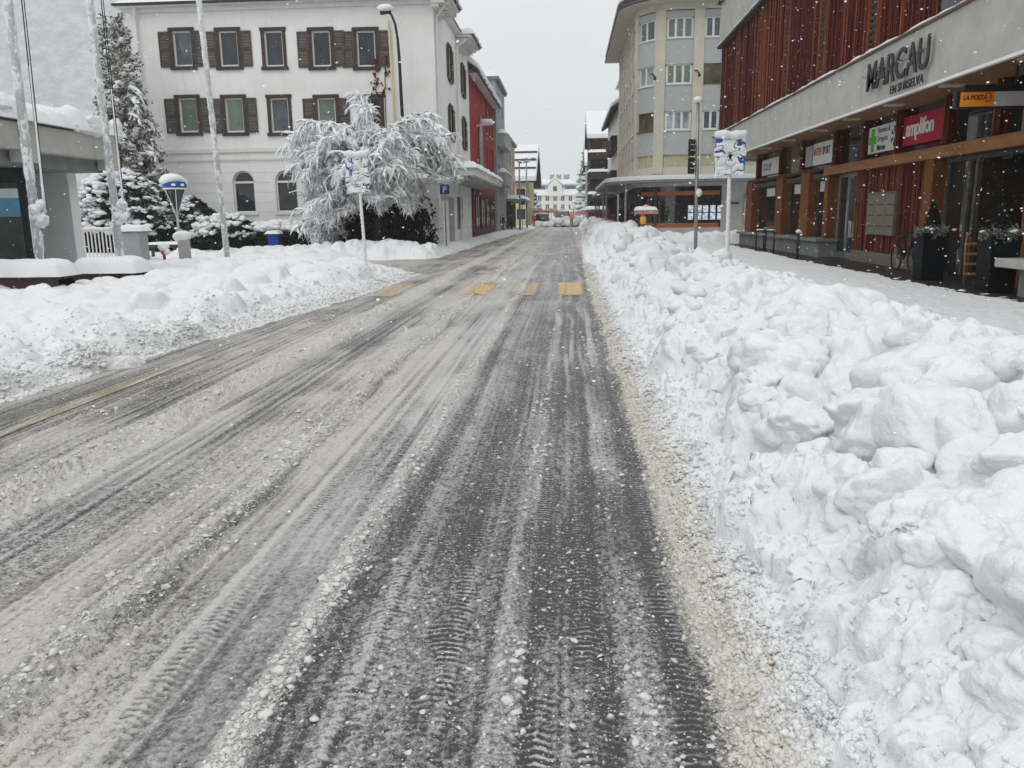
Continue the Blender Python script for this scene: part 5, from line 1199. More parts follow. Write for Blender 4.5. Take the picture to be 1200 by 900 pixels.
def evergreen_mass(name, label, cat, c, rad, h, n, leaf, snow_n, snow_r, m='leaf_dark', side=0.0, top=.55, group=None, shape=.5, gap=3.0):
    t = thing(name, label, cat, c, group); c = Vector(c)
    u = rng.random(n); az = rng.uniform(0, 6.283, n); r = np.sqrt(rng.uniform(.25, 1, n)); zz = u
    prof = (1 - np.abs(zz - .38) ** 2 * 2.0) ** shape if shape < 5 else 1
    prof = np.clip(np.sin(np.clip(zz * .86 + .14, 0, 1) * PI) ** shape, .05, 1)
    w = 1 + .28 * vn(az * 1.4, zz * gap * 1.5, 11) + .15 * vn(az * 4, zz * gap * 4, 12)
    P = np.stack([c.x + np.cos(az) * r * rad[0] * prof * w, c.y + np.sin(az) * r * rad[1] * prof * w, c.z + zz * h], -1)
    keep = vn(P[:, 0] * 2.3 / leaf * .12 + 5, P[:, 2] * 2.3 / leaf * .12 + P[:, 1], 13) > -.45
    leaf_mesh('foliage', P[keep], leaf, m, t, 2.4, .2)
    mb = MB()
    for k in range(5): a = random.uniform(0, 6.28); mb.tube([c, c + Vector((math.cos(a) * rad[0] * .2, math.sin(a) * rad[1] * .2, h * .45)), c + Vector((math.cos(a) * rad[0] * .35, math.sin(a) * rad[1] * .35, h * .8))], [.07, .05, .02], 5)
    mb.build('trunk', 'bark', t)
    mb = MB()
    for k in range(snow_n):
        a = random.uniform(0, 6.28); z_ = top + (1 - top) * random.random() ** .8; pr = max(.05, math.sin(min(1, z_ * .86 + .14) * PI) ** shape); rr = math.sqrt(random.uniform(.1, 1.0)) * pr
        p = c + Vector((math.cos(a) * rad[0] * rr + side * rad[0] * .3, math.sin(a) * rad[1] * rr - rad[1] * .1, h * z_ + .02)); snow_tuft(mb, p, snow_r * random.uniform(.5, 1.3), 3, .55)
    mb.build('snow_load', 'snow', t, True); return t
evergreen_mass('yew_bush', 'big dark evergreen bush beneath the weeping tree', 'bush', (-8.3, 36.9, .1), (2.3, 1.3), 3.1, 34000, .085, 26, .12, top=.82, shape=.35)
evergreen_mass('clipped_hedge', 'low dark hedge with a thick snow cap beside the blue bin', 'hedge', (-13.1, 36.6, .1), (1.5, .9), 1.25, 12000, .07, 300, .19, top=.86, shape=.3)
evergreen_mass('juniper_bush', 'sprawling juniper with heavy snow clumps left of the blue bin', 'bush', (-15.6, 36.4, .1), (1.6, 1.1), 1.7, 14000, .09, 320, .14, top=.45, shape=.45)
evergreen_mass('spreading_conifer', 'tallest snowy conifer shrub near the cone shaped lamp', 'bush', (-17.2, 36.9, .1), (1.2, 1.0), 2.5, 9000, .10, 210, .12, top=.35, shape=.8, side=-.4)
evergreen_mass('snowy_shrub', 'broad snow laden shrub behind the concrete pavilion', 'bush', (-19.9, 35.5, .1), (2.1, 1.4), 3.7, 24000, .10, 950, .14, top=.25, shape=.45)
# tall columnar evergreen at the house corner
ct = Vector((at(163, 250, 37.5).x, 37.5, .1)); CT = thing('columnar_evergreen', 'tall ragged columnar evergreen at the left corner of the white house', 'tree', ct)
mb = MB(); mb.tube([ct + Vector((.25, 0, 0)), ct + Vector((.3, 0, 4)), ct + Vector((.05, 0, 8)), ct + Vector((0, 0, 10.6))], [.42, .30, .14, .03], 8); mb.build('trunk', 'bark', CT, True); frs = MB()
sp_pts = []; sn = MB(); br = MB()
H_ = at(150, 14, 37.5).z - .1
for k in range(330):
    z = .9 + (H_ - 1.6) * random.random() ** .9; f = z / H_; r0 = 1.5 * (1 - f) ** .75 + .22; az = random.uniform(0, 6.28)
    p0 = ct + Vector((.15 - .55 * f + math.cos(az) * r0 * .35, math.sin(az) * r0 * .35, z)); d = Vector((math.cos(az) * (.9 - .4 * f), math.sin(az) * (.9 - .4 * f), .9 if random.random() < .7 else .1))
    L = random.uniform(.5, 1.25) * (.5 + .7 * (1 - f)); n = 5; c = vcurve(p0, d, n, L / n, -.02 if random.random() < .6 else .12, .12); br.tube(c, .012, 3, False)
    for q in c[1:]:
        for _ in range(10): sp_pts.append(q + Vector((random.gauss(0, .06), random.gauss(0, .06), random.gauss(0, .15))))
    left = math.cos(az) < .1
    for q in c[1:]:
        for _ in range(5): frs.tube(vcurve(q, Vector((random.gauss(0, .7), random.gauss(0, .7), random.uniform(.1, 1))), 3, random.uniform(.07, .15), .05, .15), [.014, .016, .011, .004], 3, False)
    if random.random() < (.95 if left else .65) * (1.3 - f):
        for q in c[2:]: sn.blob(q + Vector((0, -.03, .05)), (random.uniform(.07, .20), random.uniform(.07, .18), random.uniform(.04, .09)), 1, .35)
for k in range(34):   # long snow laden boughs drooping to the left and right
    z = random.uniform(2.0, 7.4); sgn = -1 if random.random() < .68 else 1; c = vcurve(ct + Vector((0, -.2, z)), Vector((sgn, random.gauss(-.2, .4), .35)), 8, random.uniform(.16, .28) * (1.2 - z / 12), .14, .08)
    br.tube(c, [.03 - .003 * j for j in range(9)], 4, False); sn.tube([q + Vector((0, 0, .05)) for q in c[1:]], [random.uniform(.05, .14) for _ in c[1:-1]] + [.03], 6)
    for q in c[2:]:
        for _ in range(9): sp_pts.append(q + Vector((random.gauss(0, .12), random.gauss(0, .12), -.08 + random.gauss(0, .1))))
        for _ in range(2):
            t2 = vcurve(q, Vector((random.gauss(sgn * .5, .5), random.gauss(0, .6), -.3)), 3, .13, .25, .1); sn.tube(t2, [.035, .05, .035, .01], 5, False)
leaf_mesh('foliage', np.array([p[:] for p in sp_pts]), .085, 'leaf_olive', CT, 2.6, -.5); br.build('branch', 'bark', CT); sn.build('snow_load', 'snow', CT, True); frs.build('frosted_sprays', 'frost', CT, True)
# snowy conifers standing far away
def far_conifer(label, x, y, h, r, name='snowy_conifer'):
    t = thing(name, label, 'tree', (x, y, -.2), 'snowy conifers beyond the houses'); mb = MB(); mb.tube([(x, y, -.2), (x, y, h * .95)], [.3, .04], 6); mb.build('trunk', 'bark', t); mb = MB(); P = []
    for k in range(230):
        f = random.random() ** .8; rr = r * (1 - f) ** .8 + .15; a = random.uniform(0, 6.28); q = rr * random.uniform(.4, 1); p = (x + math.cos(a) * q, y + math.sin(a) * q, .8 + f * (h - 1)); mb.blob(p, (rr * .34, rr * .34, rr * .16), 1, .35)
        for _ in range(18): P.append((p[0] + random.gauss(0, .25), p[1] + random.gauss(0, .25), p[2] - .18 + random.gauss(0, .15)))
    leaf_mesh('foliage', np.array(P), .2, 'leaf_dark', t); mb.build('snow_load', 'snow', t, True)
far_conifer('snow covered conifer beside the dark timber house', at(687, 200, 150).x + .2, 158, 13.5, 2.6)
far_conifer('snow covered conifer behind the grey street signs, left of the cream house', at(622, 240, 160).x, 165, 6.5, 2.4)

# ------------------------------------------------------------------ flagpoles
def flagpole(px_b, py_b, px_t, Y, r, label, rope, sd):
    b = at(px_b, py_b, Y); tpt = at(px_t, 0, Y); dirn = (tpt - b).normalized(); base = b - dirn * ((b.z - .1) / dirn.z); Lp = 11.5
    t = thing('flagpole', label, 'flagpole', base, 'snow crusted flagpoles'); mb = MB(); mb.tube([base, base + dirn * Lp], [r, r * .8], 12); mb.build('pole', 'frost_pole', t, True)
    mb = MB(); mb.lathe(base, [(r * 2, 0), (r * 2, .1), (r * 1.2, .16), (r * 1.1, .3)], 12); mb.build('base_collar', 'pole', t)
    n = 620; k = 18; mb = MB(); vs = []; fs = []
    ga, gz = np.meshgrid(np.arange(k) / k * 2 * PI, np.arange(n) * (Lp - .3) / n); q3 = np.stack([np.cos(ga).ravel(), np.sin(ga).ravel(), gz.ravel() * 5], -1); CN_ = (.5 * vn3(q3 * 1.1 + sd, 1) + .5 * vn3(q3 * 2.6 + sd, 2) + .4 * vn3(q3 * (5, 5, 4) + sd, 3)).reshape(ga.shape)
    e1 = Vector((0, 1, 0)).cross(dirn).normalized(); e2 = dirn.cross(e1)
    for i in range(n):
        z = .2 + (Lp - .3) * i / n
        for j in range(k):
            a = 2 * PI * j / k; q = a - 2.1
            cov = .34 + .55 * math.cos(q) + 1.5 * CN_[i, j]
            rr = r * (1 - .15 * z / Lp) * .93 + max(0, min(1, cov)) * r * .26
            p = base + dirn * z + (e1 * math.cos(a) + e2 * math.sin(a)) * rr; vs.append(p)
    for i in range(n - 1):
        for j in range(k): fs.append((i * k + j, i * k + (j + 1) % k, (i + 1) * k + (j + 1) % k, (i + 1) * k + j))
    mb.add(vs, fs); mb.build('snow_crust', 'snow', t, True)
    if rope:
        p0 = base + dirn * 1.75 + e1 * rope * .75; p1 = base + dirn * Lp + e1 * rope * 1.25; pts = [p0.lerp(p1, i / 24) for i in range(25)]
        mb = MB(); mb.tube(pts, .012, 5); mb.tube([p + Vector((.05, 0, 0)) for p in pts], .010, 5); mb.build('halyard', 'black', t)
        mb = MB(); mb.tube([p + Vector((.025, -.01, 0)) for p in pts[:8]], [.028, .03, .022, .026, .020, .018, .016, .012], 7); c = p0 - e1 * rope * .35 - dirn * .1
        for _ in range(16): mb.blob(c + Vector((random.gauss(0, .07), random.gauss(0, .05), random.gauss(0, .17))), random.uniform(.04, .11), 2, .4)
        mb.build('halyard_snow', 'snow', t, True)
flagpole(46, 297, 9, 16.5, .088, 'thickest snow crusted flagpole, in front of the poster case', .30, 3)
flagpole(140, 290, 105, 19.6, .085, 'snow crusted flagpole at the end of the concrete pavilion', .28, 5)
flagpole(266, 296, 233, 25.4, .085, 'slender flagpole standing clear in front of the white house', 0, 9)

# ------------------------------------------------------------------ concrete pavilion, poster case, benches
PV = thing('concrete_pavilion', 'flat roofed concrete pavilion under thick snow', 'pavilion', (-14, 14, 0))
X0, X1, Y0, Y1 = -17.5, -12.5, 4, 22.6
mb = MB(); y = Y1
poly = [(X1, Y0), (X1, Y1 - .5), (X1 - .15, Y1 - .15), (X1 - .5, Y1), (X0, Y1), (X0, Y0)]; mb.prism([(a, b, 3.24) for a, b in poly], (0, 0, .62)); mb.build('roof', 'concrete', PV, bevel=.02)
each('fascia_block', 'concrete', PV, [((X1 - .3, y - .28, 2.98), (X1 + .06, y + .28, 3.90)) for y in (18.6, 22.15, 14.4, 10.2, 6)], .015)
mb = MB(); mb.box((X0, Y0 + .3, 2.92), (X1 - .35, Y1 - .4, 3.237)); mb.build('beam', 'concrete_dk', PV)
mb = MB(); mb.box((X0, Y0, 3.862), (X1 + .03, Y1 + .02, 3.90)); mb.build('roof_edge', 'rooftile', PV)
mb = MB(); snow_slab(mb, X0, X1 + .06, Y0, Y1 + .05, 3.90, .50, .13, .5, seed=71, over=.10)
for k in range(40): y = random.uniform(8, 22.5); mb.blob((X1 + random.uniform(-.16, .02), y, 4.05 + random.uniform(-.12, .12)), (random.uniform(.10, .22), random.uniform(.15, .6), random.uniform(.12, .26)), 3, .12, 9)
mb.build('snow_cap', 'snow', PV, True)
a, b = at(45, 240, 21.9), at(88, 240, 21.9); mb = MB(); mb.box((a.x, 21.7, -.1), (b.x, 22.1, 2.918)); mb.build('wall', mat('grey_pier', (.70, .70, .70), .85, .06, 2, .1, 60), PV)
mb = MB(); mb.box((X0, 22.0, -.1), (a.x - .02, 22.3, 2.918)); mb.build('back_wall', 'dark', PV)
PC_ = thing('poster_case', 'dark glazed poster case with a blue landscape poster under the pavilion roof', 'display case', (-14.5, 19.4, 0))
r_ = at(44, 250, 19.5).x; mb = MB(); mb.box((r_ - 4, 19.3, .1), (r_, 19.6, 2.9)); mb.build('cabinet', 'black', PC_, bevel=.02)
mb = MB(); mb.box((r_ - 3.8, 19.285, .35), (r_ - .28, 19.3, 2.55)); mb.build('poster', mat('landscape_print', (.05, .075, .055), .35, .7, 1.6, col2=(.015, .02, .02)), PC_)
mb = MB(); mb.box((r_ - 3.8, 19.281, 1.75), (r_ - .28, 19.2845, 2.4)); mb.build('poster_sky', mat('poster_sky_blue', (.10, .27, .45), .35, .3, 1.2), PC_)
mb = MB(); mb.box((r_ - 3.8, 19.277, 2.2), (r_ - .28, 19.2805, 2.42)); mb.build('poster_header', 'screen_back', PC_)
def bench(label, x0, x1, y, zs, sd):
    t = thing('bench', label, 'bench', ((x0 + x1) / 2, y, 0), 'snow covered benches'); mb = MB()
    for k in range(3): mb.box((x0, y - .30 + k * .21, zs), (x1, y - .30 + k * .21 + .19, zs + .06))
    mb.build('seat', 'brown_frame', t, bevel=.008); mb = MB(); mb.box((x0 + .02, y - .28, zs - .16), (x1 - .02, y - .23, zs - .003)); mb.box((x0 + .02, y + .25, zs - .16), (x1 - .02, y + .3, zs - .003)); mb.build('apron', 'brown_frame', t)
    for x in (x0 + .03, x1 - .13):
        mb = MB(); mb.box((x, y - .29, -.1), (x + .1, y + .3, zs - .165)); mb.build('leg', 'dark', t)
    mb = MB(); snow_slab(mb, x0 - .03, x1 + .03, y - .33, y + .34, zs + .06, .33, .07, .18, seed=sd, over=.05); mb.build('snow_cap', 'snow', t, True)
bench('nearer dark bench with a thick snow cushion, cut by the picture edge', -12.6, -9.72, 15.1, .52, 81)
bench('dark bench with snow cushion at the foot of the flagpoles', -10.45, -9.12, 16.75, .47, 82)
# railing, cabinet, lamp, ash column and small things beside the pavilion
RL = thing('railing', 'pale bar railing topped with snow beside the pavilion', 'railing', at(115, 290, 27)); p0, p1 = at(80, 271, 27), at(141, 274, 27.6); zt_ = p0.z
mb = MB(); mb.tube([(p0.x, 27, zt_), (p1.x, 27.6, zt_)], .03, 8); mb.tube([(p0.x, 27, .35), (p1.x, 27.6, .35)], .025, 8); mb.build('rail', 'white_frame', RL); mb = MB()
for k in range(15): f = k / 14; mb.box((p0.x + (p1.x - p0.x) * f - .02, 27 + .6 * f - .015, .1), (p0.x + (p1.x - p0.x) * f + .02, 27 + .6 * f + .015, zt_))
mb.build('baluster', 'white_frame', RL); mb = MB(); mb.tube([(p0.x + (p1.x - p0.x) * k / 12, 27 + .05 * k, zt_ + .06) for k in range(13)], [.05 + .025 * random.random() for _ in range(13)], 7); mb.build('snow_cap', 'snow', RL, True)
p0, p1 = at(144, 292, 27), at(164, 271, 27); UB = thing('utility_cabinet', 'grey utility cabinet with snow cap at the end of the railing', 'cabinet', ((p0.x + p1.x) / 2, 27.2, 0))
mb = MB(); mb.box((p0.x, 27, -.1), (p1.x, 27.5, p1.z)); mb.build('housing', 'grey_wall', UB, bevel=.015); mb = MB(); mb.box((p0.x + .04, 26.985, .2), (p1.x - .04, 26.998, p1.z - .06)); mb.build('door', mat('cabinet_door', (.33, .34, .35), .6, .06, 4), UB)
mb = MB(); snow_slab(mb, p0.x - .04, p1.x + .06, 26.95, 27.55, p1.z, .2, .06, .3, seed=85, over=.05); mb.build('snow_cap', 'snow', UB, True)
lp = at(206, 235, 30); LPo = thing('cone_lamp', 'post lamp with an inverted glass cone, a blue band and a snow hat', 'lamp', (lp.x, 30, 0)); zt_ = at(206, 217, 30).z; zb = at(206, 250, 30).z
mb = MB(); mb.tube([(lp.x, 30, -.1), (lp.x, 30, zb + .05)], .05, 10); mb.build('post', 'pole', LPo, True)
mb = MB(); mb.lathe((lp.x, 30, 0), [(.05, zb), (.40, zt_ - .1), (.40, zt_ - .08)], 20); mb.build('cone_shade', 'glass', LPo)
mb = MB(); mb.lathe((lp.x, 30, 0), [(.43, zt_ - .1), (.44, zt_ + .1), (.40, zt_ + .12)], 20); mb.build('band', 'bluesign', LPo)
mb = MB(); mb.lathe((lp.x, 30, 0), [(.415, zt_ - .16), (.43, zt_ - .14), (.43, zt_ - .105), (.41, zt_ - .102)], 20)
for a in range(6): mb.tube([(lp.x + .055 * math.cos(a * 1.047), 30 + .055 * math.sin(a * 1.047), zb), (lp.x + .415 * math.cos(a * 1.047), 30 + .415 * math.sin(a * 1.047), zt_ - .12)], .014, 5)
mb.lathe((lp.x, 30, 0), [(.25, (zt_ + zb) / 2 + .05), (.26, (zt_ + zb) / 2 + .09), (.245, (zt_ + zb) / 2 + .1)], 16); mb.build('cage', 'whitesign', LPo)
mb = MB()
for a in range(9):
    t_ = a * .7 + .2
    if a % 3: mb.box((lp.x + .442 * math.cos(t_) - .07, 30 + .442 * math.sin(t_) - .03, zt_ - .04), (lp.x + .442 * math.cos(t_) + .07, 30 + .442 * math.sin(t_) + .03, zt_ + .04))
mb.build('marking', 'whitesign', LPo)
mb = MB(); mb.blob((lp.x - .03, 30, zt_ + .18), (.48, .46, .25), 3, .12); mb.build('snow_hat', 'snow', LPo, True)
ac = at(216, 290, 27); AC = thing('ash_column', 'short grey cylinder bollard with a round snow hat left of the slender flagpole', 'bollard', (ac.x, 27, 0)); zt_ = at(216, 280, 27).z
mb = MB(); mb.lathe((ac.x, 27, 0), [(.2, -.1), (.2, zt_ - .02), (.22, zt_), (.05, zt_ + .03)], 16); mb.build('body', 'concrete', AC, True); mb = MB(); mb.blob((ac.x - .04, 27, zt_ + .1), (.30, .28, .2), 3, .12); mb.build('snow_hat', 'snow', AC, True)
gn = at(192, 295, 28); GN = thing('red_post_cap', 'small red and white post poking out of the snow', 'post', (gn.x, 28, 0)); mb = MB(); mb.lathe((gn.x, 28, 0), [(.05, -.1), (.05, gn.z - .1), (.10, gn.z - .08), (.10, gn.z + .05), (.03, gn.z + .1)], 12); mb.build('body', 'red', GN, True); mb = MB(); mb.blob((gn.x, 28, gn.z + .16), (.2, .18, .14), 2, .2); mb.blob((gn.x + .14, 27.95, gn.z), (.12, .1, .12), 2, .2); mb.build('snow_hat', 'snow', GN, True)
fn = thing('low_fence', 'low brown timber rail fence near the cone lamp', 'fence', (at(185, 290, 30.5).x, 30.5, 0)); a, b = at(160, 287, 30.5), at(212, 287, 30.5); mb = MB(); mb.box((a.x, 30.47, a.z - .12), (b.x, 30.53, a.z)); mb.build('rail', 'brown_wood', fn); each('post', 'brown_wood', fn, [((a.x + (b.x - a.x) * k / 3 - .05, 30.533, -.1), (a.x + (b.x - a.x) * k / 3 + .05, 30.62, a.z + .03)) for k in range(4)]); mb = MB(); snow_slab(mb, a.x, b.x, 30.44, 30.6, a.z, .1, .06, .4, seed=3); mb.build('snow_cap', 'snow', fn, True)
bb = at(327, 285, 36); BB = thing('blue_bin', 'blue plastic bin with a snow cap between the bushes', 'bin', (bb.x, 36, 0)); zt_ = at(327, 275, 36).z
mb = MB(); mb.prism([(bb.x - .20, 35.3, -.1), (bb.x + .20, 35.3, -.1), (bb.x + .25, 35.25, zt_), (bb.x - .25, 35.25, zt_)], (0, .45, 0)); mb.build('body', 'bluebin', BB, bevel=.02); mb = MB(); mb.box((bb.x - .27, 35.22, zt_), (bb.x + .27, 35.76, zt_ + .05)); mb.build('lid', 'bluebin', BB, bevel=.015); mb = MB(); snow_slab(mb, bb.x - .28, bb.x + .28, 35.2, 35.78, zt_ + .05, .14, .06, .3, seed=4); mb.build('snow_cap', 'snow', BB, True)

# ------------------------------------------------------------------ crossing signs plastered with snow
def crossing_sign(label, px_, py0, py1, pw, Y, base_px, sd):
    c = at(px_, (py0 + py1) / 2, Y); w = pw * Y / FPX / 2; z1, z0 = at(px_, py0, Y).z, at(px_, py1, Y).z; b = at(base_px[0], base_px[1], Y)
    t = thing('crossing_sign', label, 'sign', (b.x, Y, .1), 'pedestrian crossing signs'); mb = MB(); mb.tube([(b.x, Y + .05, 0), (c.x, Y + .05, z1 - .05)], .03, 10); mb.build('post', 'pole', t, True)
    mb = MB(); n = 60; vs = []; fs = []; k = 8
    for i in range(n):
        z = .2 + (z0 - .2) * i / (n - 1); x = b.x + (c.x - b.x) * z / z1
        for j in range(k): a = 2 * PI * j / k; rr = .031 + max(0, -math.sin(a)) * .035 * (1 + .5 * math.sin(i * 2.1 + sd) * random.uniform(.3, 1)); vs.append((x + rr * math.cos(a), Y + .05 + rr * math.sin(a), z))
    for i in range(n - 1):
        for j in range(k): fs.append((i * k + j, i * k + (j + 1) % k, (i + 1) * k + (j + 1) % k, (i + 1) * k + j))
    mb.add(vs, fs); mb.build('post_snow', 'snow', t, True)
    mb = MB(); mb.box((c.x - w, Y - .012, z0), (c.x + w, Y + .012, z1)); mb.build('plate', 'bluesign', t, bevel=.004)
    zc = (z0 + z1) / 2; mb = MB(); mb.prism([(c.x - w * .8, Y - .016, zc - w * .75), (c.x + w * .8, Y - .016, zc - w * .75), (c.x, Y - .016, zc + w * .85)], (0, .003, 0)); tr = mb.build('triangle', 'whitesign', t)
    mb = MB(); q = w * .28; y = Y - .02; mb.obox((c.x, y, zc + q * .3), (q * .32, 0, q * .1), (0, .002, 0), (-q * .1, 0, q * .7)); mb.obox((c.x - q * .3, y, zc - q * 1.0), (q * .13, 0, 0), (0, .002, 0), (q * .3, 0, q * .7)); mb.obox((c.x + q * .35, y, zc - q * 1.0), (q * .13, 0, 0), (0, .002, 0), (-q * .3, 0, q * .7)); mb.obox((c.x + q * .4, y, zc + q * .2), (q * .6, 0, q * .25), (0, .002, 0), (0, 0, q * .12)); mb.obox((c.x - q * .35, y, zc + q * .1), (q * .4, 0, q * .3), (0, .002, 0), (0, 0, q * .12)); mb.blob((c.x + q * .15, y, zc + q * 1.35), (q * .28, .002, q * .28), 2, 0); mb.build('walking_figure', 'black', tr)
    # wet snow stuck to the face, with holes where the enamel shows
    nx, nz = 60, 90; xs_ = np.linspace(-w * 1.02, w * 1.02, nx); zs_ = np.linspace(z0 - .06, z1 + .01, nz); Xg, Zg = np.meshgrid(xs_, zs_)
    qx = Xg + .05 * vn(Xg * 7, Zg * 7, sd + 1); qz = Zg + .05 * vn(Xg * 7, Zg * 7, sd + 2)
    nn = np.minimum(np.abs(vn(qx * 4.5 + sd, qz * 7, sd)), 1.6 * np.abs(vn(qx * 8 + sd, qz * 12, sd + 4))) * 2.2 - .34 + .35 * fbm(Xg * 4, Zg * 4, 2, sd + 9); low = sstep(zc + .1, z0, Zg)
    fig = np.exp(-((Xg / (w * .24)) ** 2 + ((Zg - zc - w * .1) / (w * .42)) ** 2) ** 2)
    bot = sstep(z0 - .07 + .06 * vn(Xg * 9, Zg * 0, sd), z0 - .01, Zg)
    th = .062 * np.clip(.16 + 1.2 * nn + .25 * low - .12 * sstep(z0 + .7 * (z1 - z0), z1, Zg) - .30 * fig, -.5, 1.3); thp = np.where(th > 0, np.sqrt(np.clip(th, 0, 1) * .03) , -.03) * bot - (1 - bot) * .05
    side_ = np.clip(np.minimum(Xg + w * 1.02, w * 1.02 - Xg) / .02, 0, 1); Yg = Y - .012 - thp * side_
    V = np.stack([c.x + Xg + .03 * vn(Zg * 9, Zg * 0, sd) * (np.abs(Xg) > w * .9) * np.sign(Xg), Yg, Zg], -1).reshape(-1, 3); F = grid_faces(nz, nx, ((thp[:-1, :-1] > -.012) & (bot[:-1, :-1] > .1)))
    o = fast_mesh('face_snow', V - np.array(t.location[:]), F, 'snow', None, True, t)
    mb = MB(); mb.tube([(c.x + w * 1.08 * q, Y - .02, z1 + .045 + .012 * math.sin(q * 4 + sd)) for q in np.linspace(-1, 1, 14)], [.05] + [.085 + .012 * math.sin(j * 1.3 + sd) for j in range(12)] + [.05], 10); mb.build('snow_cap', 'snow', t, True)
crossing_sign('snow plastered blue crossing sign in front of the weeping tree', 419, 183, 225, 27, 20.3, (429, 300), 11)
crossing_sign('snow plastered blue crossing sign in front of the timber shop building', 855.5, 161, 205, 33, 16.6, (853, 290), 23)

# ------------------------------------------------------------------ lamps, traffic light, further signs
YL_ = 38.0; b = at(479, 285, YL_); pts = [Vector((b.x, YL_, 0))] + [at(x, y, YL_) for x, y in ((474, 180), (470, 110), (468, 70), (466, 45), (463, 28), (459, 18), (455, 13))]
SL = thing('street_lamp', 'tall curved black street lamp with a snow hat before the white house', 'street lamp', pts[0], 'street lamps'); mb = MB(); mb.tube(pts, [.09, .08, .075, .07, .06, .055, .05, .045], 8); mb.build('pole', 'black', SL, True); e = pts[-1]
mb = MB(); mb.obox(e + Vector((-.12, 0, -.05)), (.24, 0, .03), (0, .12, 0), (0, 0, .06)); mb.build('lamp_head', 'black', SL, bevel=.02); mb = MB(); mb.blob(e + Vector((-.12, 0, .12)), (.38, .25, .17), 2, .15); mb.build('snow_hat', 'snow', SL, True)
yp = thing('yellow_pole', 'thin yellow pole fixed to the white house wall', 'pole', (at(459, 100, 39.9).x, 39.85, .1)); p = [at(x, y, 39.85) for x, y in ((455, 24), (461, 118))]; q = p[1] + (p[1] - p[0]) * ((p[1].z - .1) / (p[0].z - p[1].z)); mb = MB(); mb.tube([q, p[0]], .055, 8); mb.build('pole', 'yellowpole', yp, True)
WLp = thing('wall_street_lamp', 'curved white street lamp with a snow hat on the red house', 'street lamp', (XS, 58, 5.3), 'street lamps'); pts = [Vector((XS + .06, 58, 5.4))] + [at(x, y, 58) for x, y in ((548, 175), (548, 162), (551, 152), (557, 148), (563, 146))]; mb = MB(); mb.tube(pts, .07, 8); mb.build('pole', 'white_frame', WLp, True); e = pts[-1]
mb = MB(); mb.obox(e + Vector((.4, 0, 0)), (.45, 0, .02), (0, .16, 0), (0, 0, .07)); mb.build('lamp_head', 'white_frame', WLp, bevel=.03); mb = MB(); mb.blob(e + Vector((.42, 0, .18)), (.52, .25, .2), 2, .12); mb.build('snow_hat', 'snow', WLp, True)
def text_sign(name, label, px_, py_, Y, w, h, txt, sz, m='bluesign', base=.1, cat='sign'):
    c = at(px_, py_, Y); t = thing(name, label, cat, (c.x, Y, base)); mb = MB(); mb.tube([(c.x, Y + .05, 0), (c.x, Y + .05, c.z + h / 2)], .035, 8); mb.build('post', 'pole', t, True); mb = MB(); mb.box((c.x - w / 2, Y - .012, c.z - h / 2), (c.x + w / 2, Y + .012, c.z + h / 2)); mb.build('plate', m, t)
    if txt: text_obj('lettering', txt, sz, 'whitesign', t, (c.x, Y - .016, c.z - sz * .36), (1, 0, 0), VD, .003, 1, .004, 'CENTER')
    mb = MB(); mb.tube([(c.x - w * .5, Y, c.z + h / 2 + .02), (c.x, Y, c.z + h / 2 + .045), (c.x + w * .5, Y, c.z + h / 2 + .02)], [.02, .045, .02], 8); mb.build('snow_cap', 'snow', t, True); return t, c
t, c = text_sign('parking_sign', 'blue parking sign with white letter beside the house canopy', 521, 222, 39.2, .46, .46, 'P', .42)
mb = MB(); mb.box((c.x - .2, 39.19, c.z - .52), (c.x + .2, 39.21, c.z - .27)); mb.build('notice', 'concrete', t)
tb = at(493, 276, 39); TBt = thing('garden_table', 'small white folding table by the white house wall', 'table', (tb.x, 39, .1)); mb = MB(); mb.obox((tb.x, 39, tb.z + .12), (.34, 0, 0), (0, .25, .12), (0, 0, .02)); mb.build('tabletop', 'white_frame', TBt); 
for sx_ in (-1, 1): mb = MB(); mb.tube([(tb.x + .28 * sx_, 38.8, 0), (tb.x + .2 * sx_, 39.1, tb.z + .1)], .018, 6); mb.build('leg', 'pole', TBt)
mb = MB(); mb.tube([(tb.x + .45 + .2 * math.cos(a), 39, tb.z - .05 + .2 * math.sin(a)) for a in np.linspace(0, 6.0, 14)], .015, 5); mb.build('frame', 'pole', TBt)
for lab, px_, Y, py_ in (('plain grey lamp column nearest the blue far sign', 608.5, 82, 190), ('plain grey lamp column just right of the blue far sign', 616.8, 96, 186)):
    p = at(px_, py_, Y); t = thing('lamp_column', lab, 'street lamp', (p.x, Y, 0)); mb = MB(); mb.tube([(p.x, Y, 0), (p.x, Y, p.z)], [.12, .07], 8); mb.tube([(p.x, Y, p.z - .1), (p.x + .9, Y, p.z)], .05, 6); mb.build('pole', 'pole', t, True); mb = MB(); mb.blob((p.x, Y, p.z + .05), (.2, .2, .12), 2, .1); mb.blob((p.x + .8, Y, p.z + .08), (.3, .15, .1), 2, .1); mb.build('snow_hat', 'snow', t, True)
text_sign('direction_sign', 'blue sign between the two far lamp columns', 612, 237, 84, .62, .5, None, .3)
ym = 25.0; a, b = at(818, 119, ym), at(816.5, 262, ym); TL = thing('traffic_light', 'grey traffic light mast with stacked black signal heads', 'traffic light', (b.x, ym, .1)); mb = MB(); mb.tube([(b.x, ym, -.1), (a.x, ym, a.z)], [.055, .05], 10); mb.build('mast', 'pole', TL, True)
mb = MB(); mb.blob((a.x, ym, a.z + .05), (.14, .13, .10), 2, .1); mb.blob((b.x + .03, ym - .02, at(816, 226, ym).z), (.09, .09, .12), 2, .2); mb.build('snow_hat', 'snow', TL, True)
zs0, zs1 = at(814, 204, ym).z, at(814, 162, ym).z; hh = (zs1 - zs0) / 2
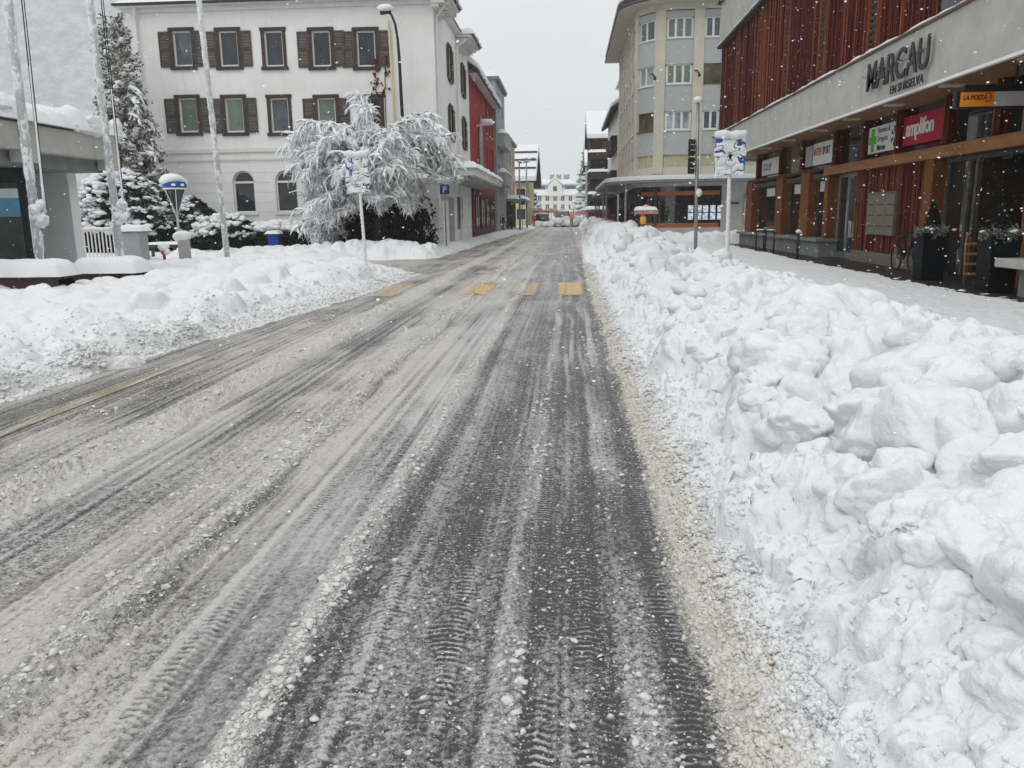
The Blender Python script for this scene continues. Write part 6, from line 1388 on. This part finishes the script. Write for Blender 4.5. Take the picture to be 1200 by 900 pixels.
for k in range(2):
    mb = MB(); z0 = zs0 + k * (hh + .0) + .01; x = a.x - .13; mb.box((x - .10, ym - .05, z0), (x + .08, ym + .10, z0 + hh - .03)); sg = mb.build('signal_head', 'black', TL, bevel=.02); mb = MB()
    for j in range(3):
        zc = z0 + (hh - .03) * (j + .5) / 3; mb.tube([(x, ym - .05, zc), (x, ym - .17, zc)], [.075, .08], 12)
    mb.build('visor', 'black', sg); mb = MB()
    for j in range(3): zc = z0 + (hh - .03) * (j + .5) / 3 + .07; mb.blob((x, ym - .12, zc), (.06, .06, .02), 1, .1)
    mb.build('visor_snow', 'snow', sg, True)
pp = at(757, 246, 46); PS_ = thing('small_parasol', 'small red striped parasol under snow before the dark shop windows', 'parasol', (pp.x, 46, .2)); mb = MB(); mb.tube([(pp.x - .25, 46, .1), (pp.x - .25, 46, pp.z + .1)], .025, 8); mb.build('pole', 'pole', PS_, True)
M['pinkstripe'] = mat('faded_red_stripe', (.52, .13, .11), .8, .3, 5, col2=(.60, .42, .40)); mb = MB()
P = [(pp.x - .62, 45.5, pp.z - .22), (pp.x + .62, 45.5, pp.z - .22), (pp.x + .62, 46.5, pp.z - .22), (pp.x - .62, 46.5, pp.z - .22)]
mb.add([(x, y, z + .17) for x, y, z in P] + P + [(pp.x, 46, pp.z + .32)], [(0, 1, 8), (1, 2, 8), (2, 3, 8), (3, 0, 8), (0, 4, 5, 1), (1, 5, 6, 2), (2, 6, 7, 3), (3, 7, 4, 0)]); mb.build('canopy', 'pinkstripe', PS_)
mb = MB(); snow_slab(mb, pp.x - .6, pp.x + .6, 45.5, 46.5, pp.z - .02, .2, .08, .3, seed=8); mb.build('snow_cap', 'snow', PS_, True)
ln = at(753.5, 257, 45.4); LN = thing('yellow_lantern', 'yellow and red lantern shaped sign hanging under the small parasol', 'lantern', (ln.x, 45.4, ln.z - .3)); mb = MB(); mb.lathe((ln.x, 45.4, ln.z), [(.08, -.26), (.16, -.2), (.17, .1), (.1, .16)], 12); mb.build('body', mat('yellow_plastic', (.75, .42, .03), .5, .1, 4), LN, True); mb = MB(); mb.lathe((ln.x, 45.4, ln.z), [(.12, .162), (.15, .2), (.05, .28)], 12); mb.build('cap', 'red', LN); mb = MB(); mb.cyl((ln.x, 45.4, ln.z + .28), (ln.x, 45.4, pp.z - .05), .012, 6); mb.build('hook', 'black', LN)
# hoops and bollards by the plinth
for k, (px_, Y) in enumerate(((890.5, 31.6), (902, 31.0))):
    p = at(px_, 290, Y); t = thing('bicycle_hoop', 'black tubular bicycle hoop by the plinth, ' + ('the farther of two' if k == 0 else 'the nearer of two'), 'bicycle stand', (p.x, Y, .07), 'bicycle hoops'); mb = MB(); x = p.x; mb.tube([(x - .1, Y + .25, .05), (x - .1, Y + .25, .85), (x - .08, Y + .2, .92), (x + .06, Y - .2, .92), (x + .08, Y - .25, .85), (x + .08, Y - .25, .05)], .028, 8); mb.build('hoop', 'black', t, True); mb = MB(); mb.tube([(x - .08, Y + .2, .96), (x + .06, Y - .2, .96)], .025, 6); mb.build('snow_cap', 'snow', t, True)
p = at(934, 303, 26.3); t = thing('bollard', 'single black bollard with a snow knob before the plinth', 'bollard', (p.x, 26.3, .07)); mb = MB(); mb.cyl((p.x, 26.3, .05), (p.x, 26.3, .95), .045); mb.build('post', 'black', t, True); mb = MB(); mb.blob((p.x, 26.3, 1.0), (.08, .08, .07), 2, .2); mb.build('snow_hat', 'snow', t, True)

# ------------------------------------------------------------------ things on the dark pavement
MBx = thing('mailbox_bank', 'bronze bank of mailboxes on the red timber wall', 'mailboxes', (9.0, 24, .9)); y0, y1 = 25.0, 23.0; z0, z1 = .92, 2.12
mb = MB(); mb.box((8.9, y1, z0), (8.985, y0, z1)); mb.build('housing', 'mailbox', MBx, bevel=.006)
for r in range(4):
    for c in range(3):
        za = z0 + (z1 - z0) * r / 4 + .012; ya = y0 - (y0 - y1) * c / 3 - .012; mb = MB(); mb.box((8.885, ya - .64, za), (8.899, ya, za + .274)); d = mb.build('door', 'mailbox', MBx, bevel=.004); mb = MB(); mb.box((8.881, ya - .55, za + .225), (8.8845, ya - .1, za + .25)); mb.build('slot', 'black', d)
bp = at(1048, 312, 21.3); BK = thing('bicycle', 'dark bicycle leaning against the red timber wall', 'bicycle', (8.55, 21.3, .075)); bx = 8.60
def wheel(y):
    w = MB(); w.tube([(bx, y + .32 * math.cos(a), .40 + .32 * math.sin(a)) for a in np.linspace(0, 2 * PI, 25)], .022, 6, False); o = w.build('wheel', 'tyre', BK, True); s = MB()
    for a in np.linspace(0, PI, 8): s.tube([(bx, y + .3 * math.cos(a), .4 + .3 * math.sin(a)), (bx, y - .3 * math.cos(a), .4 - .3 * math.sin(a))], .004, 3)
    s.build('spokes', 'pole', o)
wheel(21.85); wheel(20.80)
mb = MB(); bbk = (bx, 21.38, .38); hd = (bx, 20.98, .92); st_ = (bx, 21.52, .86); mb.tube([bbk, hd], .02, 6); mb.tube([bbk, st_], .018, 6); mb.tube([st_, hd], .02, 6); mb.tube([bbk, (bx, 21.85, .4)], .014, 6); mb.tube([st_, (bx, 21.85, .4)], .012, 6); mb.tube([(bx, 20.95, 1.02), hd, (bx, 20.80, .4)], .018, 6); mb.build('frame', 'carpaint', BK, True)
mb = MB(); mb.tube([(bx - .28, 21.06, 1.04), (bx - .12, 20.96, 1.05), (bx + .12, 20.96, 1.05), (bx + .28, 21.06, 1.04)], .016, 6); mb.build('handlebar', 'black', BK, True); mb = MB(); mb.blob((bx, 21.56, .95), (.09, .15, .045), 2, .1); mb.build('saddle', 'black', BK, True); mb = MB(); mb.box((bx - .16, 20.62, .72), (bx + .16, 20.86, .95)); mb.build('basket', 'black', BK)
LB = thing('litter_bin', 'slim steel column bin beside the bicycle', 'bin', (8.38, 19.9, .075)); mb = MB(); mb.lathe((8.38, 19.9, 0), [(.15, .07), (.15, 1.0), (.13, 1.05), (.0, 1.06)], 16); mb.build('body', 'steel', LB, True); mb = MB(); mb.lathe((8.38, 19.9, 0), [(.153, .80), (.155, .81), (.155, .90), (.153, .91)], 16); mb.build('opening', 'black', LB)
def planter(label, px_, Y, sd):
    p = at(px_, 310, Y); t = thing('planter', label, 'planter', (p.x, Y, .075), 'tall square planters'); x = p.x; w = .27; mb = MB()
    mb.add([(x + a * w * .85, Y + b_ * w * .85, .075) for a, b_ in ((-1, -1), (1, -1), (1, 1), (-1, 1))] + [(x + a * w, Y + b_ * w, 1.12) for a, b_ in ((-1, -1), (1, -1), (1, 1), (-1, 1))] + [(x + a * w * .88, Y + b_ * w * .88, 1.12) for a, b_ in ((-1, -1), (1, -1), (1, 1), (-1, 1))] + [(x + a * w * .88, Y + b_ * w * .88, 1.0) for a, b_ in ((-1, -1), (1, -1), (1, 1), (-1, 1))], [(0, 1, 5, 4), (1, 2, 6, 5), (2, 3, 7, 6), (3, 0, 4, 7), (4, 5, 9, 8), (5, 6, 10, 9), (6, 7, 11, 10), (7, 4, 8, 11), (8, 9, 13, 12), (9, 10, 14, 13), (10, 11, 15, 14), (11, 8, 12, 15), (12, 13, 14, 15), (3, 2, 1, 0)]); mb.build('pot', mat('black_planter', (.007, .008, .010), .6, .2, 4, sp=.1), t)
    c = thing('potted_conifer', 'small dark cone conifer in the ' + ('farther' if px_ < 1120 else 'nearer') + ' black planter', 'plant', (x, Y, 1.05), 'potted conifers'); n = 3200; f = rng.random(n) ** .8; a = rng.uniform(0, 6.28, n); rr = (.21 * (1 - f) + .02) * np.sqrt(rng.random(n)); P = np.stack([x + np.cos(a) * rr, Y + np.sin(a) * rr, 1.12 + f * .62], -1); leaf_mesh('crown', P, .035, 'leaf_dark', c); mb = MB(); mb.tube([(x, Y, 1.0), (x, Y, 1.6)], [.02, .005], 6); mb.build('trunk', 'bark', c); mb = MB()
    for k in range(10): mb.blob((x + random.gauss(0, .07), Y + random.gauss(0, .07), random.uniform(1.25, 1.6)), random.uniform(.012, .03), 1, .2)
    mb.build('snow_load', 'snow', c, True)
    g = thing('trailing_plant', 'grey frosted trailing plant spilling over the ' + ('farther' if px_ < 1120 else 'nearer') + ' black planter', 'plant', (x, Y, 1.05), 'trailing plants'); n = 1500; a = rng.uniform(0, 6.28, n); rr = .34 * np.sqrt(rng.random(n)); P = np.stack([x + np.cos(a) * rr, Y + np.sin(a) * rr, 1.18 - .5 * rr ** 2 + rng.normal(0, .05, n)], -1); leaf_mesh('foliage', P, .04, mat('silver_leaf', (.16, .17, .15), .8, .4, 5), g, 2, .3)
    mb = MB()
    for k in range(12): mb.blob((x + random.gauss(0, .16), Y - .1 + random.gauss(0, .14), 1.2 + random.gauss(0, .03)), (.05, .05, .025), 1, .3)
    mb.build('snow_load', 'snow', g, True)
planter('tall black planter left of the glazed entrance', 1088, 18.6, 1); planter('tall black planter in front of the open entrance', 1168, 15.7, 2)
sd_ = at(1141, 300, 16.4); SDg = thing('wooden_sledge', 'wooden sledge leaning upright in the shop entrance', 'sledge', (sd_.x, 16.9, .09)); mb = MB(); x = at(1141, 290, 17).x
for o in (-.17, .17): mb.tube([(x + o, 16.9, .1), (x + o, 16.98, .9), (x + o, 16.95, 1.1), (x + o, 16.84, 1.14)], .02, 6)
mb.build('runner', 'woodsled', SDg, True); mb = MB()
for z in (.3, .5, .7, .9): mb.box((x - .19, 16.86 + z * .1, z), (x + .19, 16.9 + z * .1, z + .05))
mb.build('slats', 'woodsled', SDg)
p = at(1180, 312, 15.0); CB = thing('concrete_bench', 'pale concrete bench block cut by the right picture edge', 'bench', (8.6, 14, .075)); z_ = at(1184, 302, 15.4).z
mb = MB(); mb.box((p.x - .02, 11, z_ - .16), (9.1, 15.4, z_)); mb.build('seat', 'concrete', CB, bevel=.015); mb = MB(); mb.box((p.x + .18, 11.3, .07), (9.0, 14.9, z_ - .163)); mb.build('base', 'concrete_dk', CB)

# ------------------------------------------------------------------ people
def person(label, x, y, z, h, face, jacket, trouser, stride=.25, hat=None, arms=.12, name='person'):
    t = thing(name, label, 'person', (x, y, z)); me = bpy.data.meshes.new('body')
    s = h / 1.75; st_ = stride
    J = [((0, 0, .96), .15), ((0, .01, 1.15), .15), ((0, 0, 1.35), .17), ((0, .02, 1.5), .07), ((0, .04, 1.62), .10), ((0, .04, 1.70), .085),
         ((.10, 0, .90), .10), ((.10, st_ * .5, .50), .075), ((.10, st_ * .35, .10), .055), ((.10, st_ * .35 + .14, .04), .045),
         ((-.10, 0, .90), .10), ((-.10, -st_ * .3, .50), .075), ((-.10, -st_, .12), .055), ((-.10, -st_ + .14, .04), .045),
         ((.20, 0, 1.42), .075), ((.26, -arms, 1.13), .06), ((.27, .06, .90), .05), ((.27, .09, .82), .045),
         ((-.20, 0, 1.42), .075), ((-.26, arms, 1.13), .06), ((-.27, .16, .92), .05), ((-.27, .2, .84), .045)]
    E = [(0, 1), (1, 2), (2, 3), (3, 4), (4, 5), (0, 6), (6, 7), (7, 8), (8, 9), (0, 10), (10, 11), (11, 12), (12, 13), (2, 14), (14, 15), (15, 16), (16, 17), (2, 18), (18, 19), (19, 20), (20, 21)]
    me.from_pydata([tuple(c * s for c in j[0]) for j in J], E, []); o = bpy.data.objects.new('tmp', me); COL.objects.link(o); o.modifiers.new('s', 'SKIN'); sk = me.skin_vertices[0].data
    for i, j in enumerate(J): sk[i].radius = (j[1] * s, j[1] * s)
    sk[0].use_root = True; sb = o.modifiers.new('u', 'SUBSURF'); sb.levels = 1; sb.render_levels = 1
    dg = bpy.context.evaluated_depsgraph_get(); m2 = bpy.data.meshes.new_from_object(o.evaluated_get(dg)); bpy.data.objects.remove(o)
    m2.materials.clear()
    for q in (jacket, trouser, 'skin', 'black'): m2.materials.append(M[q])
    R = Matrix.Rotation(face, 3, 'Z')
    for pl_ in m2.polygons:
        zc = pl_.center.z / s; pl_.material_index = 3 if zc < .12 else 1 if zc < .93 and abs(pl_.center.x) < .2 * s else 0 if zc < 1.52 and not (zc < .86 and abs(pl_.center.x) > .2 * s) else 2; pl_.use_smooth = True
    for v in m2.vertices: v.co = R @ v.co
    b = bpy.data.objects.new('body', m2); COL.objects.link(b); b.parent = t
    mb = MB(); c = R @ Vector((0, .02 * s, 1.70 * s)); mb.blob(c, (.115 * s, .12 * s, .10 * s), 2, .03); o = mb.build('hat' if hat else 'hair', hat or 'bark', t, True, True); return t
person('person in dark clothes walking under the house canopy', at(563, 260, 64).x, 64, .05, 1.75, PI, 'jacket_dark', 'trouser')
person('person in a black coat walking, left of the pair past the canopy', at(583.5, 260, 75).x, 75, .05, 1.78, PI, 'jacket_dark', 'trouser', .3)
person('person in black walking, right of the pair past the canopy', at(588, 260, 77).x, 77, .05, 1.7, PI, 'jacket_dark', 'trouser', .2)
person('person in a blue jacket walking on the left pavement', at(598.5, 260, 82).x, 82, .05, 1.72, PI, 'jacket_blue', 'trouser', .3)
person('worker in an orange vest standing by the snow heap', at(669.8, 258, 108).x, 108, .15, 1.85, .3, 'jacket_orange', 'trouser', .08, 'jacket_orange')
person('person in a red jacket beside the dark pick-up', at(625.5, 255, 110).x, 110, .1, 1.8, 0, 'jacket_red', 'jacket_red', .1)
person('person in a red jacket near the striped market umbrella', at(694, 255, 88).x, 88, .35, 1.75, 1, 'jacket_red', 'trouser', .2)
person('person in dark red under the shop canopy, nearest the glazed corner', at(703.5, 258, 80).x, 80, .2, 1.75, PI, 'jacket_red', 'trouser', .2)
person('person in dark red under the shop canopy, farther back', at(713, 258, 76).x, 76, .25, 1.75, PI, 'jacket_red', 'trouser', .2, 'jacket_red')

# ------------------------------------------------------------------ vehicles and market umbrellas far down the road
def car(name, label, x, y, z, w, l, h, pick=False):
    t = thing(name, label, 'car', (x, y, z)); hw = w / 2
    prof = [(0, .35), (0, .78), (.9, .95), (1.5, h - .02), (2.9, h), (3.3, 1.0), (l, .95), (l, .38)] if pick else [(0, .35), (0, .8), (.9, .98), (1.5, h - .05), (l - .9, h), (l - .1, .95), (l, .4)]
    mb = MB(); mb.prism([(x - hw, y + a, z + b) for a, b in prof], (w, 0, 0)); mb.build('body', 'carpaint', t, bevel=.08)
    mb = MB(); mb.prism([(x - hw * .86, y + .93, z + 1.0), (x + hw * .86, y + .93, z + 1.0), (x + hw * .78, y + 1.42, z + h - .12), (x - hw * .78, y + 1.42, z + h - .12)], (0, -.03, .012)); mb.build('windscreen', 'glass', t)
    for sx_ in (-1, 1):
        mb = MB(); mb.box((x + sx_ * hw * .62 - .16, y - .03, z + .62), (x + sx_ * hw * .62 + .16, y + .02, z + .78)); mb.build('headlight', 'lampglass', t)
        mb = MB(); mb.box((x + sx_ * (hw + .02), y + 1.15, z + .98), (x + sx_ * (hw + .2), y + 1.27, z + 1.12)); mb.build('wing_mirror', 'black', t)
        for yy in (.8, l - .8):
            mb = MB(); mb.cyl((x + sx_ * (hw - .2), y + yy, z + .33), (x + sx_ * (hw + .01), y + yy, z + .33), .33, 18); wh = mb.build('wheel', 'tyre', t, bevel=.02); mb = MB(); mb.cyl((x + sx_ * (hw - .1), y + yy, z + .33), (x + sx_ * (hw + .02), y + yy, z + .33), .19, 14); mb.build('rim', 'steel', wh)
    mb = MB(); mb.box((x - .26, y - .04, z + .42), (x + .26, y + .0, z + .53)); mb.build('number_plate', 'whitesign', t); mb = MB(); mb.box((x - hw * .5, y - .02, z + .58), (x + hw * .5, y + .01, z + .76)); mb.build('grille', 'black', t)
    mb = MB(); snow_slab(mb, x - hw * .85, x + hw * .85, y + 1.55, y + (2.85 if pick else l - .95), z + h - .01, .12, .15, .3, seed=5); mb.build('snow_cap', 'snow', t, True); return t
car('pickup', 'dark pick-up facing the camera left of the snow heap', at(635, 258, 116).x, 116, .05, 1.85, 5.0, 1.75, True)
car('parked_car', 'dark parked car behind the big snow heap', at(659, 250, 138).x, 138, .35, 2.3, 4.6, 1.9)
def market_umbrella(label, px_, py_, Y, w, sd):
    p = at(px_, py_, Y); t = thing('market_umbrella', label, 'umbrella', (p.x, Y, 0), 'red and white market umbrellas'); mb = MB(); mb.tube([(p.x, Y, -.1), (p.x, Y, p.z + .3)], .04, 6); mb.build('pole', 'pole', t); r = w / 2
    mb = MB(); n = 8; vs = [(p.x, Y, p.z + .45)] + [(p.x + r * math.cos(2 * PI * k / n + .39), Y + r * math.sin(2 * PI * k / n + .39), p.z) for k in range(n)] + [(p.x + r * math.cos(2 * PI * k / n + .39), Y + r * math.sin(2 * PI * k / n + .39), p.z - .22) for k in range(n)]
    mb.add(vs, [(0, 1 + k, 1 + (k + 1) % n) for k in range(n)] + [(1 + k, 9 + k, 9 + (k + 1) % n, 1 + (k + 1) % n) for k in range(n)]); mb.build('canopy', mat('red_canvas', (.55, .06, .08), .8, .2, 2, col2=(.62, .34, .34)), t)
    mb = MB()
    for k in range(14): a = random.uniform(0, 6.28); q = r * math.sqrt(random.random()) * .85; mb.blob((p.x + q * math.cos(a), Y + q * math.sin(a), p.z + .5 - .45 * q / r), (r * .24, r * .24, .09), 1, .2)
    mb.build('snow_cap', 'snow', t, True)
market_umbrella('red market umbrella farthest left, over the dark pick-up', 631, 247, 128, 1.9, 1); market_umbrella('wide red market umbrella left of the parked car', 646, 247.5, 132, 3.0, 2); market_umbrella('red market umbrella over the parked car', 658, 248, 142, 2.6, 3); market_umbrella('red striped market umbrella to the right of the snow heap', 684, 249, 112, 2.2, 4)
gl_ = at(672, 246, 140); t = thing('globe_lamp', 'white globe lamp post right of the parked car', 'street lamp', (gl_.x, 140, 0)); mb = MB(); mb.tube([(gl_.x, 140, 0), (gl_.x, 140, gl_.z)], .06, 6); mb.build('post', 'black', t); mb = MB(); mb.blob((gl_.x, 140, gl_.z + .2), .25, 2, 0); mb.build('globe', 'whitesign', t, True)
mb = MB(); xk = at(700, 255, 96).x; KS = thing('market_kiosk', 'low grey market kiosk with snowy roof beyond the canopy', 'kiosk', (xk, 97, 0)); mb.box((xk - 1.2, 96, -.1), (xk + 1.2, 98, 2.2)); mb.build('body', 'concrete_dk', KS); mb = MB(); mb.box((xk - 1.0, 95.97, 1.0), (xk + 1.0, 95.998, 1.9)); mb.build('window', 'glass', KS); mb = MB(); snow_slab(mb, xk - 1.5, xk + 1.5, 95.6, 98.4, 2.2, .35, .2, .3, seed=9); mb.build('snow_cap', 'snow', KS, True)
# ------------------------------------------------------------------ hills, falling snow, air, light
def hill():
    xs = np.linspace(-1400, 900, 150); ys = np.linspace(800, 1600, 60); X, Y = np.meshgrid(xs, ys)
    Z = 480 * sstep(800, 1500, Y) * (1 + .22 * fbm(X / 220, Y / 220, 4, 7)) * sstep(-330, -760, X) - 3
    m, t, b = nt('snowy_hillside'); p = N(t, 'ShaderNodeNewGeometry').outputs['Position']; n = noise_n(t, p, .05, 9, .75); t.links.new(mixc(t, mapr(t, n, .42, .62), (.20, .215, .22), (.46, .475, .485)), b.inputs['Base Color']); b.inputs['Roughness'].default_value = 1
    kind(fast_mesh('hills', np.stack([X, Y, Z], -1).reshape(-1, 3), grid_faces(*X.shape), m), 'structure', 'snowy wooded hillside fading into the falling snow')
hill()
def flakes():
    n = 21000; Y = 1.3 + 32 * rng.random(n) ** .75; X = rng.uniform(-1, 1, n) * (.72 * Y + 1) - .07 * Y; Z = rng.uniform(.1, 1, n) * (1.6 + .38 * Y) + .2
    dens = np.where(X > 0, 1, .55); ok = rng.random(n) < dens; X, Y, Z = X[ok], Y[ok], Z[ok]
    R = np.clip(rng.lognormal(math.log(.0038), .5, len(X)), .0018, .011); R = np.minimum(R, .0012 * Y + .0012)
    kind(lumps('falling_snow', np.stack([X, Y, Z], -1), R, 0, 'flake', .8, .3), 'stuff', 'snowflakes drifting through the air')
flakes()
W_ = bpy.data.worlds.new('World'); S.world = W_; W_.use_nodes = True; t = W_.node_tree; bg = t.nodes['Background']
SUN_EL, SUN_ROT = math.radians(48), math.radians(200)
sky = N(t, 'ShaderNodeTexSky', sky_type='NISHITA', sun_disc=False, sun_elevation=SUN_EL, sun_rotation=SUN_ROT, altitude=700, air_density=1.0, dust_density=4.0)
hs = N(t, 'ShaderNodeHueSaturation'); hs.inputs['Saturation'].default_value = .25; t.links.new(sky.outputs[0], hs.inputs['Color'])
tc = N(t, 'ShaderNodeTexCoord'); sx_ = N(t, 'ShaderNodeSeparateXYZ'); t.links.new(tc.outputs['Generated'], sx_.inputs[0])
z = math_n(t, 'MAXIMUM', sx_.outputs[2], 0.0); g = math_n(t, 'MULTIPLY_ADD', z, OVERCAST * .75, OVERCAST * .62) if 'OVERCAST' in globals() else math_n(t, 'MULTIPLY_ADD', z, 8.6, 7.25)
cl = mapr(t, noise_n(t, tc.outputs['Generated'], 2.2, 5, .55), .3, .7, .965, 1.035); g = math_n(t, 'MULTIPLY', g, cl)
cc = N(t, 'ShaderNodeCombineColor'); 
for i, k in enumerate((.985, 1.0, 1.008)): t.links.new(math_n(t, 'MULTIPLY', g, k), cc.inputs[i])
t.links.new(mixc(t, .12, cc.outputs[0], hs.outputs[0]), bg.inputs['Color']); bg.inputs['Strength'].default_value = .1
ld = bpy.data.lights.new('sun', 'SUN'); ld.energy = .5; ld.angle = math.radians(40); ld.color = (1, .97, .93); lo_ = bpy.data.objects.new('sun', ld); COL.objects.link(lo_)
dv = Vector((math.sin(SUN_ROT) * math.cos(SUN_EL), math.cos(SUN_ROT) * math.cos(SUN_EL), math.sin(SUN_EL))); lo_.rotation_euler = dv.to_track_quat('Z', 'Y').to_euler()
HAZE = .0005
if HAZE:
    mb = MB(); mb.box((-1500, -40, -5), (1500, 1700, 640)); m = bpy.data.materials.new('haze_air'); m.use_nodes = True; t = m.node_tree; t.nodes.remove(t.nodes['Principled BSDF']); pv = t.nodes.new('ShaderNodeVolumePrincipled'); pv.inputs['Color'].default_value = (.95, .965, .975, 1); pv.inputs['Density'].default_value = HAZE; pv.inputs['Anisotropy'].default_value = .2
    t.links.new(pv.outputs[0], t.nodes['Material Output'].inputs['Volume']); M['haze'] = m; kind(mb.build('haze', 'haze'), 'stuff', 'pale air thick with falling snow')
S.view_settings.view_transform = 'Standard'; S.view_settings.look = 'None'; S.view_settings.gamma = 1; S.view_settings.exposure = .0
S.render.engine = 'CYCLES'; c = S.cycles; c.max_bounces = 8; c.diffuse_bounces = 5; c.glossy_bounces = 3; c.transmission_bounces = 2; c.volume_bounces = 1; c.use_denoising = True; c.sample_clamp_indirect = 8
